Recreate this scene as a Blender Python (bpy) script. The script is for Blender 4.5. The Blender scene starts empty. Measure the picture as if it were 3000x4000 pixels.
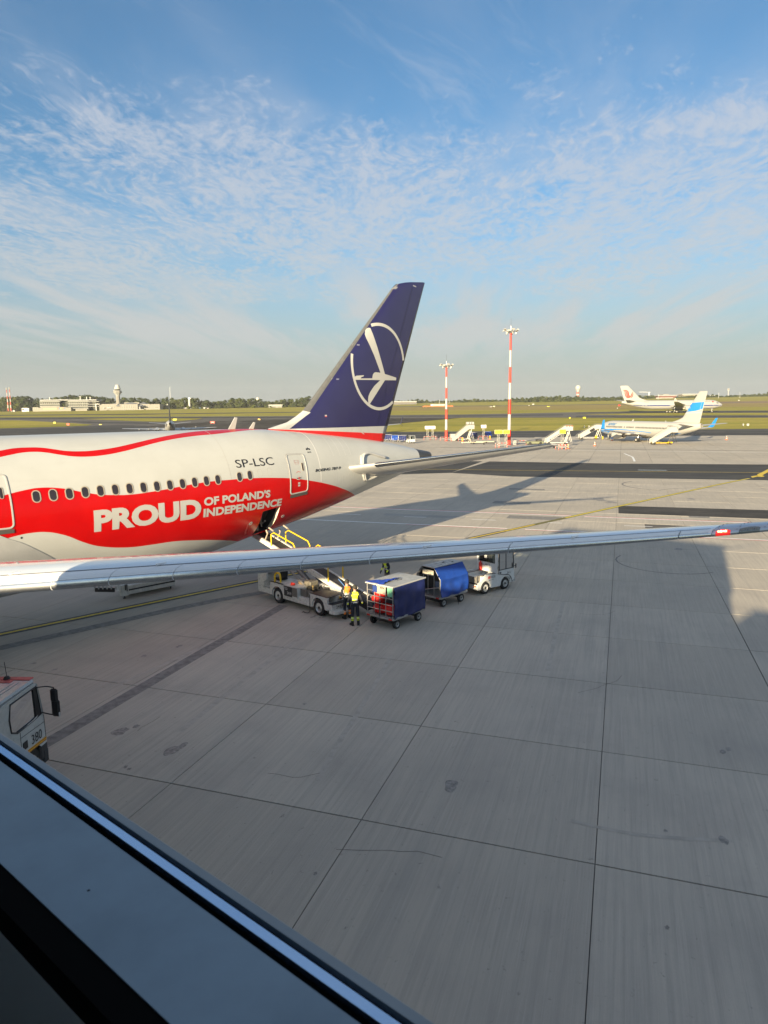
import bpy, bmesh, math, random
from mathutils import Vector, Matrix, noise as mnoise
R = random.Random(7)
scene = bpy.context.scene
COL = scene.collection
rad = math.radians

# ------------------------------------------------------------------ camera
# metres: X runs along the airliner towards its tail, Y away from the camera side, Z up
CAM = Vector((-9.301, -30.426, 9.2))
FPX, PITCH, ROLL, YAW = 2732.9, .147, -.0089, .781
RIGHT = Vector((math.sin(YAW), -math.cos(YAW), 0.0))
FWD = Vector((math.cos(YAW), math.sin(YAW), 0.0))
_u = Vector((0, 0, 1))
C_F = FWD*math.cos(PITCH) - _u*math.sin(PITCH)
_up = FWD*math.sin(PITCH) + _u*math.cos(PITCH)
C_R = RIGHT*math.cos(ROLL) + _up*math.sin(ROLL)
C_U = _up*math.cos(ROLL) - RIGHT*math.sin(ROLL)
cd = bpy.data.cameras.new("camera"); cam = bpy.data.objects.new("camera", cd); COL.objects.link(cam)
cd.sensor_fit = 'VERTICAL'; cd.sensor_height = 36.0; cd.sensor_width = 27.0
cd.lens = FPX*36.0/4000.0
cd.clip_start = .05; cd.clip_end = 20000
cd.dof.use_dof = True; cd.dof.focus_distance = 42.0; cd.dof.aperture_fstop = 8.0
m = Matrix.Identity(4)
for i in range(3):
    m[i][0], m[i][1], m[i][2], m[i][3] = C_R[i], C_U[i], -C_F[i], CAM[i]
cam.matrix_world = m
scene.camera = cam

def ray(u, v):
    return C_F + C_R*((u-1500)/FPX) + C_U*((2000-v)/FPX)
def gnd(u, v, z=0.0):
    d = ray(u, v); return CAM + d*((z-CAM.z)/d.z)
def sl(s, l, z=0.0):
    p = CAM + FWD*s + RIGHT*l; return Vector((p.x, p.y, z))
def at_s(u, v, s):
    d = ray(u, v); return CAM + d*(s/d.dot(FWD))
def to_sl(p):
    q = p - CAM; return q.dot(FWD), q.dot(RIGHT)

# ------------------------------------------------------------------ sun, sky, exposure
SUN = Vector((79.6, 30.7, -17.05)).normalized()          # direction the light travels
SUN_EL = math.asin(-SUN.z)
SUN_AZ = math.atan2(-SUN.x, -SUN.y)                        # clockwise from +Y
ld = bpy.data.lights.new("sun", 'SUN'); lo = bpy.data.objects.new("sun", ld); COL.objects.link(lo)
ld.energy = 4.9; ld.angle = rad(.55); ld.color = (1.0, .83, .54)
lo.rotation_euler = SUN.to_track_quat('-Z', 'Y').to_euler(); lo.location = (-200, -80, 60)
SKY_STRENGTH = .058
scene.view_settings.view_transform = 'Standard'; scene.view_settings.look = 'None'
scene.view_settings.exposure = 1.42; scene.view_settings.gamma = 1.0
scene.view_settings.use_curve_mapping = False
scene.cycles.max_bounces = 6; scene.cycles.diffuse_bounces = 3; scene.cycles.glossy_bounces = 3
scene.cycles.transparent_max_bounces = 12
scene.cycles.sample_clamp_indirect = 6.0
scene.cycles.use_denoising = True

class NG:
    """tiny helper for node graphs"""
    def __init__(self, tree): self.t = tree; self.n = tree.nodes; self.l = tree.links
    def add(self, kind, **kw):
        nd = self.n.new(kind)
        for k, v in kw.items(): setattr(nd, k, v)
        return nd
    def put(self, sock, val):
        if isinstance(val, bpy.types.NodeSocket): self.l.new(val, sock)
        else: sock.default_value = val
    def math(self, op, a, b=0.0, c=None, clamp=False):
        nd = self.add('ShaderNodeMath', operation=op, use_clamp=clamp)
        self.put(nd.inputs[0], a); self.put(nd.inputs[1], b)
        if c is not None: self.put(nd.inputs[2], c)
        return nd.outputs[0]
    def vmath(self, op, a, b=None):
        nd = self.add('ShaderNodeVectorMath', operation=op)
        self.put(nd.inputs[0], a)
        if b is not None: self.put(nd.inputs[1], b)
        return nd.outputs[0]
    def mapr(self, v, a, b, c=0.0, d=1.0, smooth=True):
        nd = self.add('ShaderNodeMapRange'); nd.interpolation_type = 'SMOOTHSTEP' if smooth else 'LINEAR'
        for i, x in enumerate((v, a, b, c, d)): self.put(nd.inputs[i], x)
        return nd.outputs[0]
    def noise(self, vec, scale, detail=4.0, rough=.55, dist=0.0, dim='3D'):
        nd = self.add('ShaderNodeTexNoise'); nd.noise_dimensions = dim
        self.put(nd.inputs['Vector'], vec); nd.inputs['Scale'].default_value = scale
        nd.inputs['Detail'].default_value = detail; nd.inputs['Roughness'].default_value = rough
        nd.inputs['Distortion'].default_value = dist
        return nd.outputs['Fac']
    def mix(self, f, a, b, blend='MIX'):
        nd = self.add('ShaderNodeMix', data_type='RGBA', blend_type=blend)
        self.put(nd.inputs[0], f)
        for s, v in ((nd.inputs[6], a), (nd.inputs[7], b)):
            if isinstance(v, (tuple, list)) and len(v) == 3: v = (*v, 1.0)
            self.put(s, v)
        return nd.outputs[2]
    def sep(self, v):
        nd = self.add('ShaderNodeSeparateXYZ'); self.put(nd.inputs[0], v); return nd.outputs
    def comb(self, x, y, z=0.0):
        nd = self.add('ShaderNodeCombineXYZ')
        for i, q in enumerate((x, y, z)): self.put(nd.inputs[i], q)
        return nd.outputs[0]
    def scale(self, v, s):
        nd = self.add('ShaderNodeMapping'); self.put(nd.inputs['Vector'], v); nd.inputs['Scale'].default_value = s
        return nd.outputs[0]
    def rotz(self, v, a):
        nd = self.add('ShaderNodeMapping'); self.put(nd.inputs['Vector'], v); nd.inputs['Rotation'].default_value = (0, 0, a)
        return nd.outputs[0]

SKY_TINT = (.70, .96, 1.10); HAZE_C = (3.0, 3.08, 2.92)
# world: Nishita sky with a sheet of altocumulus, laid out on the sky dome
w = bpy.data.worlds.new("World"); scene.world = w; w.use_nodes = True
g = NG(w.node_tree); g.n.clear()
sky = g.add('ShaderNodeTexSky'); sky.sky_type = 'NISHITA'; sky.sun_disc = False
sky.sun_elevation = SUN_EL; sky.sun_rotation = SUN_AZ % (2*math.pi)
sky.air_density = 1.0; sky.dust_density = 1.2; sky.ozone_density = 2.0; sky.altitude = 100
co = g.add('ShaderNodeTexCoord').outputs['Generated']
dirv = g.vmath('NORMALIZE', co)
dx, dy, dz = g.sep(dirv)
zc = g.math('MAXIMUM', dz, .015)
zz = g.math('ADD', zc, .06)                                 # curved cloud deck: no infinite squeeze at the horizon
px, py = g.math('DIVIDE', dx, zz), g.math('DIVIDE', dy, zz)
p = g.comb(px, py, 0.0)
pr = g.rotz(p, rad(-40))                                    # x across the view, y away
warp = g.add('ShaderNodeTexNoise'); g.put(warp.inputs['Vector'], pr); warp.inputs['Scale'].default_value = 1.3; warp.inputs['Detail'].default_value = 4
wv = g.vmath('SUBTRACT', warp.outputs['Color'], (.5, .5, .5))
wv = g.vmath('MULTIPLY', wv, (.40, .40, .0))
pw = g.vmath('ADD', pr, wv)
big = g.noise(g.vmath('ADD', g.scale(pw, (.55, .9, 1)), (3.1, 1.7, 0)), .85, 4, .55)   # where the sheet is
deck = g.math('MULTIPLY', g.mapr(dz, .10, .18), g.math('MAXIMUM', g.mapr(dz, .42, .28, .12, 1.0), g.mapr(dz, .46, .62, 0.0, .95)))  # second sheet overhead, out of view, added to whiten and lift the ambient light
cover = g.math('ADD', g.math('MULTIPLY', g.math('SUBTRACT', big, .5), 2.6), g.math('SUBTRACT', g.math('MULTIPLY', deck, .95), .42))
cover = g.mapr(cover, -.45, .50, 0, 1)
n1 = g.noise(g.scale(pw, (1.0, 1.7, 1)), 15.0, 4, .56, .35)
n2 = g.noise(g.scale(pw, (1.0, 1.4, 1)), 4.2, 4, .55)
n3 = g.noise(g.scale(pw, (1.0, 1.5, 1)), 34.0, 4, .6)
puff = g.math('ADD', g.math('MULTIPLY', g.math('SUBTRACT', n1, .5), 1.9), g.math('MULTIPLY', g.math('SUBTRACT', n2, .5), 1.5))
puff = g.math('ADD', puff, g.math('MULTIPLY', g.math('SUBTRACT', n3, .5), .7))
d1 = g.math('ADD', puff, g.math('MULTIPLY', g.math('SUBTRACT', cover, .72), 1.25))
c1 = g.mapr(d1, -.24, .74, 0, .68)
veil = g.math('MULTIPLY', g.mapr(g.noise(g.scale(pw, (.5, 1.3, 1)), 2.2, 6, .62), .32, .72, 0, .46), cover)
c1 = g.math('SUBTRACT', 1.0, g.math('MULTIPLY', g.math('SUBTRACT', 1.0, c1), g.math('SUBTRACT', 1.0, veil)))
c1 = g.math('MULTIPLY', c1, g.mapr(dz, .07, .16, .0, 1.0))
# thin wisps high up, long low streaks
ws = g.noise(g.scale(g.rotz(pw, .5), (.5, 2.2, 1)), 1.5, 6, .68, .4)
c1 = g.math('MAXIMUM', c1, g.mapr(ws, .50, .80, 0, .38))
st = g.noise(g.scale(pr, (.12, .75, 1)), 1.9, 6, .62, .3)
sk = g.math('MULTIPLY', g.mapr(st, .40, .60, 0, .80), g.mapr(dz, .035, .11, 0.0, 1.0))
sk = g.math('MULTIPLY', sk, g.mapr(dz, .24, .15, 0.0, 1.0))
fac = g.math('MAXIMUM', c1, sk)
skyc = g.mix(1.0, sky.outputs[0], SKY_TINT, 'MULTIPLY')
sund = g.add('ShaderNodeVectorMath', operation='DOT_PRODUCT'); g.put(sund.inputs[0], dirv); sund.inputs[1].default_value = tuple(-SUN)
hz = g.math('MULTIPLY', g.mapr(dz, .0, .26, .93, 0.0), g.mapr(sund.outputs['Value'], .0, .9, 1.0, .35))                           # pale haze low over the whole horizon
skyc = g.mix(hz, skyc, HAZE_C)
cloudc = g.mix(g.mapr(dz, .05, .45), (3.85, 3.9, 3.8), (3.8, 4.1, 4.7))
col = g.mix(fac, skyc, cloudc)
bg = g.add('ShaderNodeBackground'); g.put(bg.inputs['Color'], col); bg.inputs['Strength'].default_value = SKY_STRENGTH
wo = g.add('ShaderNodeOutputWorld'); g.l.new(bg.outputs[0], wo.inputs['Surface'])

# ------------------------------------------------------------------ mesh helpers
class MB:
    """collects faces (with material slots) and links them as ONE mesh object"""
    def __init__(self): self.v = []; self.f = []; self.mi = []; self.cur = 0; self.uv = None
    def slot(self, i): self.cur = i; return self
    def vert(self, p): self.v.append(tuple(p)); return len(self.v)-1
    def face(self, idx): self.f.append(tuple(idx)); self.mi.append(self.cur)
    def poly(self, pts): self.face([self.vert(p) for p in pts])
    def box(self, c, s, rot=None, taper=None):
        """c centre, s full size; taper=(tx,ty) scales the top"""
        hx, hy, hz = s[0]/2, s[1]/2, s[2]/2; c = Vector(c)
        tx, ty = taper or (1, 1); n = len(self.v)
        for z, kx, ky in ((-hz, 1, 1), (hz, tx, ty)):
            for x, y in ((-hx, -hy), (hx, -hy), (hx, hy), (-hx, hy)):
                p = Vector((x*kx, y*ky, z))
                if rot is not None: p = rot @ p
                self.v.append(tuple(c+p))
        for q in ((3, 2, 1, 0), (4, 5, 6, 7), (0, 1, 5, 4), (1, 2, 6, 5), (2, 3, 7, 6), (3, 0, 4, 7)):
            self.face([n+i for i in q])
        return self
    def b2(self, lo, hi): return self.box([(a+b)/2 for a, b in zip(lo, hi)], [b-a for a, b in zip(lo, hi)])
    def cbox(self, c, s, b=.02, rot=None):
        """box with chamfered edges"""
        c = Vector(c); h = Vector(s)/2; n = len(self.v); b = min(b, min(h)*.9)
        idx = {}
        for sx in (-1, 1):
            for sy in (-1, 1):
                for sz in (-1, 1):
                    for ax in range(3):
                        p = Vector((sx*(h.x-b), sy*(h.y-b), sz*(h.z-b)))
                        p[ax] = (sx, sy, sz)[ax]*h[ax]
                        if rot is not None: p = rot @ p
                        idx[(sx, sy, sz, ax)] = self.vert(c+p)
        for ax in range(3):
            o = [i for i in range(3) if i != ax]
            for sg in (-1, 1):
                q = []
                for a, bb in ((-1, -1), (1, -1), (1, 1), (-1, 1)):
                    k = [0, 0, 0]; k[ax] = sg; k[o[0]] = a; k[o[1]] = bb; q.append(idx[(*k, ax)])
                if (sg > 0) == (ax == 1): q.reverse()
                self.face(q)
        for ax in range(3):
            o = [i for i in range(3) if i != ax]
            for a in (-1, 1):
                for bb in (-1, 1):
                    k0 = [0, 0, 0]; k0[ax] = -1; k0[o[0]] = a; k0[o[1]] = bb; k1 = list(k0); k1[ax] = 1
                    self.face([idx[(*k0, o[0])], idx[(*k1, o[0])], idx[(*k1, o[1])], idx[(*k0, o[1])]])
        for sx in (-1, 1):
            for sy in (-1, 1):
                for sz in (-1, 1): self.face([idx[(sx, sy, sz, i)] for i in range(3)])
        return self
    def cyl(self, p0, p1, r, n=10, r1=None, caps=True):
        p0, p1 = Vector(p0), Vector(p1); d = (p1-p0).normalized()
        a = d.orthogonal().normalized(); b = d.cross(a); r1 = r if r1 is None else r1; k = len(self.v)
        for p, q in ((p0, r), (p1, r1)):
            for i in range(n):
                t = 2*math.pi*i/n; self.v.append(tuple(p+a*(q*math.cos(t))+b*(q*math.sin(t))))
        for i in range(n): self.face((k+i, k+(i+1) % n, k+n+(i+1) % n, k+n+i))
        if caps: self.face([k+i for i in reversed(range(n))]); self.face([k+n+i for i in range(n)])
        return self
    def tube(self, pts, r, n=8, closed=False):
        pts = [Vector(p) for p in pts]; m_ = len(pts); k = len(self.v); prev = None
        for i, p in enumerate(pts):
            if closed: d = pts[(i+1) % m_]-pts[i-1]
            else: d = pts[min(i+1, m_-1)]-pts[max(i-1, 0)]
            d.normalize()
            a = d.orthogonal().normalized() if prev is None else (prev - d*prev.dot(d)).normalized()
            prev = a; b = d.cross(a); rr = r[i] if isinstance(r, (list, tuple)) else r
            for j in range(n):
                t = 2*math.pi*j/n; self.v.append(tuple(p+a*(rr*math.cos(t))+b*(rr*math.sin(t))))
        for i in range(m_ if closed else m_-1):
            i2 = (i+1) % m_
            for j in range(n): self.face((k+i*n+j, k+i*n+(j+1) % n, k+i2*n+(j+1) % n, k+i2*n+j))
        if not closed:
            self.face([k+j for j in reversed(range(n))]); self.face([k+(m_-1)*n+j for j in range(n)])
        return self
    def lathe(self, prof, c=(0, 0, 0), axis='Z', n=20, a0=0, a1=2*math.pi):
        """prof: (radius, height) pairs"""
        k = len(self.v); c = Vector(c); full = abs(a1-a0-2*math.pi) < 1e-6; cnt = n if full else n+1
        for r, h in prof:
            for i in range(cnt):
                t = a0+(a1-a0)*i/n; x, y = r*math.cos(t), r*math.sin(t)
                q = {'Z': (x, y, h), 'X': (h, x, y), 'Y': (y, h, x)}[axis]
                self.v.append(tuple(c+Vector(q)))
        for j in range(len(prof)-1):
            for i in range(n):
                i2 = (i+1) % cnt
                self.face((k+j*cnt+i, k+j*cnt+i2, k+(j+1)*cnt+i2, k+(j+1)*cnt+i))
        return self
    def prism(self, poly, a, b, axis='Y'):
        """extrude a 2D polygon from a to b along axis; poly in the other two coordinates (X,Z for Y, Y,Z for X, X,Y for Z)"""
        def P(p, t):
            return {'Y': (p[0], t, p[1]), 'X': (t, p[0], p[1]), 'Z': (p[0], p[1], t)}[axis]
        n = len(poly); k = len(self.v)
        for t in (a, b):
            for p in poly: self.v.append(P(p, t))
        self.face([k+i for i in range(n)]); self.face([k+n+i for i in reversed(range(n))])
        for i in range(n): self.face((k+i, k+n+i, k+n+(i+1) % n, k+(i+1) % n))
        return self
    def grid(self, rows, closed=False):
        """rows of points -> quads"""
        k = len(self.v); nr, nc = len(rows), len(rows[0])
        for r in rows:
            for p in r: self.v.append(tuple(p))
        for i in range(nr-1):
            for j in range(nc if closed else nc-1):
                j2 = (j+1) % nc
                self.face((k+i*nc+j, k+i*nc+j2, k+(i+1)*nc+j2, k+(i+1)*nc+j))
        return self
    def mesh(self, name, mats, smooth=False, recalc=True):
        me = bpy.data.meshes.new(name); me.from_pydata(self.v, [], self.f)
        for q in (mats if isinstance(mats, (list, tuple)) else [mats]): me.materials.append(q)
        me.polygons.foreach_set('material_index', self.mi)
        if recalc:
            bm = bmesh.new(); bm.from_mesh(me); bmesh.ops.recalc_face_normals(bm, faces=bm.faces); bm.to_mesh(me); bm.free()
        if smooth is True: me.polygons.foreach_set('use_smooth', [True]*len(me.polygons))
        elif smooth:
            me.polygons.foreach_set('use_smooth', [True]*len(me.polygons))
            try: me.set_sharp_from_angle(angle=smooth)
            except Exception: pass
        me.update(); return me
    def build(self, name, mats, parent=None, smooth=False, recalc=True, loc=None):
        return link(name, self.mesh(name, mats, smooth, recalc), parent, loc)

def link(name, me, parent=None, loc=None, rotz=None):
    o = bpy.data.objects.new(name, me); COL.objects.link(o)
    if parent is not None: o.parent = parent
    if loc is not None: o.location = loc
    if rotz is not None: o.rotation_euler = (0, 0, rotz)
    return o
def tag(o, label=None, cat=None, group=None, kind=None):
    if label: o['label'] = label
    if cat: o['category'] = cat
    if group: o['group'] = group
    if kind: o['kind'] = kind
    return o
def thing(name, label, cat, loc=(0, 0, 0), rotz=0.0, group=None):
    o = bpy.data.objects.new(name, None); COL.objects.link(o)
    o.location = loc; o.rotation_euler = (0, 0, rotz); o.empty_display_size = .3
    return tag(o, label, cat, group)
def dup(root, loc=None, rotz=None, label=None, group=None):
    r = root.copy(); COL.objects.link(r)
    if loc is not None: r.location = loc
    if rotz is not None: r.rotation_euler = (0, 0, rotz)
    if label: r['label'] = label
    if group: r['group'] = group
    for ch in list(root.children):
        c = ch.copy(); COL.objects.link(c); c.parent = r
        for gc in list(ch.children):
            d = gc.copy(); COL.objects.link(d); d.parent = c
    return r
def struct(name, mb, mat, smooth=False):
    return tag(mb.build(name, mat, smooth=smooth), kind='structure')
def smoothpts(pts, n=6, closed=False):
    """Catmull-Rom through points"""
    pts = [Vector(p) for p in pts]; out = []; m_ = len(pts)
    for i in range(m_ if closed else m_-1):
        a = pts[i-1] if (closed or i > 0) else pts[0]*2-pts[1]
        b, c = pts[i], pts[(i+1) % m_]
        d = pts[(i+2) % m_] if (closed or i+2 < m_) else c*2-b
        for k in range(n):
            t = k/n
            out.append(.5*((2*b)+(c-a)*t+(2*a-5*b+4*c-d)*t*t+(3*b-a-3*c+d)*t**3))
    if not closed: out.append(pts[-1])
    return out
def text_mesh(s, height=1.0, width=None, bold=0.0, shear=0.0, align='LEFT'):
    """flat lettering in the XY plane; cap height = height, scaled to width if given. Returns a bmesh"""
    cu = bpy.data.curves.new('t', 'FONT'); cu.body = s; cu.size = 1.0; cu.offset = bold; cu.shear = shear
    cu.resolution_u = 4; cu.align_x = 'LEFT'
    o = bpy.data.objects.new('t', cu); COL.objects.link(o)
    dg = bpy.context.evaluated_depsgraph_get()
    me = bpy.data.meshes.new_from_object(o.evaluated_get(dg))
    COL.objects.unlink(o); bpy.data.objects.remove(o)
    bm = bmesh.new(); bm.from_mesh(me); bpy.data.meshes.remove(me); bpy.data.curves.remove(cu)
    x0 = min(v.co.x for v in bm.verts); x1 = max(v.co.x for v in bm.verts)
    y0, y1 = min(v.co.y for v in bm.verts), max(v.co.y for v in bm.verts)
    ky = height/(y1-y0); kx = width/(x1-x0) if width else ky
    for v in bm.verts: v.co.x = (v.co.x-x0)*kx; v.co.y = (v.co.y-y0)*ky; v.co.z = 0
    if align == 'CENTER':
        ww = (x1-x0)*kx
        for v in bm.verts: v.co.x -= ww/2
    return bm
def cut_grid(bm, cell, axes=(0, 1)):
    for ax in axes:
        lo_ = min(v.co[ax] for v in bm.verts); hi = max(v.co[ax] for v in bm.verts)
        k = math.floor(lo_/cell)+1
        while k*cell < hi-1e-4:
            no = Vector((0, 0, 0)); no[ax] = 1; co_ = no*(k*cell)
            bmesh.ops.bisect_plane(bm, geom=bm.verts[:]+bm.edges[:]+bm.faces[:], plane_co=co_, plane_no=no)
            k += 1
    return bm
def poly_bm(pts):
    bm = bmesh.new(); bm.faces.new([bm.verts.new((p[0], p[1], 0)) for p in pts])
    bmesh.ops.triangulate(bm, faces=bm.faces[:]); return bm
def wrap(bm, fn):
    for v in bm.verts: v.co = fn(v.co.x, v.co.y)
    return bm
def bm_obj(bm, name, mat, parent=None, smooth=False):
    me = bpy.data.meshes.new(name); bm.to_mesh(me); bm.free(); me.materials.append(mat)
    if smooth: me.polygons.foreach_set('use_smooth', [True]*len(me.polygons))
    return link(name, me, parent)
def flat_text(s, name, mat, parent, origin, ux, uy, height, width=None, bold=0.0, shear=0.0, align='LEFT'):
    """lettering on a flat face: origin, in-plane unit vectors"""
    bm = text_mesh(s, height, width, bold, shear, align); O, ux, uy = Vector(origin), Vector(ux), Vector(uy)
    wrap(bm, lambda x, y: O+ux*x+uy*y)
    return bm_obj(bm, name, mat, parent)
# ------------------------------------------------------------------ materials
MATS = {}
def mat(name, col, rough=.5, metal=0.0, var=.0, scale=3.0, spec=.5, coat=0.0, bump=0.0, dirt=None, dirt_amt=.0, emit=None, es=0.0, alpha=None, sub=None):
    if name in MATS: return MATS[name]
    m = bpy.data.materials.new(name); m.use_nodes = True; g = NG(m.node_tree)
    b = g.n['Principled BSDF']; b.inputs['Roughness'].default_value = rough; b.inputs['Metallic'].default_value = metal
    b.inputs['Specular IOR Level'].default_value = spec; b.inputs['Coat Weight'].default_value = coat
    b.inputs['Coat Roughness'].default_value = .08
    c = (*col, 1.0)
    if var or dirt_amt or bump:
        pos = g.add('ShaderNodeTexCoord').outputs['Object']
        n1 = g.noise(pos, scale, 5, .6)
        out = c
        if var:
            out = g.mix(g.mapr(n1, .3, .7), tuple(x*(1-var) for x in col), tuple(min(1, x*(1+var)) for x in col))
        if dirt_amt > 0:
            n2 = g.noise(pos, scale*1.7, 8, .7, .6)
            out = g.mix(g.math('MULTIPLY', g.mapr(n2, .48, .72), dirt_amt), out, dirt or (.12, .10, .08))
            g.put(b.inputs['Roughness'], g.mapr(n2, .3, .7, max(.05, rough-.08), min(1, rough+.12)))
        if isinstance(out, tuple): b.inputs['Base Color'].default_value = out
        else: g.put(b.inputs['Base Color'], out)
        if bump:
            bp = g.add('ShaderNodeBump'); bp.inputs['Strength'].default_value = bump; bp.inputs['Distance'].default_value = .01
            g.put(bp.inputs['Height'], g.noise(pos, scale*6, 4, .6)); g.l.new(bp.outputs[0], b.inputs['Normal'])
    else: b.inputs['Base Color'].default_value = c
    if emit: b.inputs['Emission Color'].default_value = (*emit, 1); b.inputs['Emission Strength'].default_value = es
    MATS[name] = m; return m

white = mat('white_paint', (.47, .465, .455), .32, var=.03, scale=1.5, coat=.3, dirt_amt=.06)
gse_white = mat('worn_white_paint', (.60, .58, .53), .48, var=.06, scale=4, dirt=(.14, .11, .08), dirt_amt=.55)
tug_white = mat('tug_white_paint', (.66, .66, .64), .38, var=.04, scale=4, dirt=(.2, .17, .14), dirt_amt=.22, coat=.2)
truck_grey = mat('pale_grey_paint', (.46, .48, .47), .35, var=.05, scale=3, dirt=(.12, .11, .1), dirt_amt=.25, coat=.3)
red_p = mat('red_paint', (.62, .012, .012), .3, var=.04, scale=2, coat=.3)
signal_red = mat('signal_red', (.60, .035, .02), .5, var=.06, scale=5)
navy = mat('navy_paint', (.022, .020, .085), .25, var=.04, scale=1, coat=.4)
grey_p = mat('grey_composite', (.105, .105, .107), .42, var=.12, scale=6)
dark_cone = mat('dark_exhaust_metal', (.10, .095, .09), .4, .6, var=.2, scale=5)
letter_white = mat('white_lettering', (.48, .47, .45), .35)
letter_black = mat('black_lettering', (.015, .015, .017), .4)
steel = mat('galvanised_steel', (.42, .42, .41), .42, .75, var=.12, scale=9)
alu = mat('aluminium', (.62, .62, .61), .30, .9, var=.08, scale=6)
chrome = mat('polished_aluminium', (.72, .72, .73), .12, 1.0, var=.03, scale=3)
rubber = mat('tyre_rubber', (.018, .018, .018), .75, var=.2, scale=20)
black_p = mat('black_plastic', (.02, .02, .022), .5, var=.1, scale=6)
dark_metal = mat('dark_machinery', (.055, .053, .05), .5, .4, var=.35, scale=14)
belt = mat('belt_rubber', (.045, .043, .042), .7, var=.25, scale=8)
yellow = mat('safety_yellow', (.72, .46, .015), .42, var=.06, scale=5, dirt_amt=.15)
hivis_y = mat('hivis_yellow', (.82, .98, .04), .7, var=.08, scale=14, bump=.3)
hivis_o = mat('hivis_orange', (.98, .27, .03), .7, var=.08, scale=14, bump=.3)
reflect = mat('reflective_tape', (.62, .63, .62), .35, .2)
navy_cloth = mat('dark_work_cloth', (.018, .021, .032), .85, var=.25, scale=14, bump=.3)
skin = mat('skin', (.46, .27, .19), .55, var=.05, scale=20)
hair_m = mat('brown_hair', (.035, .022, .014), .6, var=.2, scale=60)
boot = mat('boot_leather', (.014, .013, .012), .6)
glove_m = mat('work_glove', (.03, .03, .032), .8)
blue_tarp = mat('blue_tarpaulin', (.012, .055, .30), .38, var=.12, scale=3, spec=.5, bump=.2)
navy_tarp = mat('dark_blue_tarpaulin', (.012, .020, .105), .34, var=.15, scale=3, bump=.2)
roof_sheet = mat('grey_sheet_roof', (.46, .47, .46), .55, .2, var=.1, scale=3, dirt_amt=.25)
red_bag_m = mat('red_holdall_fabric', (.78, .025, .02), .65, var=.15, scale=8, bump=.3)
dark_bag_m = mat('black_holdall_fabric', (.02, .02, .03), .7, var=.2, scale=8, bump=.3)
lamp_red = mat('red_reflector', (.55, .03, .02), .3)
concrete_f = mat('far_concrete', (.36, .33, .29), .85, var=.1, scale=.3)
beige_wall = mat('pale_rendered_wall', (.225, .212, .19), .8, var=.04, scale=.2)
brick_red = mat('red_brick', (.15, .06, .05), .8, var=.2, scale=.6)
grey_wall = mat('grey_wall', (.33, .33, .33), .7, var=.08, scale=.3)
dark_glass = mat('dark_glazing', (.025, .03, .035), .12, spec=.8)
cabin_glass = mat('cabin_window_glass', (.035, .028, .032), .10, spec=.7)
bezel_m = mat('window_bezel', (.50, .43, .33), .35, .3)
blue_p = mat('sky_blue_paint', (.015, .22, .62), .35, coat=.3)
far_white = mat('far_white_paint', (.39, .38, .36), .4, coat=.2)
orange_p = mat('orange_paint', (.75, .13, .03), .5)
sign_yellow = mat('yellow_sign_face', (.60, .56, .02), .5)
bitumen = mat('bitumen_seal', (.085, .08, .073), .8, var=.3, scale=4)
mark_yellow = mat('yellow_marking', (.72, .50, .03), .7, var=.18, scale=5)
mark_white = mat('white_marking', (.80, .79, .76), .7, var=.15, scale=5)
mark_red = mat('red_marking', (.62, .06, .03), .7, var=.2, scale=5)

def glass_mat(name, tint, rough=.03, thick=.25):
    m = bpy.data.materials.new(name); m.use_nodes = True; g = NG(m.node_tree); g.n.clear()
    tr = g.add('ShaderNodeBsdfTransparent'); tr.inputs[0].default_value = (*tint, 1)
    gl = g.add('ShaderNodeBsdfGlossy'); gl.inputs['Roughness'].default_value = rough
    fr = g.add('ShaderNodeFresnel'); fr.inputs['IOR'].default_value = 1.45
    mx = g.add('ShaderNodeMixShader'); g.l.new(fr.outputs[0], mx.inputs[0]); g.l.new(tr.outputs[0], mx.inputs[1]); g.l.new(gl.outputs[0], mx.inputs[2])
    o = g.add('ShaderNodeOutputMaterial'); g.l.new(mx.outputs[0], o.inputs[0]); return m
clear_glass = glass_mat('clear_glass', (.75, .8, .78))
green_glass = glass_mat('green_tinted_glass', (.86, .96, .82))

def banded(name, c1, c2, length, axis=2, off=0.0, rough=.5):
    """alternating painted bands along an object axis"""
    m = bpy.data.materials.new(name); m.use_nodes = True; g = NG(m.node_tree); b = g.n['Principled BSDF']
    x = g.sep(g.add('ShaderNodeTexCoord').outputs['Object'])[axis]
    t = g.math('FRACT', g.math('DIVIDE', g.math('ADD', x, off), 2*length))
    g.put(b.inputs['Base Color'], g.mix(g.math('GREATER_THAN', t, .5), c1, c2)); b.inputs['Roughness'].default_value = rough
    return m
red_white = banded('red_white_bands', (.62, .03, .02), (.66, .65, .62), .5, 0)
red_white_v = banded('red_white_bands_upright', (.62, .03, .02), (.66, .65, .62), .35, 2)

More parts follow.
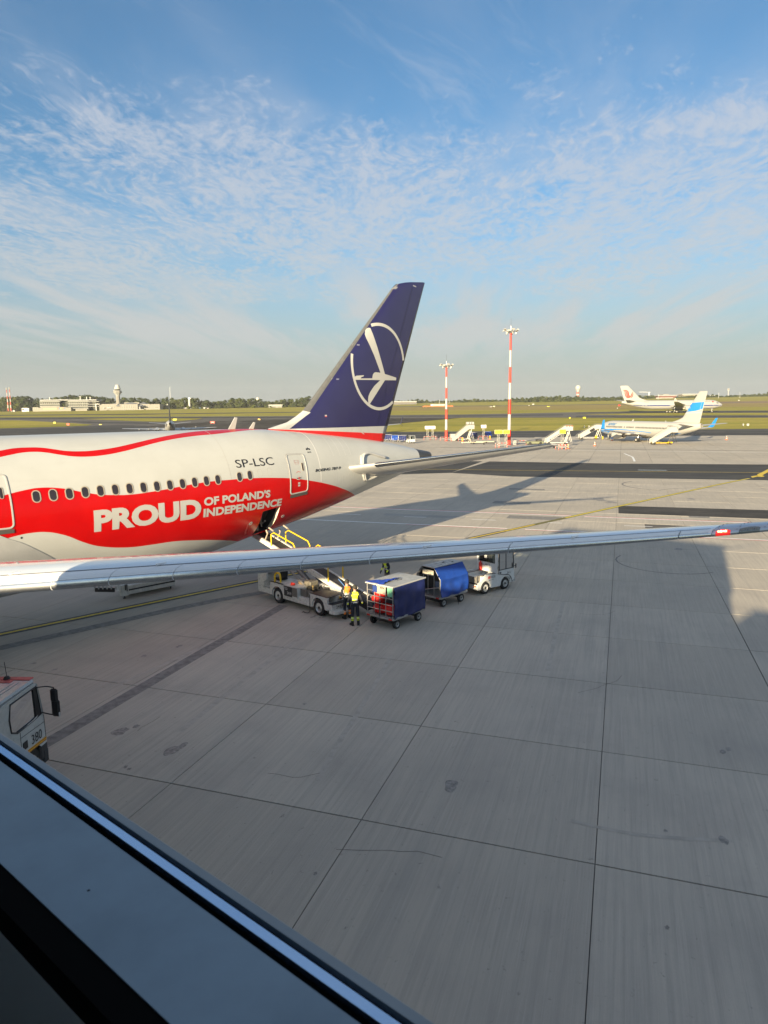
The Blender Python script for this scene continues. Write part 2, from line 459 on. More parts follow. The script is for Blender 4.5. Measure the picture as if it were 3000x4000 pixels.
# concrete slab: broom lines along one joint direction, stains, tone per slab
GRID_A = math.atan2(-.89904, .43792)          # joint family running right in the picture
def slab_material():
    m = bpy.data.materials.new('apron_concrete'); m.use_nodes = True; g = NG(m.node_tree); b = g.n['Principled BSDF']
    pos = g.add('ShaderNodeNewGeometry').outputs['Position']
    loc = g.rotz(pos, -GRID_A)                 # x along A, y across
    oi = g.add('ShaderNodeObjectInfo').outputs['Random']; isl = g.add('ShaderNodeNewGeometry').outputs['Random Per Island']
    rnd = g.math('FRACT', g.math('ADD', oi, isl))
    tone = g.mix(rnd, (.480, .425, .350), (.555, .495, .410))
    warmn = g.noise(pos, .045, 3, .5)
    tone = g.mix(g.math('MULTIPLY', g.mapr(warmn, .35, .65), .22), tone, (.585, .51, .40))
    blot = g.noise(pos, .42, 6, .62)
    tone = g.mix(g.math('MULTIPLY', g.mapr(blot, .42, .72), .48), tone, (.40, .355, .305))
    broom = g.noise(g.scale(loc, (9.0, .22, 1)), 1.0, 6, .72)
    tone = g.mix(g.math('MULTIPLY', g.mapr(broom, .36, .70), .50), tone, (.36, .32, .275))
    broom2 = g.noise(g.scale(loc, (32.0, .35, 1)), 1.0, 4, .7)
    tone = g.mix(g.math('MULTIPLY', g.mapr(broom2, .50, .74), .34), tone, (.66, .59, .50))
    speck = g.noise(pos, 5.5, 4, .75, .4)
    tone = g.mix(g.math('MULTIPLY', g.mapr(speck, .62, .74), .60), tone, (.16, .15, .14))
    fine = g.noise(pos, 60, 3, .7)
    big = g.noise(pos, .11, 4, .6)
    tone = g.mix(g.math('MULTIPLY', g.mapr(big, .45, .7), .30), tone, (.33, .305, .265))
    seam = g.noise(g.scale(loc, (1.6, .06, 1)), 1.0, 5, .6)
    tone = g.mix(g.math('MULTIPLY', g.mapr(seam, .52, .72), .30), tone, (.34, .315, .28))
    tone = g.mix(g.math('MULTIPLY', g.mapr(fine, .35, .7), .18), tone, (.24, .23, .21))
    g.put(b.inputs['Base Color'], tone); b.inputs['Roughness'].default_value = .9; b.inputs['Specular IOR Level'].default_value = .10
    bp = g.add('ShaderNodeBump'); bp.inputs['Strength'].default_value = .35; bp.inputs['Distance'].default_value = .006
    g.put(bp.inputs['Height'], g.math('ADD', broom2, g.math('MULTIPLY', fine, .5))); g.l.new(bp.outputs[0], b.inputs['Normal'])
    return m
slab_mat = slab_material()

def streaky(name, c0, c1, c2, sc=(.004, .05), ang=0.0, rough=.9):
    """ground cover with streaks stretched along the field's own length"""
    m = bpy.data.materials.new(name); m.use_nodes = True; g = NG(m.node_tree); b = g.n['Principled BSDF']
    pos = g.add('ShaderNodeNewGeometry').outputs['Position']
    loc = g.rotz(pos, ang)
    a = g.noise(g.scale(loc, (sc[0], sc[1], 1)), 1.0, 6, .62, .3)
    n2 = g.noise(pos, .35, 5, .65)
    n3 = g.noise(g.scale(loc, (sc[0]*4, sc[1]*3, 1)), 1.0, 4, .6)
    c = g.mix(g.mapr(a, .34, .66), c0, c1)
    c = g.mix(g.math('MULTIPLY', g.mapr(n3, .45, .72), .65), c, c2)
    c = g.mix(g.math('MULTIPLY', g.mapr(n2, .4, .75), .35), c, tuple(x*.55 for x in c0))
    g.put(b.inputs['Base Color'], c); b.inputs['Roughness'].default_value = rough; b.inputs['Specular IOR Level'].default_value = .15
    return m
FIELD_A = -math.atan2(RIGHT.y, RIGHT.x)
grass_mat = streaky('mown_grass', (.235, .225, .026), (.36, .305, .045), (.46, .34, .095), (.006, .06), FIELD_A)
dry_grass_mat = streaky('dry_grass', (.25, .20, .045), (.34, .26, .08), (.36, .20, .085), (.004, .05), FIELD_A)
asphalt_mat = streaky('asphalt', (.052, .050, .048), (.085, .081, .076), (.030, .029, .028), (.010, .22), FIELD_A, .8)
old_asphalt = streaky('worn_asphalt', (.115, .105, .094), (.17, .155, .138), (.075, .070, .064), (.006, .12), FIELD_A, .85)
patch_mat = streaky('dark_repair_asphalt', (.060, .055, .049), (.085, .077, .068), (.038, .036, .034), (.15, .6), -GRID_A, .8)
bare_earth = streaky('bare_earth', (.26, .16, .09), (.31, .19, .11), (.24, .19, .07), (.006, .1), FIELD_A)
# ------------------------------------------------------------------ ground
def terz(s, l):
    if s < 275: return 0.0
    if s < 446: return .0283*(s-275)
    s2 = min(s, 1150)
    return 4.84 + (s2-446)*(.0168+.0000147*max(-700, min(700, l)))
def ter(u, v):
    """where the line of sight through a photo pixel meets the rising field"""
    d = ray(u, v); f = d.dot(FWD); s = 150.0; ps = None
    while s < 1500:
        p = CAM + d*(s/f); l = to_sl(p)[1]; dz = p.z-terz(s, l)
        if dz <= 0:
            if ps is None: return s, l
            k = ps[1]/(ps[1]-dz); s3 = ps[0]+(s-ps[0])*k; p = CAM+d*(s3/f)
            return s3, to_sl(p)[1]
        ps = (s, dz); s += 4
    return 1500.0, l
def field_sheet(name, pts, mt, off, px=True, cell=45.0):
    q = [ter(*p) for p in pts] if px else pts
    bm = cut_grid(poly_bm(q), cell)
    for x in (275, 446): bmesh.ops.bisect_plane(bm, geom=bm.verts[:]+bm.edges[:]+bm.faces[:], plane_co=(x, 0, 0), plane_no=(1, 0, 0))
    wrap(bm, lambda s, l: sl(s, l, terz(s, l)+off))
    bmesh.ops.recalc_face_normals(bm, faces=bm.faces)
    for f in bm.faces:
        if f.normal.z < 0: f.normal_flip()
    return tag(bm_obj(bm, name, mt), kind='structure')

mb = MB(); rows = []
S_ = [-400, -150, 0, 120, 230, 275, 310, 350, 400, 446, 500, 560, 620, 700, 800, 900, 1000, 1150, 1500, 2200, 3500, 6000]
L_ = [-4000, -2000, -1000, -700, -500, -350, -200, -100, 0, 100, 200, 350, 500, 700, 1000, 2000, 4000]
mb.grid([[sl(s, l, terz(s, l)-.09) for l in L_] for s in S_])
ground = struct('ground', mb, grass_mat)

field_sheet('taxiway', [(-300, 1632), (0, 1631), (500, 1628), (1000, 1626), (1500, 1621.5), (1800, 1619), (2200, 1611), (2500, 1606), (3000, 1603.5), (3300, 1602),
            (3300, 1630), (3000, 1631), (2500, 1632.5), (2200, 1631), (1800, 1631.5), (1500, 1634.5), (1000, 1639), (830, 1646), (657, 1659), (549, 1668), (620, 1682), (700, 1694), (700, 1716), (-300, 1728)], old_asphalt, .0)
field_sheet('taxiway_wear', [(-300, 1633.5), (0, 1632.5), (500, 1630), (1000, 1628.5), (1500, 1625), (1800, 1623), (2200, 1619), (2200, 1623), (1800, 1626.5), (1500, 1629), (1000, 1633), (500, 1635), (0, 1637), (-300, 1638)], asphalt_mat, .06)
field_sheet('taxiway_wear', [(2250, 1612), (2550, 1607.5), (3000, 1605), (3300, 1603.5), (3300, 1610), (3000, 1611), (2550, 1612.5), (2250, 1615)], asphalt_mat, .06)
field_sheet('taxiway_wear', [(2250, 1625.5), (2550, 1625.5), (3000, 1625), (3300, 1624.5), (3300, 1629), (3000, 1629.5), (2550, 1630.5), (2250, 1629.5)], asphalt_mat, .06)
field_sheet('taxiway_curve', [(-300, 1678), (120, 1675), (260, 1671), (380, 1663), (470, 1661), (600, 1664), (560, 1674), (660, 1692), (400, 1712), (-300, 1724)], asphalt_mat, .06)
field_sheet('taxiway_curve', [(250, 1645), (360, 1648), (520, 1650), (700, 1652), (640, 1656), (470, 1655), (330, 1652)], asphalt_mat, .06)
field_sheet('grass_island', [(-300, 1641), (0, 1643), (80, 1643), (180, 1648), (270, 1653), (340, 1658), (362, 1659), (340, 1663), (250, 1667), (120, 1671), (0, 1674), (-300, 1680)], grass_mat, .12)
field_sheet('grass_island', [(310, 1637), (450, 1634.5), (560, 1634.5), (792, 1635), (770, 1639), (700, 1645), (620, 1648), (540, 1646), (430, 1642)], grass_mat, .12)
field_sheet('grass_strip', [(2250, 1619), (2550, 1614), (3000, 1613), (3300, 1612.5), (3300, 1622), (3000, 1622.5), (2550, 1624)], grass_mat, .12)
field_sheet('runway', [(-300, 1625), (0, 1621), (500, 1617), (1000, 1611), (1500, 1605), (1500, 1607), (1000, 1613.5), (500, 1620), (0, 1624), (-300, 1628)], asphalt_mat, .02)
field_sheet('dry_field', [(1520, 1591), (2200, 1581), (2600, 1574), (2830, 1567), (3300, 1558), (3300, 1586), (2830, 1590), (2400, 1600), (1520, 1604)], dry_grass_mat, .0)
field_sheet('bare_strip', [(2790, 1570), (3000, 1567), (3300, 1562), (3300, 1571), (3000, 1575), (2790, 1577)], bare_earth, .08)
field_sheet('service_road', [(1500, 1588), (2100, 1583), (2600, 1575), (3000, 1569.5), (3000, 1571), (2600, 1577), (2100, 1585), (1500, 1590)], old_asphalt, .10)

# dark taxi lane along the apron edge and its pale shoulder
mb = MB(); mb.grid([[sl(s, l, z) for l in range(-420, 560, 20)] for s, z in ((219, -.02), (274, -.02))]); struct('apron_taxiway', mb, asphalt_mat)
mb = MB(); mb.grid([[sl(s, l, z) for l in range(-140, 560, 20)] for s, z in ((270, -.015), (276, .03))]); struct('paved_shoulder', mb, old_asphalt)
for (s0, s1, l0, l1) in ((232, 234, -60, 70), (246, 249, -30, 120), (255, 257, 60, 200), (238, 239.5, 110, 260)):
    mb = MB(); mb.grid([[sl(s, l, -.012) for l in (l0, l1)] for s in (s0, s1)]); struct('taxiway_patch', mb, old_asphalt)

# apron: recessed joint filler with every concrete slab standing on it
O = Vector((CAM.x + 20.735 - 0, 0, 0))
GA = Vector((.43792, -.89904, 0)); GB = Vector((-.89904, -.43792, 0)); SA, SB = 5.071, 4.952
G0 = Vector((20.735, -4.304, 0))
mb = MB(); mb.grid([[sl(s, l, -.022) for l in (-360, -120, 0, 120, 360)] for s in (-60, 0, 60, 120, 219)])
apron = struct('apron', mb, bitumen)
def slab_mesh(jit):
    mb = MB(); a, b2, j = SA-.018, SB-.036, .004
    x0, y0 = -a/2, -b2/2
    top = [(x0+j, y0+j, 0), (-x0-j, y0+j, 0), (-x0-j, -y0-j, 0), (x0+j, -y0-j, 0)]
    mid = [(x0, y0, -.006), (-x0, y0, -.006), (-x0, -y0, -.006), (x0, -y0, -.006)]
    bot = [(x, y, -.08) for x, y, _ in mid]
    k = [[mb.vert(p) for p in q] for q in (top, mid, bot)]
    mb.face(k[0])
    for q in range(2):
        for i in range(4): mb.face((k[q][i], k[q+1][i], k[q+1][(i+1) % 4], k[q][(i+1) % 4]))
    return mb.mesh('slab', slab_mat)
slab_me = slab_mesh(0)
SLAB_ROT = math.atan2(GA.y, GA.x)
cells = []
for i in range(-45, 60):
    for j in range(-60, 12):
        c = G0 + GA*((i+.5)*SA) + GB*((j+.5)*SB)
        s, l = to_sl(c)
        if -7 < s < 216.5 and abs(l) < 16 + max(s, 0)*.66: cells.append((s, l, c))
cells.sort(key=lambda t: t[0] + (1000 if abs(t[1]) > t[0]*.545+1.5 else 0) + (500 if t[0] < 8 else 0))
rest = MB()
for n, (s, l, c) in enumerate(cells):
    dzz = R.uniform(-.0025, .0015)
    if n < 300:
        o = link('slab', slab_me, apron, (c.x, c.y, dzz), SLAB_ROT)
    else:
        a, b2 = GA*((SA-.05)/2), GB*((SB-.05)/2); c = Vector((c.x, c.y, dzz))
        t = [rest.vert(p) for p in (c-a-b2, c-a+b2, c+a+b2, c+a-b2)]
        bt = [rest.vert(p-Vector((0, 0, .03))) for p in (c-a-b2, c-a+b2, c+a+b2, c+a-b2)]
        rest.face(t)
        for i in range(4): rest.face((t[i], bt[i], bt[(i+1) % 4], t[(i+1) % 4]))
tag(rest.build('far_slabs', slab_mat, apron), kind='stuff')

# painted markings and asphalt repairs, each a thin sheet on the slabs
def strip(name, pts, width, mt, z, off=0.0):
    pts = [Vector((p[0], p[1], 0)) for p in pts]; L, Rr = [], []
    for i, p in enumerate(pts):
        d = (pts[min(i+1, len(pts)-1)]-pts[max(i-1, 0)]).normalized(); n = Vector((-d.y, d.x, 0))
        L.append(p+n*(off+width/2)+Vector((0, 0, z))); Rr.append(p+n*(off-width/2)+Vector((0, 0, z)))
    mb = MB(); mb.grid([Rr, L]); return struct(name, mb, mt)
def sheet(name, pts, mt, z):
    bm = poly_bm(pts)
    for v in bm.verts: v.co.z = z
    bmesh.ops.recalc_face_normals(bm, faces=bm.faces)
    for f in bm.faces:
        if f.normal.z < 0: f.normal_flip()
    return tag(bm_obj(bm, name, mt), kind='structure')
lead = [tuple(p[:2]) for p in smoothpts([(-45, 1.15, 0), (-20, .98, 0), (0, .82, 0), (10.5, .55, 0), (20, .05, 0), (30, -.33, 0), (52, -.6, 0), (76, -.8, 0), (86.2, -1.15, 0)], 5)]
strip('lead_in_line_border', [p for p in lead if p[0] < 34], .62, bitumen, .006)
strip('lead_in_line_border', [p for p in lead if p[0] > 33], .50, mat('olive_marking', (.16, .14, .04), .8, var=.2), .006)
strip('lead_in_line', [p for p in lead if p[0] < 40], .20, mark_yellow, .011)
strip('lead_in_line', [p for p in lead if p[0] > 39], .24, mat('bright_yellow_marking', (.70, .56, .04), .7, var=.15, scale=4), .012)
sheet('lead_in_arrow', [(88.9, -.45), (87.2, -1.2), (89.2, -1.15), (89.0, -1.75), (90.0, -1.8), (91.4, -1.1), (97, -.2), (110, 2.1), (110, 2.5), (96, .3), (92, -.25), (91.2, -.7)], mark_yellow, .016)
grey_seal = mat('grey_joint_seal', (.225, .21, .19), .85, var=.25, scale=4)
strip('sealed_joint', [(-30, -.6), (-12, -.85), (0, -1.03), (6, -1.08), (8.4, -1.25), (10.5, -1.6), (13, -2.1)], .62, grey_seal, .005)
strip('sealed_joint', [(-14, -15.95), (-2.8, -10.62), (3.15, -7.72), (7.7, -5.55), (10.2, -4.35)], .50, grey_seal, .004)
def along(p, d, t): return (p[0]+d.x*t, p[1]+d.y*t)
def mline(name, a, b, w, col, z=.006, off=0.0): strip(name, [a, b], w, col, z, off)
mline('stand_line', (30.5, 26.2), (43.75, -.3), .30, mark_white); mline('stand_line_edge', (30.5, 26.2), (43.75, -.3), .17, mark_red, .006, .24)
mline('stand_line', (44.1, -1.34), (53.5, -20.2), .30, mark_white); mline('stand_line_edge', (44.1, -1.34), (53.5, -20.2), .17, mark_red, .006, .24)
mline('stand_line', (25, 20.2), (34.9, .1), .27, mark_white); mline('stand_line_edge', (31.3, 7.3), (34.9, .1), .12, mark_red, .006, -.18)
mline('stand_line', (35.5, -1.1), (43.5, -17.3), .27, mark_white); mline('stand_line_edge', (35.5, -1.1), (43.5, -17.3), .12, mark_red, .006, -.18)
for a, b in (((31.4, 15.5), (32.3, 13.7)), ((34.0, 10.1), (35.0, 8.4)), ((36.7, 4.9), (37.6, 3.1)), ((39.3, -.6), (39.9, -1.7)), ((42.0, -5.9), (43.0, -7.7)), ((45, -12), (46, -13.8))):
    mline('road_dash', a, b, .16, mark_white)
sheet('asphalt_repair', [(52.1, -.4), (47.7, -2.6), (53.2, -13.6), (62, -31), (67, -29), (58.3, -12.0)], patch_mat, .007)
sheet('asphalt_repair', [(34.4, 12.6), (37.6, 6.2), (36.5, 5.6), (33.3, 12.0)], concrete_f, .005)
for (x, y, a, b2) in ((50.2, -8.5, .5, .8), (44.0, -9.5, 1.0, 2.6), (40.8, 1.5, .9, 2.2), (47.5, 8.3, .9, 1.8), (58, 13.5, .6, 2.0)):
    c = Vector((x, y, 0)); sheet('slab_patch', [tuple((c+GA*(sa*b2)+GB*(sb*a))[:2]) for sa, sb in ((-1, -1), (-1, 1), (1, 1), (1, -1))], grey_seal if x != 44.0 else old_asphalt, .005)
sheet('apron_lane', [(88.6, 42.5), (68.3, 33.0), (61, 37.5), (43.0, 66.0), (70, 76), (75, 66)], asphalt_mat, .005)
sheet('apron_lane', [(89.2, 41.5), (97.7, 23.0), (110.5, 3.75), (124, -16), (102, -31), (85.2, -3.6), (76.35, 11.4), (69.3, 23.2), (68.3, 33.0)], asphalt_mat, .0055)
strip('lane_centre_line', [(62, 54), (77.3, 28.7), (85.4, 15.8), (95.9, -.5), (110, -23)], .22, mark_yellow, .011)
sheet('lane_puddle', [(88.5, 14.5), (90.6, 11.2), (91.2, 11.6), (89.2, 15.0)], mat('damp_asphalt', (.10, .11, .13), .12), .012)
strip('road_edge_line', [(112, 73), (120.6, 58.4), (127, 42), (141, 12.6), (150, -8)], .3, mark_white, .006)
strip('road_edge_line', [(117, 76), (125.2, 60), (132, 44), (146, 14.5), (156, -8)], .9, old_asphalt, .006)
for k in range(9):
    t = k/9; a = (128.5+14*t, 43-31*t); strip('road_dash', [a, (a[0]+.75, a[1]-1.7)], .2, mark_white, .007)
strip('old_marking', [(122, 33.0), (114, 27.5), (108, 24.4), (104, 22.4)], .35, mark_white, .005)
# tyre scuffs: short arcs of rubber
scuff = mat('tyre_scuff', (.20, .185, .17), .85, var=.3, scale=5)
for (cx, cy, rr, a0, a1) in ((79, 15, 4.2, -1.2, 1.4), (79.6, 15.3, 5.3, -1.0, 1.2), (72.5, 2.5, 6, 1.4, 3.2), (31.5, -13.8, 3.0, 1.6, 4.4), (66, -6, 8, .4, 1.5)):
    strip('tyre_scuff', [(cx+rr*math.cos(a0+(a1-a0)*k/12), cy+rr*math.sin(a0+(a1-a0)*k/12)) for k in range(13)], .09 if rr < 3.2 else .22, scuff, .0045)
wear = mat('rubber_wear', (.43, .385, .325), .9, var=.12, scale=3)
for pts, w_ in (([(2230, 3205), (2400, 3245), (2600, 3270), (2860, 3285)], .12), ([(2300, 3225), (2480, 3262), (2700, 3282)], .06), ([(1240, 3050), (1330, 2890), (1400, 2780), (1530, 2560)], .16),
                ([(700, 2860), (900, 2700), (1120, 2530), (1290, 2410)], .2), ([(450, 2680), (900, 2480), (1150, 2380)], .2), ([(2140, 2620), (2170, 2480), (2200, 2350)], .16)):
    q = [gnd(*p) for p in pts]; strip('tyre_track', [(p.x, p.y) for p in smoothpts(q, 5)], w_, wear, .0028+R.uniform(0, .0006))
oil = mat('oil_stain', (.27, .245, .215), .7, var=.35, scale=9)
def blob(name, x, y, r, mt, z, ell=1.0):
    a = R.uniform(0, 6.28); ph = [R.uniform(.6, 1.25) for _ in range(11)]
    pts = []
    for k in range(22):
        t = 2*math.pi*k/22; q = r*(ph[k//2]+ph[((k+1)//2) % 11])/2
        v = GB*(math.cos(t)*q*ell)+GA*(math.sin(t)*q); pts.append((x+v.x, y+v.y))
    sheet(name, pts, mt, z)
for (u, v, r) in ((470, 2857, .24), (530, 2838, .12), (670, 2932, .22), (715, 2913, .15), (2845, 2927, .10), (2822, 2938, .11), (2605, 3623, .05), (1232, 3412, .045), (490, 2996, .07), (505, 3004, .06), (2826, 3283, .12), (2600, 3245, .05), (1760, 3070, .22), (1190, 2749, .07),
                  (1232, 2404, .10), (1250, 2412, .08), (1222, 2410, .13), (1268, 2410, .12), (1300, 2411, .07), (700, 2525, .14), (560, 2563, .13), (215, 2615, .1), (130, 2592, .1), (2650, 2145, .35), (2700, 1949, .5), (2340, 1951, .9), (2385, 1962, .8), (2470, 1992, .8)):
    p = gnd(u, v); blob('oil_stain', p.x, p.y, r*.8, oil, .003+R.uniform(0, .0009), 1.5)
# fine cracks
crack = mat('crack', (.09, .085, .08), .9)
for _ in range(5):
    s = R.uniform(10, 60); l = R.uniform(-.4, .5)*s; p = sl(s, l); a = R.choice((GA, GB)).copy(); pts = [(p.x, p.y)]
    for k in range(R.randint(3, 7)):
        a.rotate(Matrix.Rotation(R.uniform(-.45, .45), 3, 'Z')); p = p + a*R.uniform(.2, .6); pts.append((p.x, p.y))
    strip('hairline_crack', pts, .012, crack, .0035)
# ------------------------------------------------------------------ the airliner
KX = [-36.9, -36.4, -35.3, -33.3, -30.8, -27, -20, 2, 5, 8, 11, 14, 17, 20, 22.5, 24.4, 25.5]
KT = [4.35, 5.1, 6.1, 7.3, 8.0, 8.24, 8.26, 8.26, 8.26, 8.25, 8.24, 8.05, 7.75, 7.37, 6.97, 6.58, 6.38]
KB = [4.25, 3.6, 3.0, 2.5, 2.2, 2.07, 2.06, 2.06, 1.98, 2.14, 2.64, 3.1, 3.72, 4.42, 4.99, 5.53, 5.87]
KW = [.06, .75, 1.4, 2.15, 2.6, 2.86, 2.885, 2.885, 2.86, 2.74, 2.5, 2.16, 1.75, 1.28, .86, .52, .36]
def pchip(x, xs, ys):
    n = len(xs); h = [xs[i+1]-xs[i] for i in range(n-1)]; d = [(ys[i+1]-ys[i])/h[i] for i in range(n-1)]
    m_ = [d[0]] + [(2*d[i-1]*d[i]/(d[i-1]+d[i]+1e-12) if d[i-1]*d[i] > 0 else 0.0) for i in range(1, n-1)] + [d[-1]]
    i = 0
    while i < n-2 and x > xs[i+1]: i += 1
    t = (x-xs[i])/h[i]
    return ys[i]*(1+2*t)*(1-t)**2+m_[i]*h[i]*t*(1-t)**2+ys[i+1]*t*t*(3-2*t)+m_[i+1]*h[i]*t*t*(t-1)
def FS(x, th, off=0.0):
    """fuselage skin: station x, angle th from the crown towards the camera side"""
    x = max(-36.9, min(25.5, x)); t, b, w_ = pchip(x, KX, KT), pchip(x, KX, KB), pchip(x, KX, KW)
    return Vector((x, -(w_+off)*math.sin(th), (t+b)/2+((t-b)/2+off)*math.cos(th)))
def th_at_z(x, z):
    t, b = pchip(x, KX, KT), pchip(x, KX, KB)
    return math.acos(max(-1, min(1, (z-(t+b)/2)/((t-b)/2))))

def livery():
    m = bpy.data.materials.new('airliner_livery'); m.use_nodes = True; g = NG(m.node_tree); b = g.n['Principled BSDF']
    uv = g.add('ShaderNodeUVMap'); uv.uv_map = 'skin'
    u, v, _ = g.sep(uv.outputs[0])
    X0, X1 = -4.0, 19.0
    def curve(pts):
        nd = g.add('ShaderNodeFloatCurve'); c = nd.mapping.curves[0]
        for i, (x, th) in enumerate(pts):
            q = ((x-X0)/(X1-X0), th/math.pi)
            if i < 2: c.points[i].location = q
            else: c.points.new(*q)
        nd.mapping.use_clip = False; nd.mapping.update()
        g.put(nd.inputs['Value'], g.math('DIVIDE', g.math('SUBTRACT', u, X0), X1-X0))
        return g.math('MULTIPLY', nd.outputs[0], math.pi)
    up = curve([(-4, 1.42), (-2.4, 1.32), (-1.18, 1.243), (-.2, 1.187), (.2, 1.177), (.95, 1.203), (1.86, 1.286), (2.45, 1.332), (3.06, 1.354), (3.65, 1.365), (4.89, 1.346), (6.73, 1.307), (7.75, 1.302), (8.66, 1.317), (9.45, 1.337), (10.53, 1.384), (11.4, 1.429), (12.33, 1.477), (13.55, 1.57), (15.12, 1.754), (16.37, 1.982), (17.5, 2.305), (18.5, 2.81), (19, 3.14)])
    lo_ = curve([(-4, 2.05), (-2.4, 1.87), (-1.34, 1.769), (-.63, 1.727), (-.24, 1.72), (.21, 1.729), (.87, 1.792), (1.7, 1.938), (2.16, 2.011), (2.64, 2.062), (3.24, 2.101), (3.86, 2.122), (4.74, 2.123), (5.74, 2.131), (6.85, 2.196), (7.99, 2.299), (8.94, 2.44), (9.9, 2.7), (10.7, 3.05), (11.2, 3.14), (19, 3.14)])
    tu = curve([(-4, .78), (-2, .68), (-.7, .578), (-.18, .54), (.32, .535), (.77, .55), (1.25, .6), (1.68, .646), (2.32, .667), (2.9, .658), (3.71, .619), (4.53, .55), (5.64, .442), (6.85, .32), (8.13, .194), (9.4, .10), (11, .0), (19, .0)])
    tl = curve([(-4, .92), (-2, .80), (-.81, .701), (-.4, .669), (.02, .64), (.48, .635), (.87, .659), (1.35, .713), (1.84, .756), (2.44, .773), (3.14, .758), (3.9, .713), (4.73, .642), (5.61, .558), (6.61, .475), (7.8, .403), (9.08, .357), (10.89, .24), (12.18, .136), (13.2, .05), (14, .0), (19, .0)])
    def edge(a, b2, w_=.004): return g.mapr(g.math('SUBTRACT', a, b2), -w_, w_)
    m1 = g.math('MULTIPLY', edge(v, up), edge(lo_, v))
    m2 = g.math('MULTIPLY', edge(v, tu), edge(tl, v))
    on = g.math('LESS_THAN', u, 18.95)
    red = g.math('MULTIPLY', g.math('MAXIMUM', m1, m2), on)
    pos = g.add('ShaderNodeTexCoord').outputs['Object']
    n1 = g.noise(pos, .9, 5, .6); n2 = g.noise(g.scale(pos, (.6, 4, 4)), 1.3, 6, .65)
    wh = g.mix(g.mapr(n1, .3, .7), (.50, .50, .475), (.53, .53, .505))
    wh = g.mix(g.math('MULTIPLY', g.mapr(n2, .55, .8), .16), wh, (.34, .325, .295))
    rd = g.mix(g.mapr(n1, .3, .7), (.50, .0015, .0015), (.56, .0025, .002))
    g.put(b.inputs['Base Color'], g.mix(red, wh, rd))
    b.inputs['Roughness'].default_value = .27; b.inputs['Coat Weight'].default_value = .10; b.inputs['Coat Roughness'].default_value = .10
    b.inputs['Specular IOR Level'].default_value = .28
    return m
skin_mat = livery()

plane = thing('airliner', 'large white and red airliner with dark blue tail fin, parked nose out of view', 'airliner', (0, 0, 0))
# skin, with the rear hold door left open as a real hole
xs = []
x = -36.9
while x < -27: xs.append(x); x += .55
while x < -6: xs.append(x); x += 1.3
while x < 25.0: xs.append(x); x += .31
xs += [25.25, 25.5, 10.62, 11.74]
xs = sorted(xs); xs = [a for i, a in enumerate(xs) if i == 0 or a-xs[i-1] > .06 or a in (10.62, 11.74)]
H0, H1 = 1.995, 2.62
ths = sorted(set([2*math.pi*k/96 for k in range(96)] + [H0, H1]))
ths = [a for a in ths if a in (H0, H1) or (abs(a-H0) > .03 and abs(a-H1) > .03)]
me = bpy.data.meshes.new('fuselage'); V, F, U = [], [], []
xe = [a for a in xs if a < 24.1] + [24.1]
for a in xe:
    for t in ths: V.append(FS(a, t))
nt = len(ths)
for i in range(len(xe)-1):
    for j in range(nt):
        j2 = (j+1) % nt
        xm = (xe[i]+xe[i+1])/2; tm = (ths[j]+(ths[j2] if j2 else 2*math.pi))/2
        if 10.62 < xm < 11.74 and H0 < tm < H1: continue
        F.append((i*nt+j, i*nt+j2, (i+1)*nt+j2, (i+1)*nt+j))
        tj2 = ths[j2] if j2 else 2*math.pi
        U += [(xe[i], ths[j]), (xe[i], tj2), (xe[i+1], tj2), (xe[i+1], ths[j])]
me.from_pydata([tuple(v) for v in V], [], F); ul = me.uv_layers.new(name='skin')
for k, (a, t) in enumerate(U): ul.data[k].uv = (a, t if t <= math.pi else 2*math.pi-t)
me.materials.append(skin_mat); me.polygons.foreach_set('use_smooth', [True]*len(me.polygons)); me.update()
fus = link('fuselage', me, plane)
# tail cone of bare metal
mb = MB(); rows = []
for a in (24.1, 24.4, 24.8, 25.15, 25.4, 25.5): rows.append([FS(a, 2*math.pi*k/40, .004) for k in range(40)])
rows.append([Vector((25.46, 0, 6.12))+(FS(25.5, 2*math.pi*k/40)-Vector((25.5, 0, 6.12)))*.6 for k in range(40)])
mb.grid(rows, True); mb.build('exhaust_cone', dark_cone, plane, smooth=True)
# open hold: lining, jambs, floor, a net frame inside
lining = mat('hold_lining', (.055, .05, .048), .7, var=.3, scale=4); jamb_m = mat('door_jamb', (.66, .60, .48), .4)
mb = MB(); inner = Vector((0, .85, 0))
k0 = [(10.62, H0+(H1-H0)*k/6) for k in range(7)]; k1 = [(11.74, t) for _, t in k0]
mb.grid([[FS(a, t, .0) for a, t in k0], [FS(a, t, -.02)+inner for a, t in k0]])
mb.grid([[FS(11.16+.56*s_, H0) for s_ in (-1, 0, 1)], [FS(11.16+.56*s_, H0)+inner for s_ in (-1, 0, 1)]])
mb.grid([[FS(11.16+.56*s_, H1) for s_ in (-1, 0, 1)], [FS(11.16+.56*s_, H1)+inner*.9 for s_ in (-1, 0, 1)]])
mb.grid([[FS(a, t, -.02)+inner*.98 for a, t in k0], [FS(a, t, -.02)+inner*.98 for a, t in k1]])
hold = mb.build('open_cargo_hold', lining, plane); hold['label'] = 'open rear hold doorway with pale jamb'
mb = MB(); mb.grid([[FS(a, t, .004) for a, t in k1], [FS(a, t, -.02)+inner*.30 for a, t in k1]]); mb.build('door_jamb', jamb_m, hold)
mb = MB(); mb.grid([[FS(a, t, -.02)+inner*.30 for a, t in k1], [FS(a, t, -.02)+inner for a, t in k1]]); mb.build('side_lining', lining, hold)
mb = MB(); c = FS(11.0, 2.3)+Vector((0, .62, 0)); mb.box(c, (.10, .06, .9)); mb.box(c+Vector((.32, .1, .1)), (.08, .05, .8)); mb.box(c+Vector((.2, .12, -.12)), (.5, .04, .05)); mb.build('hold_rail', mat('hold_frame', (.16, .15, .14), .6), hold)
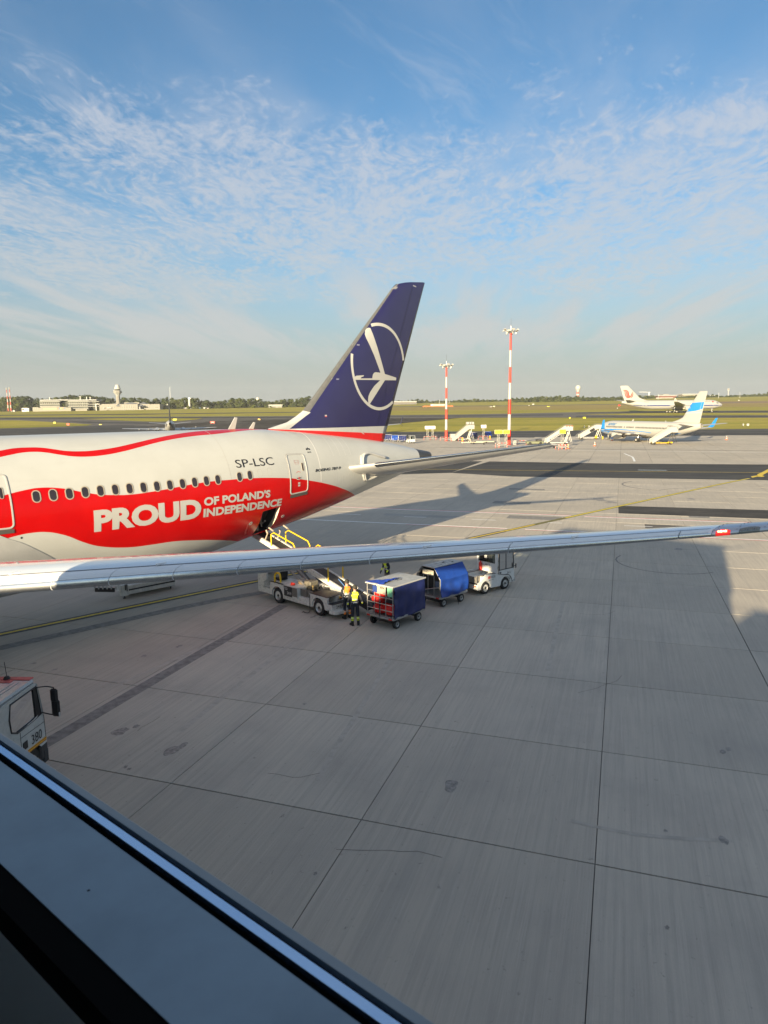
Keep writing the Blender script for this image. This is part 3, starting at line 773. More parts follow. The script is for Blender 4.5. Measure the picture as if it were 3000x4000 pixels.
mb = MB(); mb.box(FS(11.46, 2.33)+Vector((0, .5, 0)), (.05, .02, .09)); mb.build('hold_placard', letter_white, hold)

def skin_quad(name, rect, mt, parent, off=.006, cell=.25):
    """rect x0,x1,t0,t1 as a plate on the skin"""
    x0, x1, t0, t1 = rect; nx = max(1, int((x1-x0)/cell)+1); ny = max(1, int((t1-t0)*3/cell)+1)
    mb = MB(); mb.grid([[FS(x0+(x1-x0)*i/nx, t0+(t1-t0)*j/ny, off) for j in range(ny+1)] for i in range(nx+1)])
    return mb.build(name, mt, parent, smooth=True)
def rrect(hw, hh, r, n=5):
    pts = []
    for cx, cy, a in ((hw-r, hh-r, 0), (-hw+r, hh-r, 90), (-hw+r, -hh+r, 180), (hw-r, -hh+r, 270)):
        for k in range(n+1):
            t = rad(a+90*k/n); pts.append((cx+r*math.cos(t), cy+r*math.sin(t)))
    out = []
    for i, p in enumerate(pts):                        # no long straight edges: they must follow the curved skin
        q = pts[(i+1) % len(pts)]; m_ = max(1, int(math.hypot(q[0]-p[0], q[1]-p[1])/.15))
        out += [(p[0]+(q[0]-p[0])*k/m_, p[1]+(q[1]-p[1])*k/m_) for k in range(m_)]
    return out
def skin_ring(name, x, th, outer, inner, mt, parent, off=.012, lip=.0):
    """annulus between two outlines (metres about x,th) lying on the skin, with outer and inner edges"""
    Rr = lambda x_: (pchip(x_, KX, KT)-pchip(x_, KX, KB))/2
    def P(q, o): return FS(x+q[0], th-q[1]/Rr(x), o)
    n = len(outer); mb = MB()
    rows = [[P(q, -.004) for q in outer], [P(q, off) for q in outer], [P(q, off) for q in inner], [P(q, -.004-lip) for q in inner]]
    for i in range(3):
        for j in range(n):
            j2 = (j+1) % n; mb.poly([rows[i][j], rows[i][j2], rows[i+1][j2], rows[i+1][j]])
    return mb.build(name, mt, parent)
def skin_plate(name, x, th, outline, mt, parent, off=.004):
    Rr = (pchip(x, KX, KT)-pchip(x, KX, KB))/2
    bm = cut_grid(poly_bm(outline), .3, (1,)); wrap(bm, lambda a, b: FS(x+a, th-b/Rr, off))
    o = bm_obj(bm, name, mt, parent)
    return o
pane_depth = .0
for i in range(0, 19):
    if i == 14: continue
    x = i*.61+.05; th = 1.283 + (.004*max(0, i-12))
    if i in (17, 18):
        skin_ring('blank_window', x, th, rrect(.135, .215, .133), rrect(.125, .205, .123), mat('skin_joint', (.42, .40, .37), .5), plane, .003)
        continue
    fr = skin_ring('window', x, th, rrect(.165, .243, .16), rrect(.125, .203, .12), bezel_m, plane, .010)
    skin_plate('pane', x, th, rrect(.127, .205, .122), cabin_glass, fr, .0035)
# passenger doors
door_frame = mat('door_frame', (.48, .47, .45), .35); sill_m = mat('scuff_plate', (.09, .08, .07), .6)
def cabin_door(x0, x1, t0, t1, mark=True):
    x, th = (x0+x1)/2, (t0+t1)/2; Rr = (pchip(x, KX, KT)-pchip(x, KX, KB))/2; hw, hh = (x1-x0)/2, (t1-t0)/2*Rr
    d = skin_ring('cabin_door', x, th, rrect(hw, hh, .17), rrect(hw-.055, hh-.055, .125), door_frame, plane, .020)
    skin_ring('door_gap', x, th, rrect(hw+.02, hh+.02, .19), rrect(hw+.003, hh+.003, .173), mat('skin_gap', (.22, .20, .18), .6), d, .002)
    b = skin_ring('door_window', x1-.30-x+x, th-.30/Rr, rrect(.075, .225, .073), rrect(.055, .205, .053), bezel_m, d, .014)
    skin_plate('door_pane', x1-.30, th-.30/Rr, rrect(.056, .206, .054), cabin_glass, d, .005)
    skin_plate('scuff_plate', x, t1+.055/Rr*1.7, rrect(hw-.02, .075, .02), sill_m, d, .022)
    if mark:
        skin_ring('emblem_outline', x-.02, t0+.16, rrect(.21, .06, .055), rrect(.19, .042, .04), mat('door_marks', (.42, .40, .38), .5), d, .003)
        for dz in (.40, .50): skin_ring('placard', x-.02, t0+dz/Rr*1.05, rrect(.13, .05, .02), rrect(.118, .04, .015), mat('door_marks_red', (.40, .12, .10), .5), d, .003)
        skin_plate('handle_plate', x-.02, t0+1.30/Rr, [(.2*math.cos(2*math.pi*k/20), .085*math.sin(2*math.pi*k/20)) for k in range(20)], letter_white, d, .006)
        skin_plate('door_handle', x-.02, t0+1.30/Rr, rrect(.15, .022, .02), dark_metal, d, .012)
        skin_plate('handle_hub', x-.02, t0+1.30/Rr, [(.05*math.cos(2*math.pi*k/12), .05*math.sin(2*math.pi*k/12)) for k in range(12)], red_p, d, .016)
        arc = [(-.15+.30*k/8, .05*math.sin(math.pi*k/8)) for k in range(9)]
        skin_plate('arrow_mark', x-.02, t0+1.02/Rr, [(a, b+.012) for a, b in arc]+[(a, b-.012) for a, b in reversed(arc)], signal_red, d, .004)
        for dz in (1.56, 1.68): skin_plate('placard', x-.02, t0+dz/Rr, rrect(.075, .045, .01), letter_white, d, .004)
    return d
cabin_door(12.32, 13.60, 1.000, 1.800).name = 'cabin_door'
cabin_door(-2.15, -.83, .965, 1.637, False)
# circumferential skin joints, and the rows of pale dashes on the tail
joint_m = mat('skin_joint', (.42, .40, .37), .5)
for x, wd, mt, t0, t1 in ((8.71, .022, joint_m, .0, 1.32), (14.55, .075, mat('joint_tape', (.68, .66, .62), .35), .05, 1.66), (-3.0, .02, joint_m, .3, 1.5)):
    skin_quad('skin_joint', (x, x+wd, t0, t1), mt, plane, .003)
mb = MB()
for x in (15.78, 16.32, 16.80, 17.25):
    for t in [q/26 for q in range(4, 29)] + [q/26 for q in range(38, 48)]:
        if x > 16.2 and 1.33 < t < 1.6: continue
        mb.grid([[FS(x, t, .004), FS(x, t+.024, .004)], [FS(x+.035, t, .004), FS(x+.035, t+.024, .004)]])
tag(mb.build('fastener_dashes', mat('dash_tape', (.60, .585, .56), .35), plane), kind='stuff')
# lettering
def skin_text(name, s, x0, x1, zb, h, mt, bold=0.0, shear=0.0, off=.010):
    bm = cut_grid(text_mesh(s, h, x1-x0, bold, shear), .22)
    def fn(a, b):
        x = x0+a; t = th_at_z(x, zb); Rr = (pchip(x, KX, KT)-pchip(x, KX, KB))/2
        return FS(x, t-b/Rr, off)
    wrap(bm, fn); return bm_obj(bm, name, mt, plane)
skin_text('lettering', 'PROUD', 2.10, 6.97, 4.40, .91, letter_white, .052)
skin_text('lettering', "OF POLAND'S", 7.12, 10.98, 4.93, .395, letter_white, .042)
skin_text('lettering', 'INDEPENDENCE', 7.09, 11.80, 4.41, .405, letter_white, .042)
skin_text('registration', 'SP-LSC', 9.14, 11.42, 6.49, .42, letter_black, .0)
skin_text('type_lettering', 'BOEING 787-9', 14.17, 16.20, 5.93, .15, letter_black, .03, .3)
skin_text('small_lettering', 'IATA', 13.93, 14.20, 6.93, .075, letter_black, .02)
bm = bmesh.new()
for a, r1, r2 in ((90, .09, .09), (30, .13, .07), (150, .13, .07), (0, .15, .04), (180, .15, .04)):
    pts = [(math.cos(rad(a))*.09+math.cos(rad(a))*r1*.5*math.cos(t)-math.sin(rad(a))*.035*math.sin(t), math.sin(rad(a))*.09+math.sin(rad(a))*r1*.5*math.cos(t)+math.cos(rad(a))*.035*math.sin(t)) for t in [2*math.pi*k/10 for k in range(10)]]
    bm.faces.new([bm.verts.new((p[0], p[1], 0)) for p in pts])
tz = 7.10; wrap(bm, lambda a, b: FS(14.06+a, th_at_z(14.06, tz)-b/2.45, .008)); bm_obj(bm, 'winged_emblem', letter_black, plane)
for x, t in ((10.01, 2.172), (12.19, 2.264)):
    skin_ring('service_port', x, t, [(.10*math.cos(2*math.pi*k/18), .10*math.sin(2*math.pi*k/18)) for k in range(18)], [(.05*math.cos(2*math.pi*k/18), .05*math.sin(2*math.pi*k/18)) for k in range(18)], letter_white, plane, .006)
skin_plate('drain_port', -.61, 1.765, [(.04*math.cos(2*math.pi*k/12), .04*math.sin(2*math.pi*k/12)) for k in range(12)], black_p, plane, .006)
skin_plate('scuffed_panel', 9.85, 2.28, [(-.05, .35), (.02, .36), (.10, -.25), (.20, -.45), (.1, -.5), (-.02, -.2)], mat('scuffed_red', (.62, .05, .045), .5), plane, .004)
# blade aerials on the crown
for x, h, c in ((10.55, .58, .36), (11.72, .34, .26)):
    mb = MB(); z0 = pchip(x, KX, KT)-.02
    mb.prism([(x-c*.6, z0), (x+c*.5, z0), (x+c*.95, z0+h), (x+c*.55, z0+h+.02)], -.022, .022); mb.build('blade_aerial', white, plane)
# belly fairing over the wing root
mb = MB(); rows = []
end = [(1.70, -1.35), (1.756, -1.06), (1.821, -.64), (1.906, -.24), (2.035, .29), (2.15, .69), (2.5, 1.3), (3.14, 1.6)]
def fend(t):
    for (a, xa), (b, xb) in zip(end, end[1:]):
        if t <= b: return xa+(xb-xa)*max(0, (t-a))/(b-a)
    return end[-1][1]
for k in range(25):
    t = 1.70+(math.pi-1.70)*k/24; row = []
    for j in range(15):
        q = j/14; x = -21+(fend(t)+21)*q; edge = min(1, (1-q)*4)**.6*min(1, k/4)
        row.append(FS(x, t, .018+.34*edge))
    rows.append(row)
rows2 = [[Vector((p.x, -p.y, p.z)) for p in r] for r in reversed(rows)]
mb.grid(rows+rows2[1:]); mb.build('belly_fairing', mat('fairing_paint', (.44, .435, .42), .35, coat=.2, var=.03), plane, smooth=True)

# ---- fin and rudder
def fin_le(z):
    P = [(7.0, 12.59), (8.18, 12.59), (8.27, 13.31), (8.47, 13.96), (8.8, 14.63), (9.13, 15.17)]
    if z <= 9.13:
        for (a, xa), (b, xb) in zip(P, P[1:]):
            if z <= b: return xa+(xb-xa)*(z-a)/(b-a)
    if z <= 16.34: return 15.17+(z-9.13)*(22.21-15.17)/(16.34-9.13)
    Q = [(16.34, 22.21), (16.67, 22.66), (16.83, 23.32), (16.91, 23.82), (17.05, 25.0)]
    for (a, xa), (b, xb) in zip(Q, Q[1:]):
        if z <= b+1e-6: return xa+(xb-xa)*(z-a)/(b-a)
    return 25.0
def fin_te(z): return 21.34+(z-7.0)*(25.25-21.34)/(17.05-7.0)
def naca(c, t): return 5*t*(.2969*math.sqrt(max(c, 0))-.126*c-.3516*c*c+.2843*c**3-.1036*c**4)
def fin_y(x, z):
    le = 15.17+(z-9.13)*.9764; te = fin_te(z); ch = max(te-le, .5); c = (x-le)/ch
    y = naca(min(max(c, 0), 1), .105)*ch if 0 <= c <= 1 else 0.0
    if z > 16.34:
        y *= max(.05, 1-((z-16.34)/.72)**2)**.5
    d = x-fin_le(z)
    dor = .20*min(1, max(0, d)/.5)**.5*min(1, max(0, te-x)/2) if z < 9.6 else 0.0
    return max(y, dor)
fin_mats = [navy, grey_p, white, red_p, mat('fin_tip_grey', (.22, .22, .23), .4)]
def fin_mesh(sign):
    bm = bmesh.new(); zs = [7.0+.30*k for k in range(31)] + [16.2, 16.34, 16.5, 16.67, 16.75, 16.83, 16.91, 16.98, 17.05]
    fr = [0, .004, .012, .03, .06]+[.1+.9*k/24 for k in range(25)]
    vv = [[bm.verts.new((fin_le(z)+(fin_te(z)-fin_le(z))*f, 0, z)) for f in fr] for z in zs]
    for i in range(len(zs)-1):
        for j in range(len(fr)-1): bm.faces.new((vv[i][j], vv[i][j+1], vv[i+1][j+1], vv[i+1][j]))
    def cut(p, q):
        d = Vector((q[0]-p[0], 0, q[1]-p[1])); n = Vector((-d.z, 0, d.x)).normalized()
        bmesh.ops.bisect_plane(bm, geom=bm.verts[:]+bm.edges[:]+bm.faces[:], plane_co=(p[0], 0, p[1]), plane_no=n)
        return lambda c: (c-Vector((p[0], 0, p[1]))).dot(n)
    band = cut((15.30, 8.9), (22.3, 16.34)); nz = cut((14.0, 8.16), (21.5, 8.13)); wr = cut((14.85, 8.06), (21.26, 7.69))
    dl = cut((14.09, 8.19), (15.05, 8.75)); up = cut((10, 16.34), (30, 16.34)); low = cut((15.0, 9.16), (15.62, 8.98))
    for f in bm.faces:
        c = f.calc_center_median()
        k = 0
        if band(c) > 0 and low(c) > 0: k = 1
        if up(c) > 0 and c.x < 22.62: k = 4
        if dl(c) > 0 and low(c) < 0 and c.x < 15.6: k = 2
        if nz(c) < 0: k = 2
        if wr(c) < 0: k = 3
        f.material_index = k
    for v in bm.verts: v.co.y = sign*fin_y(v.co.x, v.co.z)
    return bm
bm = fin_mesh(-1); b2 = fin_mesh(1); tmp = bpy.data.meshes.new('t'); b2.to_mesh(tmp); b2.free(); bm.from_mesh(tmp); bpy.data.meshes.remove(tmp)
bmesh.ops.remove_doubles(bm, verts=bm.verts[:], dist=.0008); bmesh.ops.recalc_face_normals(bm, faces=bm.faces[:])
me = bpy.data.meshes.new('tail_fin'); bm.to_mesh(me); bm.free()
for q in fin_mats: me.materials.append(q)
me.polygons.foreach_set('use_smooth', [True]*len(me.polygons)); fin = link('tail_fin', me, plane)
def fin_decal(name, pts, mt, off=.008, parent=None):
    bm = cut_grid(poly_bm(pts), .4); wrap(bm, lambda x, z: Vector((x, -(fin_y(x, z)+off), z))); return bm_obj(bm, name, mt, parent or plane)
# the ring, clipped by the grey edge band and the trailing edge
cx, cz, ro, ri = 20.93, 11.66, 2.57, 2.39
def inside(x, z):
    bx = 15.30+(z-8.9)*(7.0/7.44)
    return bx+.02 < x < fin_te(z)-.02
bm = bmesh.new(); N_ = 160
for k in range(N_):
    a, b_ = 2*math.pi*k/N_, 2*math.pi*(k+1)/N_
    q = [(cx+r*math.cos(t)*.935, cz+r*math.sin(t)) for r, t in ((ri, a), (ro, a), (ro, b_), (ri, b_))]
    if all(inside(*p) for p in q): bm.faces.new([bm.verts.new((x, -(fin_y(x, z)+.008), z)) for x, z in q])
bm_obj(bm, 'crane_ring', letter_white, fin)
up_wing = [(20.98, 11.32), (20.44, 12.26), (19.83, 13.26), (19.76, 13.49), (19.83, 13.72), (19.95, 13.84), (20.08, 13.89), (20.21, 13.88), (21.39, 11.26)]
body = [(20.24, 10.88), (20.25, 11.05), (20.30, 11.20), (20.40, 11.30), (20.54, 11.34), (20.98, 11.32), (21.39, 11.26), (22.52, 11.07), (22.50, 10.91), (21.41, 10.89), (20.96, 10.88)]
low_wing = [(21.41, 10.89), (20.0, 9.43), (19.90, 9.55), (19.87, 9.75), (19.92, 9.95), (20.05, 10.16), (20.41, 10.52), (20.96, 10.88)]
head = [(18.73, 10.85), (18.71, 10.95), (18.80, 11.04), (18.92, 11.09), (19.53, 11.13), (19.47, 11.05), (19.34, 11.03), (19.28, 10.99), (19.24, 10.94), (20.24, 10.97), (20.24, 10.88)]
for nm, q in (('crane_wing', up_wing), ('crane_body', body), ('crane_wing', low_wing), ('crane_head', head)):
    bm = cut_grid(poly_bm(q), .4); wrap(bm, lambda x, z: Vector((x, -(fin_y(x, z)+.009), z))); bm_obj(bm, nm, letter_white, fin)
gap = mat('rudder_gap', (.012, .011, .04), .5)
def fin_line(pts, w_, mt, nm='rudder_joint'):
    q = []
    for p, s_ in [(p, -1) for p in pts]+[(p, 1) for p in reversed(pts)]: q.append((p[0]+s_*w_/2, p[1]))
    bm = cut_grid(poly_bm(q), .4); wrap(bm, lambda x, z: Vector((x, -(fin_y(x, z)+.006), z))); bm_obj(bm, nm, mt, fin)
fin_line([(23.95, 16.6), (20.72, 8.2)], .022, gap)
fin_line([(19.1, 7.92), (19.55, 7.70)], .10, white, 'rudder_fairing')
for x, z in ((18.88, 12.85), (17.18, 10.86)):
    mb = MB(); mb.lathe([(.045, -.004), (.045, .008), (.075, .008), (.075, -.004)], (x, -(fin_y(x, z)), z), 'Y', 14); mb.build('static_port', mat('port_grey', (.30, .30, .34), .4), fin)
    fin_decal('fin_panel', [(x+.22, z-.03), (x+.40, z-.03), (x+.44, z+.03), (x+.25, z+.04)], mat('small_panel', (.22, .22, .28), .4), .007, fin)
fin_decal('small_flag', [(16.40, 8.80), (16.54, 8.80), (16.54, 8.87), (16.40, 8.87)], letter_white, .007, fin)
fin_decal('small_flag_stripe', [(16.40, 8.76), (16.54, 8.76), (16.54, 8.80), (16.40, 8.80)], red_p, .007, fin)
fin_decal('tip_lamp', [(24.02, 16.70), (24.35, 16.66), (24.35, 16.73), (24.06, 16.77)], mat('port_grey', (.30, .30, .34), .4), .006, fin)

# ---- generic lifting surface
def wing_rows(secs, fr_u, fr_l):
    """secs: (le point, chord, incidence slope, thickness, span point scale) -> rows upper LE..TE, lower TE..LE"""
    rows = []
    for sec in secs:
        le, ch, inc, tk, camb = sec[:5]; up, lo2 = [], []
        if len(sec) > 5:                               # drooped, blunt-nosed slat section
            for f in fr_u: up.append(Vector((le[0]+f*ch, le[1], le[2]+(camb*4*f*(1-f)-.025*math.exp(-f/.1)+naca(f, tk)*(1+.6*math.exp(-f/.05)))*ch-f*ch*math.tan(inc))))
            for f in fr_l: lo2.append(Vector((le[0]+f*ch, le[1], le[2]+(camb*4*f*(1-f)-.025*math.exp(-f/.1)-naca(f, tk)*(1+.6*math.exp(-f/.05))*(.4+.6*math.exp(-f/.02)))*ch-f*ch*math.tan(inc))))
            rows.append((up, lo2)); continue
        for f in fr_u: up.append(Vector((le[0]+f*ch, le[1], le[2]+(camb*4*f*(1-f)+naca(f, tk))*ch-f*ch*math.tan(inc))))
        for f in fr_l: lo2.append(Vector((le[0]+f*ch, le[1], le[2]+(camb*4*f*(1-f)-naca(f, tk))*ch-f*ch*math.tan(inc))))
        rows.append((up, lo2))
    return rows
def w_le(Y):
    a = abs(Y); x = .3-(27.2-a)*.70
    if a > 27.0: x += .16*(a-27.0)**2
    z = 6.272+(a-18.355)*(.131 if a > 12 else .131)
    if a < 12: z = 6.272+(12-18.355)*.131-(12-a)*.17
    return x, z
def w_sec(Y):
    a = abs(Y); x, z = w_le(Y); ch = 1.55+(27.2-a)*.333
    if a < 10: ch += (10-a)*.45
    if a > 27.2: ch = max(.35, 1.55-(a-27.2)*.40)
    k = (a-18)/10; inc = .085+.045*min(1, max(-1, k)); tk = .105
    z += (.10-.05*min(1.2, max(-.5, k)))+1.1*tk*tk*ch*.9+.055
    return ((x, Y, z), ch, inc, tk, .02, True)
def span(a, b, n): return [a+(b-a)*k/n for k in range(n+1)]
fr_full = [0, .0006, .002, .004, .008, .014, .025, .045, .085]+[.085+.915*k/22 for k in range(1, 23)]
SL_U, SL_L = .05, .055
slat_u = [0, .0005, .0012, .0022, .0036, .006]; slat_u2 = [.006, .012, .02, .034, SL_U]; slat_l = [0, .0005, .0012, .003, .006, .010, .016, .026, .04, SL_L]
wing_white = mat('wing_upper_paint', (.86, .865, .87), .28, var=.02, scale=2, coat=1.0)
slat_metal = mat('slat_metal', (.60, .61, .63), .27, 1.0, var=.05, scale=9)
root_ys = span(-2.2, -30.0, 56)
# wing box behind the slats
mb = MB()
for ya, yb, st in ((-2.2, -27.09, .05),):
    ys = span(ya, yb, 50); rows = []
    for y in ys:
        s_ = w_sec(y)
        fu = [st+.002]+[st+(1-st)*k/24 for k in range(1, 25)]; fl = [SL_L+(1-SL_L)*k/16 for k in range(17)]
        (u_, l_), = wing_rows([s_], fu, fl)
        rows.append(list(reversed(l_))+u_)
    mb.grid(rows, True)
wing = mb.build('left_wing', wing_white, plane, smooth=rad(40)); wing['label'] = 'near wing with bright metal leading edge reaching towards the viewer'
# slats: one part each, bright nose and painted top
slat_edges = [-17.0, -19.10, -19.92, -20.80, -21.65, -22.46, -23.305, -24.92, -26.75, -27.09]
slat_edges = [-4.0, -8.0, -12.5, -15.0] + slat_edges
for ya, yb in zip(slat_edges, slat_edges[1:]):
    mb = MB(); g_ = .006; ys = span(ya-g_, yb+g_, max(3, int(abs(ya-yb)/.35)))
    r1, r2 = [], []
    for y in ys:
        (u_, l_), = wing_rows([w_sec(y)], slat_u, slat_l); (u2, _), = wing_rows([w_sec(y)], slat_u2, [0])
        up2 = [p+Vector((0, 0, .004)) for p in u2]; up2[-1].z -= .002
        r1.append(list(reversed(l_))+u_[1:]); r2.append([u_[-1]]+up2[1:]+[up2[-1]-Vector((0, 0, .02))])
    mb.slot(0).grid(r1); mb.slot(1).grid(r2)
    for r in (r1, r2):
        for e in (r[0], r[-1]): mb.face([mb.vert(p) for p in e])
    mb.build('slat', [slat_metal, wing_white], wing, smooth=rad(35))
for y in (-18.3, -20.45, -23.9, -25.6):                    # little locating lugs on the slat line
    (u_, _), = wing_rows([w_sec(y)], [.045, .085], [0]); a, b_ = u_
    mb = MB(); mb.box((a+b_)/2+Vector((0, 0, .012)), (.16, .03, .03)); mb.build('slat_lug', wing_white, wing)
line_m = mat('wing_joint', (.16, .16, .17), .6)
mb = MB()
for y0, y1, f0, f1 in ((-16.0, -26.0, .30, .30), (-16, -26, .62, .62)):
    ys = span(y0, y1, 24); mb.grid([[wing_rows([w_sec(y)], [f], [0])[0][0][0]+Vector((0, 0, .003)) for f in (f0, f0+.006)] for y in ys])
mb.build('panel_joint', line_m, wing)
mb = MB(); ys = span(-16.5, -27.05, 60); mb.grid([[wing_rows([w_sec(y)], [f], [0])[0][0][0]+Vector((0, 0, .006)) for f in (SL_U-.0015, SL_U+.006)] for y in ys]); mb.build('slat_gap', line_m, wing)
mb = MB(); mb.grid([[wing_rows([w_sec(y)], [f], [0])[0][0][0]+Vector((-.002, 0, .003)) for f in (.0056, .0068)] for y in ys]); mb.build('slat_edge', mat('slat_edge_grey', (.34, .35, .37), .5), wing)
# raked tip: bare metal with two lamp windows set in the leading edge
mb = MB(); ys = span(-27.09, -30.05, 16); rows = []
for y in ys:
    (u_, l_), = wing_rows([w_sec(y)], fr_full, fr_full); rows.append(list(reversed(l_))+u_[1:])
mb.grid(rows, True); mb.face([mb.vert(p) for p in rows[-1]])
tip_metal = mat('wing_tip_metal', (.50, .53, .58), .34, .85, var=.05, scale=4)
tip = mb.build('wing_tip', tip_metal, wing, smooth=rad(40))
nav_red = mat('lit_navigation_lamp', (.9, .05, .03), .2, emit=(1.0, .13, .05), es=18)
lens_red = mat('red_lamp_lens', (.45, .02, .02), .06, spec=.9, emit=(1, .03, .02), es=.25)
def lamp_patch(nm, y0, y1, mt, parent, fu=.03, fl=.035, off=.006):
    mb = MB(); rows = []; n = 9
    for k in range(n):
        q = k/(n-1); y = y0+(y1-y0)*q; sh = math.sin(math.pi*(.08+.84*q))**.6
        (u_, l_), = wing_rows([w_sec(y)], [fu*sh*t for t in (0, .1, .3, .6, 1)], [fl*sh*t for t in (0, .1, .3, .6, 1)])
        o = Vector((-off, 0, off*.2)); rows.append([p+o for p in reversed(l_)]+[p+o for p in u_[1:]])
    mb.grid(rows); return mb.build(nm, mt, parent, smooth=True)
lamp_patch('navigation_lamp', -27.13, -27.275, lens_red, wing, .026, .018)
mb = MB()
for k, y in enumerate((-27.16, -27.185, -27.21, -27.23)):
    (u_, l_), = wing_rows([w_sec(y)], [.004, .014], [0]); mb.cbox((u_[0]+u_[1])/2+Vector((-.022, 0, .006)), (.02, .024, .016+.006*(k % 2)), .004)
mb.build('lit_bulb', nav_red, wing)
lamp_patch('strobe_lamp', -27.36, -27.56, mat('lamp_window', (.20, .21, .20), .06, spec=.9), wing, .045, .03)
mb = MB()
for k in range(8):
    y = -27.38-.021*k; (u_, l_), = wing_rows([w_sec(y)], [.008+.003*(k % 3)], [0]); mb.box(u_[0]+Vector((-.010, 0, .006)), (.012, .010, .03), None); 
mb.build('lamp_reflector', chrome, wing)
mb = MB()
for y0, n in ((-27.11, 14), (-27.60, 14), (-27.33, 8)):
    for k in range(n):
        (u_, _), = wing_rows([w_sec(y0-.012*(k % 2))], [.02+.05*k], [0]); mb.box(u_[0]+Vector((0, 0, .001)), (.010, .010, .006))
tag(mb.build('rivet_row', mat('rivet', (.15, .15, .16), .5), wing), kind='stuff')
# far wing, seen only through the shadow it throws
mb = MB(); rows = []
for y in span(2.2, 30.0, 40):
    (u_, l_), = wing_rows([w_sec(y)], fr_full, fr_full); rows.append(list(reversed(l_))+u_[1:])
mb.grid(rows, True); mb.build('right_wing', wing_white, plane, smooth=rad(40))

# ---- tailplane
def st_sec(y, s_):
    a = abs(y); le = 17.0+(a-1.9)*.83
    if a > 8.8: le += (a-8.8)**2*.5
    te = 21.95+(a-1.5)*.395
    if a > 9.5: te = min(te, 25.15+(a-9.5)*.3)
    ch = max(te-le, .25)
    return ((le, y, 5.98+(a-1.9)*.152), ch, .105, .10, -.01)
edge_metal = mat('polished_leading_edge', (.66, .64, .60), .16, 1.0, var=.03)
for sgn, nm in ((-1, 'left_tailplane'), (1, 'right_tailplane')):
    mb = MB()
    ys = [sgn*a for a in span(1.0, 2.85, 6)]; rows = []
    for y in ys:
        (u_, l_), = wing_rows([st_sec(y, sgn)], fr_full, fr_full); rows.append(list(reversed(l_))+u_[1:])
    mb.slot(0).grid(rows, True)
    ys = [sgn*a for a in span(2.85, 9.95, 26)]; r1, r2 = [], []
    for y in ys:
        s_ = st_sec(y, sgn)
        (u_, l_), = wing_rows([s_], [0, .002, .006, .012, .025, .05], [0, .002, .006, .012, .025, .045]); r1.append(list(reversed(l_))+u_[1:])
        (u_, l_), = wing_rows([s_], [.05, .15, .3, .5, .7, .85, 1], [.045, .15, .3, .5, .7, .85, 1]); r2.append(list(reversed(l_))+u_)
    mb.slot(1).grid(r1); mb.slot(2).grid(r2)
    mb.face([mb.vert(p) for p in r2[-1]]); mb.face([mb.vert(p) for p in r1[-1]])
    mb.build(nm, [white, edge_metal, mat('tailplane_paint', (.50, .50, .50), .4, var=.04)], plane, smooth=rad(40))
# raised seal round the tailplane root
seal = mat('root_seal', (.50, .49, .47), .35, coat=.3)
def seal_tube(pts, r): 
    q = smoothpts([FS(a, t, .03) for a, t in pts], 5); mb = MB(); mb.tube(q, r, 8); mb.build('root_seal', seal, plane, smooth=True)
seal_tube([(18.09, 1.433), (18.20, 1.24), (18.40, 1.13), (18.75, 1.085), (19.1, 1.095), (19.66, 1.182), (20.36, 1.291)], .085)
seal_tube([(18.21, 1.66), (18.40, 1.90), (18.62, 1.985), (18.95, 1.99), (19.31, 1.975), (19.81, 1.89)], .075)
seal_tube([(18.12, 1.144), (17.99, 1.385), (18.10, 1.698), (18.38, 1.98)], .05)
# landing gear (below the wing root, out to the left of the picture)
for sgn in (-1, 1):
    mb = MB(); mb.slot(0).cyl((-5.6, 4.9*sgn, .8), (-5.6, 4.4*sgn, 3.2), .19, 12)
    mb.slot(1)
    for dx in (-.75, .75):
        for dy in (-.55, .55): mb.cyl((-5.6+dx, 4.9*sgn+dy-.24, .67), (-5.6+dx, 4.9*sgn+dy+.24, .67), .67, 18)
    mb.build('main_gear', [steel, rubber], plane)
mb = MB(); mb.slot(0).cyl((-31.4, 0, .5), (-31.4, 0, 2.6), .12, 10); mb.slot(1).cyl((-31.4, -.5, .5), (-31.4, -.15, .5), .5, 16); mb.cyl((-31.4, .15, .5), (-31.4, .5, .5), .5, 16); mb.build('nose_gear', [steel, rubber], plane)
# ------------------------------------------------------------------ ground equipment near the airliner
def wheel(parent, c, r, w_, axis='Y', hub=steel, rim_r=.58, side=1):
    """tyre with rounded shoulders + dished rim with studs"""
    c = Vector(c); t = MB()
    prof = [(r*.60, -w_/2), (r*.90, -w_/2), (r*.975, -w_*.40), (r, -w_*.25), (r, w_*.25), (r*.975, w_*.40), (r*.90, w_/2), (r*.60, w_/2)]
    t.lathe(prof, (0, 0, 0), axis, 24); tyre = t.build('wheel', rubber, parent, smooth=rad(35)); tyre.location = c
    h = MB(); s_ = side
    prof = [(r*.61, w_*.46*s_), (r*.56, w_*.40*s_), (r*.50, w_*.22*s_), (r*.30, w_*.18*s_), (r*.26, w_*.34*s_), (r*.10, w_*.38*s_), (.001, w_*.38*s_)]
    h.lathe(prof, (0, 0, 0), axis, 20)
    for k in range(6):
        a = 2*math.pi*k/6; q = (r*.38*math.cos(a), r*.38*math.sin(a))
        if axis == 'Y': p0 = Vector((q[1], w_*.18*s_, q[0])); p1 = Vector((q[1], w_*.30*s_, q[0]))
        else: p0 = Vector((w_*.18*s_, q[0], q[1])); p1 = Vector((w_*.30*s_, q[0], q[1]))
        h.cyl(p0, p1, r*.05, 6)
    h.build('rim', hub, tyre, smooth=rad(35))
    b = MB(); ax = Vector((0, 1, 0)) if axis == 'Y' else Vector((1, 0, 0))
    b.cyl(ax*(w_*.30*s_), ax*(w_*.50*s_), r*.16, 10); b.build('hub_cap', dark_metal, tyre)
    return tyre
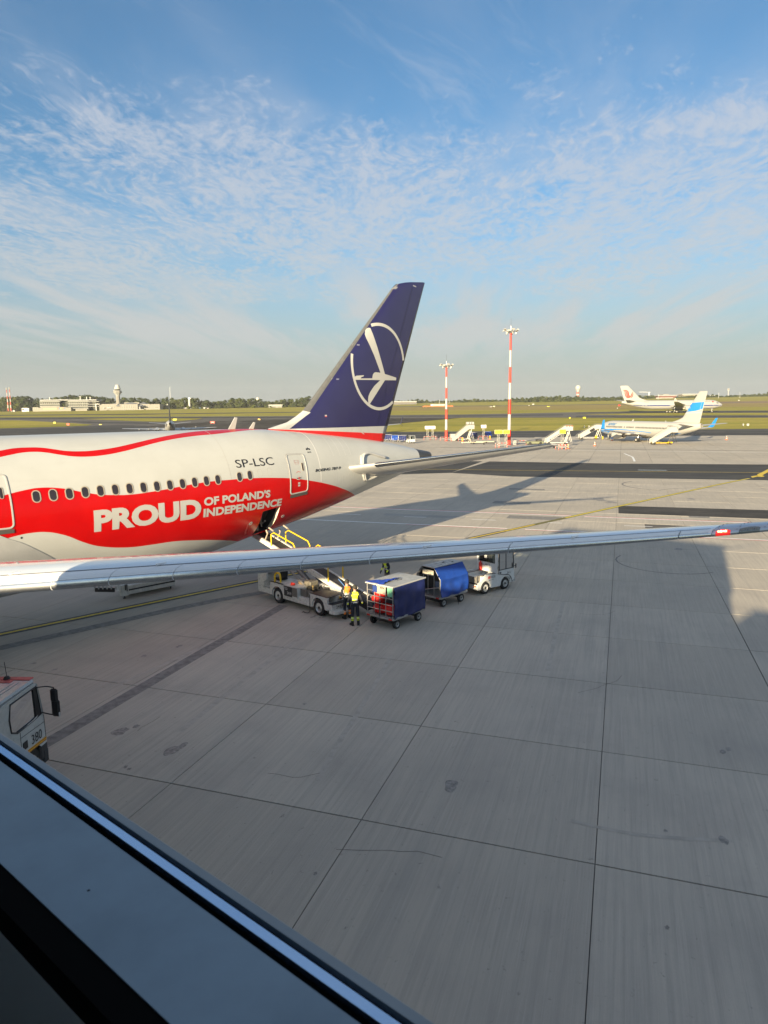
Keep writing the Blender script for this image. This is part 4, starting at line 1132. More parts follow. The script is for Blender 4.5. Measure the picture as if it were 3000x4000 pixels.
def tread_plate():
    m = bpy.data.materials.new('chequer_plate'); m.use_nodes = True; g = NG(m.node_tree); b = g.n['Principled BSDF']
    pos = g.add('ShaderNodeTexCoord').outputs['Object']
    v = g.add('ShaderNodeTexVoronoi'); v.inputs['Randomness'].default_value = .0; v.inputs['Scale'].default_value = 15
    g.put(v.inputs['Vector'], pos); d = g.mapr(v.outputs['Distance'], .26, .36)
    g.put(b.inputs['Base Color'], g.mix(d, (.52, .50, .47), (.20, .185, .165))); b.inputs['Roughness'].default_value = .45; b.inputs['Metallic'].default_value = .5
    bp = g.add('ShaderNodeBump'); bp.inputs['Strength'].default_value = .6; bp.inputs['Distance'].default_value = .006; bp.invert = True
    g.put(bp.inputs['Height'], d); g.l.new(bp.outputs[0], b.inputs['Normal']); return m
chequer = tread_plate()

# ---- belt loader. local frame: origin on the ground at the chassis centre, +y towards the aircraft, -x towards the viewer
bl = thing('belt_loader', 'dirty white belt loader 2419 with its black belt raised to the red airliner', 'belt loader', (11.22, -5.35, 0), 0.0)
X0 = -1.02
mb = MB()
mb.prism([(-2.45, .36), (-2.45, .62), (3.05, .62), (3.05, .36), (2.0, .36), (1.9, .30), (.95, .30), (-1.05, .30), (-1.10, .36)], X0+.05, 1.0, 'X')
mb.build('chassis', gse_white, bl)
def arch(y0, y1, yc, r, ztop, z0=.36):
    """side panel outline with a wheel arch cut out, in (y,z)"""
    q = [(y0, z0), (y0, ztop), (y1, ztop), (y1, z0)]
    if yc is not None:
        a = [(yc+r*math.cos(t), .38+r*math.sin(t)) for t in [math.pi*k/10 for k in range(11)]]
        q = [(y0, z0), (y0, ztop), (y1, ztop), (y1, z0)] + [(yc+r, z0)] + a[0:] + [(yc-r, z0)]
    return q
mb = MB(); mb.prism(arch(.98, 2.05, 1.48, .45, 1.00), X0, X0+.10, 'X'); mb.prism([(.98, .98), (2.05, .98), (2.05, 1.0), (.98, 1.0)], X0, -.30, 'X'); mb.build('rear_wing', gse_white, bl)
mb = MB(); mb.prism(arch(-2.18, -.93, -1.54, .46, .93), X0, X0+.10, 'X'); mb.prism([(-2.18, .42), (-2.18, .93), (-1.05, .93), (-1.05, .42)], X0+.52, -.10, 'X'); mb.build('front_wing', gse_white, bl)
mb = MB(); mb.cbox((-.56, -1.56, .945), (.90, 1.20, .03), .01); mb.build('front_deck_mat', black_p, bl)
mb = MB(); mb.b2((X0+.0, -.05, .46), (X0+.62, .98, 1.02)); mb.build('battery_box', gse_white, bl)
mb = MB(); mb.cbox((X0-.008, .64, .74), (.02, .60, .48), .006); mb.build('number_panel', black_p, bl)
flat_text('2419', 'number', letter_white, bl, (X0-.020, .70, .60), (0, -1, 0), (0, 0, 1), .14, .32, .02)
flat_text('TLD', 'maker_lettering', letter_white, bl, (X0-.020, .90, .80), (0, -1, 0), (0, 0, 1), .12, .24, .03)
mb = MB(); mb.cbox((X0-.004, .14, .78), (.03, .36, .42), .004); mb.cbox((X0+.20, -.28, .72), (.03, .45, .48), .004); mb.cbox((X0+.25, -.70, .70), (.03, .42, .52), .004); mb.build('step_plate', chequer, bl)
mb = MB(); mb.b2((X0+.0, -.93, .34), (X0+.26, -.05, .46)); mb.build('step_tread', gse_white, bl)
mb = MB(); mb.cbox((X0+.12, -.55, .48), (.12, .10, .05), .01); mb.cbox((X0+.12, -.62, .475), (.08, .12, .03), .01); mb.build('rag', mat('red_rag', (.35, .09, .07), .8, var=.4, scale=20), bl)
mb = MB(); mb.cbox((X0+.20, .52, 1.06), (.22, .16, .09), .03); mb.cyl((X0+.2, .42, 1.10), (X0+.2, .62, 1.10), .05, 10); mb.build('red_canister', signal_red, bl)
# bumper
mb = MB(); mb.prism([(X0, .42), (-.05, .42), (-.05, .66), (X0, .66)], -2.48, -2.18, 'Y'); mb.build('front_panel', gse_white, bl)
mb = MB(); mb.cbox((-.53, -2.34, .675), (.96, .30, .025), .008); mb.build('front_step_mat', black_p, bl)
mb = MB(); mb.prism([(X0-.06, -2.36), (X0-.02, -2.70), (X0+.14, -2.76), (-.10, -2.76), (.0, -2.62), (.0, -2.36)], .28, .42, 'Z'); mb.build('bumper', gse_white, bl)
flat_text('2419', 'number', letter_black, bl, (-.78, -2.485, .47), (1, 0, 0), (0, 0, 1), .14, .40, .01)
flat_text('2419', 'number', letter_black, bl, (-.44, -2.187, .74), (1, 0, 0), (0, 0, 1), .0001+.06, .2, .01).name = 'small_number'
mb = MB(); mb.cyl((-.25, -2.17, .82), (-.25, -2.20, .82), .075, 14); mb.build('round_badge', yellow, bl)
for y, sd in ((1.48, -1), (-1.54, -1)): wheel(bl, (X0+.14, y, .38), .38, .24, 'X', steel, side=-1)
for y in (1.48, -1.54): wheel(bl, (.90, y, .38), .38, .24, 'X', steel, side=1)
# operator position
mb = MB(); mb.prism([(3.05, .36), (3.05, 1.72), (2.86, 1.78), (2.30, 1.42), (2.34, 1.02), (2.60, .90), (2.60, .62), (2.05, .62), (2.05, .36)], X0, X0+.10, 'X'); mb.b2((X0+.10, 2.62, .36), (-.05, 3.05, 1.30)); mb.build('console', gse_white, bl)
mb = MB(); mb.prism([(2.36, 1.30), (2.96, 1.62), (2.96, 1.74), (2.34, 1.44)], X0+.10, -.05, 'X'); mb.build('instrument_panel', black_p, bl)
mb = MB(); t = smoothpts([(X0+.52+.17*math.cos(a), 2.30+.12*math.sin(a), 1.50+.12*math.sin(a)) for a in [2*math.pi*k/10 for k in range(10)]], 2, True); mb.tube(t, .018, 6, True); mb.cyl((X0+.52, 2.42, 1.42), (X0+.52, 2.30, 1.50), .02, 6); mb.build('steering_wheel', black_p, bl)
mb = MB(); mb.cbox((X0+.55, 1.86, 1.07), (.48, .46, .12), .04); mb.build('seat', black_p, bl)
mb = MB(); mb.cbox((X0+.55, 1.64, 1.42), (.46, .13, .60), .05, Matrix.Rotation(.16, 3, 'X')); mb.build('backrest', black_p, bl)
mb = MB(); mb.tube(smoothpts([(X0+.10, 1.78, .98), (X0+.10, 1.78, 1.28), (X0+.13, 1.70, 1.42), (X0+.16, 1.56, 1.44), (X0+.18, 1.46, 1.34), (X0+.18, 1.44, .98)], 4), .045, 8); mb.build('grab_rail', yellow, bl)
mb = MB(); mb.cbox((-.55, 3.02, .64), (.5, .08, .14), .02); mb.build('rear_lamp_box', black_p, bl)
# engine bay
mb = MB(); mb.cbox((-.22, -.10, 1.02), (.50, .46, .46), .03); mb.build('engine_block', mat('engine_paint', (.20, .18, .14), .6, .3, var=.3, scale=9), bl)
mb = MB(); mb.cyl((-.35, .62, 1.02), (-.35, .12, .98), .11, 12); mb.cyl((-.45, .30, .92), (-.15, .30, .92), .05, 8); mb.build('air_filter', mat('filter_tan', (.42, .30, .17), .5, .3, var=.2, scale=9), bl)
mb = MB()
for k in range(26):
    c = Vector((R.uniform(-.65, .0), R.uniform(-1.02, -.3), R.uniform(.62, 1.0))); mb.cbox(c, (R.uniform(.06, .24), R.uniform(.06, .22), R.uniform(.05, .18)), .012, Matrix.Rotation(R.uniform(0, 3), 3, 'Z'))
for k in range(9):
    a = Vector((R.uniform(-.6, -.05), R.uniform(-1.0, -.2), .8)); mb.tube(smoothpts([a, a+Vector((R.uniform(-.1, .1), .15, .28)), a+Vector((.05, .4, .05))], 4), .018, 6)
mb.b2((-.70, -1.04, .45), (.05, .30, .70)); mb.build('engine_bay', dark_metal, bl)
mb = MB(); mb.cyl((-.62, -.72, .95), (-.62, -.72, 1.14), .035, 8); mb.cyl((-.62, -.72, 1.14), (-.62, -.72, 1.18), .055, 8); mb.build('filler_cap', brass if False else mat('brass_cap', (.45, .33, .14), .4, .7), bl)
mb = MB(); mb.tube(smoothpts([(X0-.02, -.98, .90), (X0-.05, -1.0, .5), (X0-.06, -.98, .08), (X0-.14, -.72, .03), (X0-.06, -.60, .03), (X0-.20, -.62, .03)], 5), .014, 6); mb.build('hanging_cable', black_p, bl)
# conveyor
by, bz, ty, tz_ = -3.55, .56, 5.35, 2.86          # low end, high end (centre line of the belt top)
L_ = math.hypot(ty-by, tz_-bz); cu, cv = Vector((0, (ty-by)/L_, (tz_-bz)/L_)), Vector((0, -(tz_-bz)/L_, (ty-by)/L_))
BX = .62
def cp(t, x, h): return Vector((BX+x, by, bz)) + cu*t + cv*h
def cbx(mb, t0, t1, x0, x1, h0, h1):
    k = [mb.vert(cp(t, x, h)) for t in (t0, t1) for x in (x0, x1) for h in (h0, h1)]
    for q in ((0, 1, 3, 2), (4, 6, 7, 5), (0, 4, 5, 1), (2, 3, 7, 6), (0, 2, 6, 4), (1, 5, 7, 3)): mb.face([k[i] for i in q])
bed = MB(); cbx(bed, .1, L_-.1, -.36, .36, -.10, -.012); bed_o = bed.build('belt_bed', dark_metal, bl)
mb = MB(); cbx(mb, .05, L_-.05, -.33, .33, -.012, .0); mb.cyl(cp(.05, -.33, -.06), cp(.05, .33, -.06), .06, 14); mb.cyl(cp(L_-.05, -.33, -.06), cp(L_-.05, .33, -.06), .06, 14); mb.build('belt', belt, bl)
for sx in (-1, 1):
    mb = MB(); cbx(mb, .35, L_-.12, sx*.37-.045, sx*.37+.045, -.20, .05); cbx(mb, .45, L_-.3, sx*.42-.012, sx*.42+.012, -.10, -.06); mb.build('side_beam', gse_white, bl)
    mb = MB(); mb.cyl(cp(L_-.06, sx*.37-.05, -.05), cp(L_-.06, sx*.37+.05, -.05), .12, 14); mb.cyl(cp(.2, sx*.37-.05, -.06), cp(.2, sx*.37+.05, -.06), .11, 14); mb.build('end_bearing', mat('cream_plastic', (.62, .57, .44), .5), bl)
mb = MB(); cbx(mb, -.02, .62, -.50, .50, -.16, -.02); cbx(mb, .0, .9, -.47, -.43, -.02, .16); cbx(mb, .0, .9, .43, .47, -.02, .16); mb.build('end_apron', black_p, bl)
# cranked yellow handrails, folded at their tops
def rail(t0, t1, sx, ht=1.0, padded=True):
    x = sx*.46; up = Vector((0, 0, 1))
    a, b = cp(t0, x, 0), cp(t1, x, 0)
    mb = MB(); pts = [a, a+up*ht*.80, a+up*ht+(b-a).normalized()*.16, b+up*ht*.95-(b-a).normalized()*.25, b+up*(ht*.72), b]
    mb.tube(pts, .034, 8); mb.tube([a+up*ht*.45, b+up*ht*.45], .026, 8) if False else None
    r_ = mb.build('hand_rail', yellow, bl)
    if padded:
        q = b+up*ht*.95; mb = MB(); mb.cyl(q+Vector((-.02, -.22, .03)), q+Vector((.02, .18, .14)), .045, 10); mb.build('rail_pad', mat('pale_foam', (.36, .31, .25), .7), r_)
for sx in (-1, 1):
    rail(2.75, 4.85, sx, .95, False); rail(5.25, 7.25, sx, .80)
for sx in (-1, 1):
    mb = MB(); mb.cyl(cp(7.9, sx*.40, .02), cp(7.75, sx*.40, .46), .035, 8); mb.cyl(cp(7.75, sx*.40, .46), cp(7.9, sx*.40, .60), .045, 8); mb.build('end_stop', mat('pale_foam', (.36, .31, .25), .7), bl)
for sx in (-.44, .44):
    mb = MB(); mb.cyl((BX+sx*.8, .30, .62), cp(6.1, sx*.8, -.2), .055, 10); mb.cyl((BX+sx*.8, .5, .95), cp(5.6, sx*.8, -.2), .085, 10); mb.build('lift_ram', mat('ram_tube', (.26, .26, .25), .4, .6), bl)
for sx in (-.95, -.55):
    mb = MB(); mb.tube([(sx+.55, .10, .98), (sx+.52, 1.1, 1.50), (sx+.62, 2.6, 2.05)], .055, 8); mb.build('lift_arm', mat('arm_grey', (.22, .21, .20), .5, .4), bl)
mb = MB(); mb.cbox((.30, -.35, .86), (.34, 1.9, .34), .03); mb.cbox((.12, .62, 1.06), (.62, .85, .10), .02); mb.cbox((.3, -1.35, .80), (.30, .5, .30), .03); mb.build('beam_cover', gse_white, bl)
mb = MB(); mb.cbox((.20, .55, 1.115), (.10, .14, .01), .003); mb.build('cover_slot', black_p, bl)
mb = MB()
for k in range(7):
    a = cp(2.0+.09*k, -.1+.03*k, .03); mb.cyl(a, a+Vector((.05, .16, .05)), .02, 6)
mb.build('strap_bundle', mat('blue_strap', (.10, .22, .50), .6), bl)

# ---- baggage carts. local frame: +x along the train away from the open end, -y towards the viewer
def cart_frame(root, Lc, Wc, zt):
    mb = MB(); hw = Wc/2
    for y in (-hw, hw): mb.cbox((0, y, .47), (Lc, .08, .10), .01)
    for x in (-Lc/2, -Lc/4, 0, Lc/4, Lc/2): mb.cbox((x, 0, .465), (.07, Wc, .08), .01)
    mb.build('frame', steel, root)
    mb = MB(); mb.cbox((0, 0, .525), (Lc-.04, Wc-.04, .03), .006); mb.build('floor_plate', chequer, root)
    for x, sd in ((-Lc/2+.33, 0), (Lc/2-.36, 0)):
        mb = MB(); mb.cyl((x, -hw+.12, .20), (x, hw-.12, .20), .035, 8); mb.cbox((x, 0, .32), (.18, Wc*.55, .22), .02); mb.build('axle', dark_metal, root)
        for s_ in (-1, 1): wheel(root, (x, s_*(hw-.10), .20), .20, .13, 'Y', steel, side=s_)
    mb = MB(); mb.tube([(-Lc/2-.02, -.12, .40), (-Lc/2-.10, 0, .36), (-Lc/2-.02, .12, .40)], .025, 6); mb.cbox((-Lc/2-.03, 0, .36), (.08, .16, .12), .02); mb.build('tow_hook', dark_metal, root)
    mb = MB(); mb.tube([(Lc/2, -.2, .40), (Lc/2+.55, 0, .36)], .03, 6); mb.tube([(Lc/2, .2, .40), (Lc/2+.55, 0, .36)], .03, 6); mb.cyl((Lc/2+.52, 0, .33), (Lc/2+.52, 0, .39), .07, 10); mb.build('drawbar', dark_metal, root)
    for y in (-hw+.12, hw-.12):
        mb = MB(); mb.cbox((-Lc/2-.045, y, .47), (.015, .18, .075), .004); mb.build('red_reflector', lamp_red, root)
def drape(fn, nu, nv, mt, name, root, th=.0):
    mb = MB(); mb.grid([[fn(i/nu, j/nv) for j in range(nv+1)] for i in range(nu+1)]); o = mb.build(name, mt, root, smooth=True)
    sm = o.modifiers.new('s', 'SOLIDIFY'); sm.thickness = .008; return o

c1 = thing('baggage_cart', 'baggage cart 4094 with dark blue curtain and red bags behind its bars', 'baggage cart', (11.98, -10.02, 0), rad(4.0), 'baggage carts in the train by the belt loader')
Lc, Wc, zt = 2.16, 1.46, 1.86
cart_frame(c1, Lc, Wc, zt)
mb = MB()
for x in (-Lc/2+.02, Lc/2-.02):
    for y in (-Wc/2+.02, Wc/2-.02): mb.cyl((x, y, .5), (x, y, zt), .022, 8)
mb.build('corner_post', steel, c1)
for k, y in enumerate((-Wc/2+.02, -.42, .0, .42, Wc/2-.02)):
    if k in (0, 4): continue
    mb = MB(); mb.cyl((-Lc/2+.02, y*.75, .52), (-Lc/2+.02, y*.75, 1.52 if k == 2 else zt), .017, 8); mb.build('bar', steel, c1)
for z in (.80, 1.06, 1.34, 1.58):
    if z > 1.5:
        mb = MB(); mb.cyl((-Lc/2+.02, .30, z-.02), (-Lc/2+.02, Wc/2-.02, z-.02), .017, 8); mb.build('bar', steel, c1); continue
    mb = MB(); mb.cyl((-Lc/2+.0, -Wc/2+.02, z), (-Lc/2+.0, Wc/2-.02, z), .020, 8); mb.build('bar', steel, c1)
mb = MB(); mb.cbox((-Lc/2+.012, .0, 1.04), (.05, .09, .20), .02); mb.cyl((-Lc/2-.03, .0, .40), (-Lc/2-.03, .0, 1.0), .015, 6); mb.build('gate_latch', black_p, c1)
mb = MB(); mb.cbox((-Lc/2+.005, -.06, 1.66), (.02, .50, .36), .004); mb.build('number_plate', mat('worn_number_plate', (.40, .36, .29), .55, var=.25, scale=14), c1)
flat_text('4094', 'number', letter_black, c1, (-Lc/2-.008, -.02, 1.68), (0, -1, 0), (0, 0, 1), .13, .25, .005)
mb = MB(); mb.cbox((-Lc/2+.004, .26, 1.65), (.02, .26, .28), .004); mb.build('blue_notice', mat('blue_notice', (.03, .06, .22), .3), c1)
mb = MB(); mb.cbox((-Lc/2+.03, -.55, 1.63), (.02, .30, .42), .004); mb.build('green_bag_tag', mat('green_sheet', (.22, .55, .34), .4), c1)
mb = MB(); mb.cbox((0, 0, zt+.015), (Lc+.06, Wc+.06, .03), .008); mb.build('roof', roof_sheet, c1)
mb = MB(); mb.cbox((0, -Wc/2-.035, zt+.01), (Lc+.08, .03, .06), .008); mb.cbox((-Lc/2-.04, 0, zt+.0), (.03, Wc+.1, .05), .008); mb.build('roof_trim', letter_white, c1)
def cur(u, v):
    x = -Lc/2+.03+u*(Lc-.06); z = zt-.02-v*1.36
    q = .020*math.sin(u*23+v*2.0)*v+.03*math.sin(u*5+1.3+v*3)*v+.018*math.sin(v*9+u*6)
    tug_ = .05*max(0, (.16-u)/.16)*math.sin(v*14)
    return Vector((x, -Wc/2-.03-q*.8-tug_*.6-.03*v, z+.03*math.sin(u*9)*v))
drape(cur, 44, 22, navy_tarp, 'side_curtain', c1)
def cur2(u, v): return Vector((-Lc/2+.4+u*(Lc-.5), Wc/2+.03+.02*math.sin(u*21)*v, zt-.02-v*1.3))
drape(cur2, 24, 8, navy_tarp, 'side_curtain', c1)
def cur3(u, v): return Vector((Lc/2+.02+.015*math.sin(u*12), -Wc/2+u*Wc, zt-.02-v*1.3))
drape(cur3, 10, 6, navy_tarp, 'end_curtain', c1)
def fold(u, v):     # front curtain thrown back over the roof
    y = Wc/2+.03-u*(Wc*.66); w_ = .10+.86*u**1.15
    x = -Lc/2-.03+w_*v*(1.15)
    z = zt+.035+.05*math.sin(v*math.pi)*(.3+u)+.07*abs(math.sin(u*8+v*7))*u*v+.05*abs(math.sin(v*15-u*4))*u
    return Vector((x+.04*math.sin(u*14+v*5), y+.05*math.sin(v*9+u*6), z))
drape(fold, 26, 26, mat('mid_blue_tarpaulin', (.014, .045, .30), .42, var=.15, scale=5, bump=.2), 'rolled_curtain', c1)
mb = MB(); mb.tube(smoothpts([(-.10, -.15, zt+.04), (.10, -.22, zt+.04), (.22, -.12, zt+.04), (.12, .02, zt+.04), (-.05, -.02, zt+.04)], 4), .01, 6); mb.build('cord', dark_metal, c1)
# the bags inside: one object each
def holdall(name, loc, size, rotz, mt, label, group, stripes=None):
    b = thing(name, label, 'bag', loc, rotz, group)
    n1_, n2_ = 14, 10; rows = []
    for i in range(n1_+1):
        u = -1+2*i/n1_; k = (1-abs(u)**4)**.35; row = []
        for j in range(n2_):
            a = 2*math.pi*j/n2_; c, s = math.cos(a), math.sin(a)
            y = abs(c)**.6*(1 if c > 0 else -1); z = abs(s)**.6*(1 if s > 0 else -1)
            lump = 1+.06*math.sin(3*a+i)+.05*math.sin(i*1.7)
            row.append(Vector((u*size[0]/2, y*size[1]/2*k*lump, size[2]/2+z*size[2]/2*k*(lump if z > 0 else 1))))
        rows.append(row)
    mb = MB(); mb.grid(rows, True); mb.face([mb.vert(p) for p in rows[0]]); mb.face([mb.vert(p) for p in rows[-1]]); mb.build('bag_body', mt, b, smooth=True)
    mb = MB()
    for q in (-.22, .22): mb.tube(smoothpts([(size[0]*q, -size[1]*.5, size[2]*.45), (size[0]*q*.9, -size[1]*.2, size[2]*1.06), (size[0]*q*.9, size[1]*.2, size[2]*1.06), (size[0]*q, size[1]*.5, size[2]*.45)], 4), .016, 6)
    mb.build('handle', dark_bag_m if mt is red_bag_m else red_bag_m, b)
    if stripes:
        mb = MB()
        for k in range(stripes): mb.cbox((-size[0]/2*.86-.01, .12-.08*k, size[2]*.72), (.03, .03, .16), .006, Matrix.Rotation(.2, 3, 'X'))
        mb.build('white_stripe', letter_white, b)
    return b
def in_cart(x, y, z): 
    return Matrix.Translation((11.98, -10.02, 0)) @ Matrix.Rotation(rad(4), 4, 'Z') @ Vector((x, y, z))
BG = 'bags loaded in the barred cart'
holdall('holdall', in_cart(-.62, .22, .545), (.78, .66, .40), rad(3), red_bag_m, 'red holdall on the floor of cart 4094, on the side away from the dark curtain', BG)
holdall('holdall', in_cart(-.66, -.40, .545), (.74, .56, .50), rad(6), red_bag_m, 'red rounded holdall on the cart floor beside the dark curtain', BG)
holdall('holdall', in_cart(-.60, .36, .93), (.74, .60, .38), rad(2), red_bag_m, 'plain red holdall resting on the lower red bag by the far post', BG)
holdall('holdall', in_cart(-.62, .20, 1.25), (.70, .60, .34), rad(-4), red_bag_m, 'topmost red holdall with white stripes behind the number plate', BG, 4)
holdall('holdall', in_cart(-.62, -.38, 1.05), (.72, .52, .36), rad(5), dark_bag_m, 'black holdall with white stripes on top of the rounded red one', BG, 3)
holdall('holdall', in_cart(.35, 0, .545), (.9, 1.1, .55), 0, red_bag_m, 'large red holdall deep inside cart 4094 behind the front bags', BG)

c2 = thing('baggage_cart', 'baggage cart with bright blue tarpaulin and grey roof, hitched behind tractor 2622', 'baggage cart', (15.80, -9.42, 0), rad(-1.5), 'baggage carts in the train by the belt loader')
Lc2, Wc2 = 1.95, 1.46
cart_frame(c2, Lc2, Wc2, 1.85)
prof = [(-Wc2/2, .52), (-Wc2/2, 1.34), (-.36, 1.84), (.36, 1.84), (Wc2/2, 1.34), (Wc2/2, .52)]
for x in (-Lc2/2+.02, Lc2/2-.02):
    mb = MB(); mb.tube([(x, y, z) for y, z in prof], .022, 8); mb.build('end_hoop', steel, c2)
for y, z in ((-Wc2/2, 1.34), (-.36, 1.84), (.36, 1.84), (Wc2/2, 1.34)):
    mb = MB(); mb.cyl((-Lc2/2, y, z), (Lc2/2, y, z), .018, 6); mb.build('side_rail', steel, c2)
mb = MB(); mb.cbox((0, 0, 1.875), (Lc2+.06, .80, .025), .006)
mb.grid([[(-Lc2/2-.03, .38, 1.872), (Lc2/2+.03, .38, 1.872)], [(-Lc2/2-.03, Wc2/2+.04, 1.36), (Lc2/2+.03, Wc2/2+.04, 1.36)]]); mb.build('roof', roof_sheet, c2)
for k in range(5): mb = MB(); mb.cbox((-.55+.28*k, .04*(k % 2), 1.90), (.02, .66-.1*k, .02), .004); mb.build('roof_strap', mat('pale_strap', (.45, .45, .44), .6), c2)
mb = MB(); mb.cbox((-.70, .0, 1.895), (.22, .5, .012), .004); mb.build('roof_sheet', mat('pale_strap', (.45, .45, .44), .6), c2)
mb = MB(); mb.cbox((.1, .05, 1.905), (.16, .05, .03), .01); mb.cbox((.52, -.2, 1.905), (.10, .06, .03), .01); mb.build('roof_clip', black_p, c2)
mb = MB(); mb.grid([[(-Lc2/2+.10, y, z) for y, z in prof[0:6]], [(Lc2/2, y*.97, z*.98) for y, z in prof[0:6]]]); mb.build('inner_lining', black_p, c2)
mb = MB(); mb.cbox((-Lc2/2-.01, .0, 1.60), (.03, .68, .26), .005); mb.build('number_plate', mat('worn_number_plate', (.40, .36, .29), .55), c2)
flat_text('4388', 'number', letter_black, c2, (-Lc2/2-.028, -.02, 1.50), (0, -1, 0), (0, 0, 1), .07, .20, .0)
flat_text('BAGAŻ', 'lettering', letter_black, c2, (-Lc2/2-.028, .30, 1.62), (0, -1, 0), (0, 0, 1), .06, .30, .0).name = 'plate_lettering'
for y in (-.36, .02, .30):
    mb = MB(); mb.cyl((-Lc2/2, y, .55), (-Lc2/2, y, 1.48), .018, 8); mb.build('bar', steel, c2)
mb = MB(); mb.tube([(-Lc2/2, -.70, .98), (-Lc2/2-.02, -.36, .90), (-Lc2/2, .7, .62)], .02, 6); mb.build('tie_bar', steel, c2)
mb = MB(); mb.cbox((-Lc2/2+.03, -.53, 1.12), (.02, .24, .26), .006); mb.build('glazed_panel', mat('grey_blue_panel', (.12, .15, .20), .2), c2)
def tar(u, v):
    x = -Lc2/2-.02+u*(Lc2+.06)
    if v < .36:
        q = v/.36; y = -.36-(Wc2/2-.36)*q; z = 1.885-.52*q
    else:
        q = (v-.36)/.64; y = -Wc2/2-.02; z = 1.365-.82*q*(1-.10*u+.12*math.sin(u*2.8))
    sw = .05*math.sin(math.pi*u)*math.sin(v*10+u*1.5-1)+.028*math.sin(u*9-v*11)*v+.02*math.sin(u*17+v*4)*v
    y -= .025+sw*(.35+v)+.08*v*v*(1-u)
    return Vector((x+.03*v*(u-.5), y, z-.05*math.sin(math.pi*u)*(1-v)))
drape(tar, 36, 36, blue_tarp, 'tarpaulin', c2)
mb = MB(); mb.tube(smoothpts([(.22, -.80, .50), (.24, -.83, .25), (.22, -.85, .06), (.14, -.90, .02)], 4), .014, 6); mb.build('loose_strap', black_p, c2)

# ---- tow tractor. local: +x forward, -y towards the viewer
tg = thing('tow_tractor', 'white tow tractor 2622 with a red extinguisher on its rear deck', 'tow tractor', (19.10, -9.50, 0), rad(-6))
W2 = .72
def tprism(poly, y0, y1, name, mt, par=tg, bev=True): mb = MB(); mb.prism(poly, y0, y1, 'Y'); return mb.build(name, mt, par)
def arc_pts(xc, zc_, r, a0, a1, n=10): return [(xc+r*math.cos(rad(a0+(a1-a0)*k/n)), zc_+r*math.sin(rad(a0+(a1-a0)*k/n))) for k in range(n+1)]
side = [(-1.30, .28), (-1.04, .28)] + arc_pts(-.72, .31, .36, 175, 10) + [(-.36, .26), (.34, .24)] + arc_pts(.76, .31, .37, 180, 8) + [(1.20, .34), (1.46, .30), (1.46, .52), (1.40, .62), (.42, .80), (-.10, .92), (-.74, .98), (-1.04, .70), (-1.32, .62)]
for y0, y1 in ((-W2, -W2+.05), (W2-.05, W2)): tprism(side, y0, y1, 'body_side', tug_white)
mb = MB(); mb.b2((-1.30, -W2+.05, .30), (1.40, W2-.05, .60)); mb.build('chassis', tug_white, tg)
mb = MB(); mb.cbox((-.55, 0, .66), (1.35, 2*W2-.5, .06), .01); mb.build('deck_floor', tug_white, tg)
mb = MB(); mb.cbox((-1.31, 0, .78), (.03, 2*W2-.1, .30), .005); mb.cbox((-.45, W2-.14, .90), (1.1, .24, .05), .01); mb.cbox((-.42, -W2+.12, .935), (.95, .20, .03), .008); mb.cbox((-1.03, -W2+.13, .84), (.5, .03, .28), .005, Matrix.Rotation(0, 3, 'X')); mb.build('deck_plate', chequer, tg)
mb = MB(); mb.b2((-1.0, -W2+.05, .66), (.20, -W2+.22, .92)); mb.b2((-1.0, W2-.25, .66), (.20, W2-.05, .88)); mb.build('deck_side', tug_white, tg)
mb = MB(); mb.cbox((-1.325, 0, .585), (.05, 2*W2-.02, .07), .01); mb.build('rear_edge', black_p, tg)
mb = MB(); mb.cbox((-1.36, 0, .40), (.14, .30, .22), .02); mb.cyl((-1.42, 0, .30), (-1.42, 0, .52), .025, 8); mb.build('tow_coupling', dark_metal, tg)
for y in (-W2+.16, W2-.16):
    mb = MB(); mb.cbox((-1.335, y, .46), (.02, .16, .06), .005); mb.build('tail_lamp', mat('tail_lamp', (.5, .16, .10), .3), tg)
# cab
mb = MB(); mb.cbox((.16, 0, 1.16), (.06, 2*W2-.06, .50), .01); mb.cbox((.16, -W2+.10, 1.60), (.07, .16, .56), .01); mb.cbox((.16, W2-.10, 1.60), (.07, .16, .56), .01); mb.cbox((.16, 0, 1.90), (.07, 2*W2-.06, .10), .01); mb.build('cab_back', tug_white, tg)
mb = MB()
for k in range(9): mb.cyl((.115, -.52+.13*k, 1.42), (.115, -.52+.13*k, 1.86), .006, 5)
for k in range(6): mb.cyl((.115, -.52, 1.44+.08*k), (.115, .52, 1.44+.08*k), .006, 5)
mb.tube([(.11, -.54, 1.41), (.11, .54, 1.41), (.11, .54, 1.87), (.11, -.54, 1.87)], .014, 6, True); mb.build('window_guard', black_p, tg)
mb = MB(); mb.cbox((.15, 0, 1.63), (.01, 1.1, .44), .002); mb.build('rear_pane', clear_glass, tg)
mb = MB(); mb.cbox((.10, .06, 1.68), (.012, .18, .16), .01); mb.build('paper_notice', letter_white, tg)
door = MB(); door.prism([(.22, .84), (.42, .82), (.62, .78)] + arc_pts(.76, .31, .47, 100, 28)[2:] + [(1.22, .36), (1.40, .40), (1.40, 1.02), (.22, 1.02)], -W2-.012, -W2+.03, 'Y'); dr = door.build('cab_door', tug_white, tg)
mb = MB(); mb.tube([(.22, -W2-.015, 1.98), (.22, -W2-.015, .86), (.44, -W2-.015, .82)] + [(x, -W2-.015, z) for x, z in arc_pts(.76, .31, .475, 100, 28)] + [(1.24, -W2-.015, .36), (1.40, -W2-.015, .40)], .014, 6); mb.tube([(.26, -W2-.015, 1.95), (.26, -W2-.015, 1.06), (1.38, -W2-.015, 1.06), (1.30, -W2-.015, 1.95)], .018, 6); mb.tube([(.78, -W2-.012, 1.06), (.76, -W2-.012, 1.95)], .012, 6); mb.build('door_seal', black_p, dr)
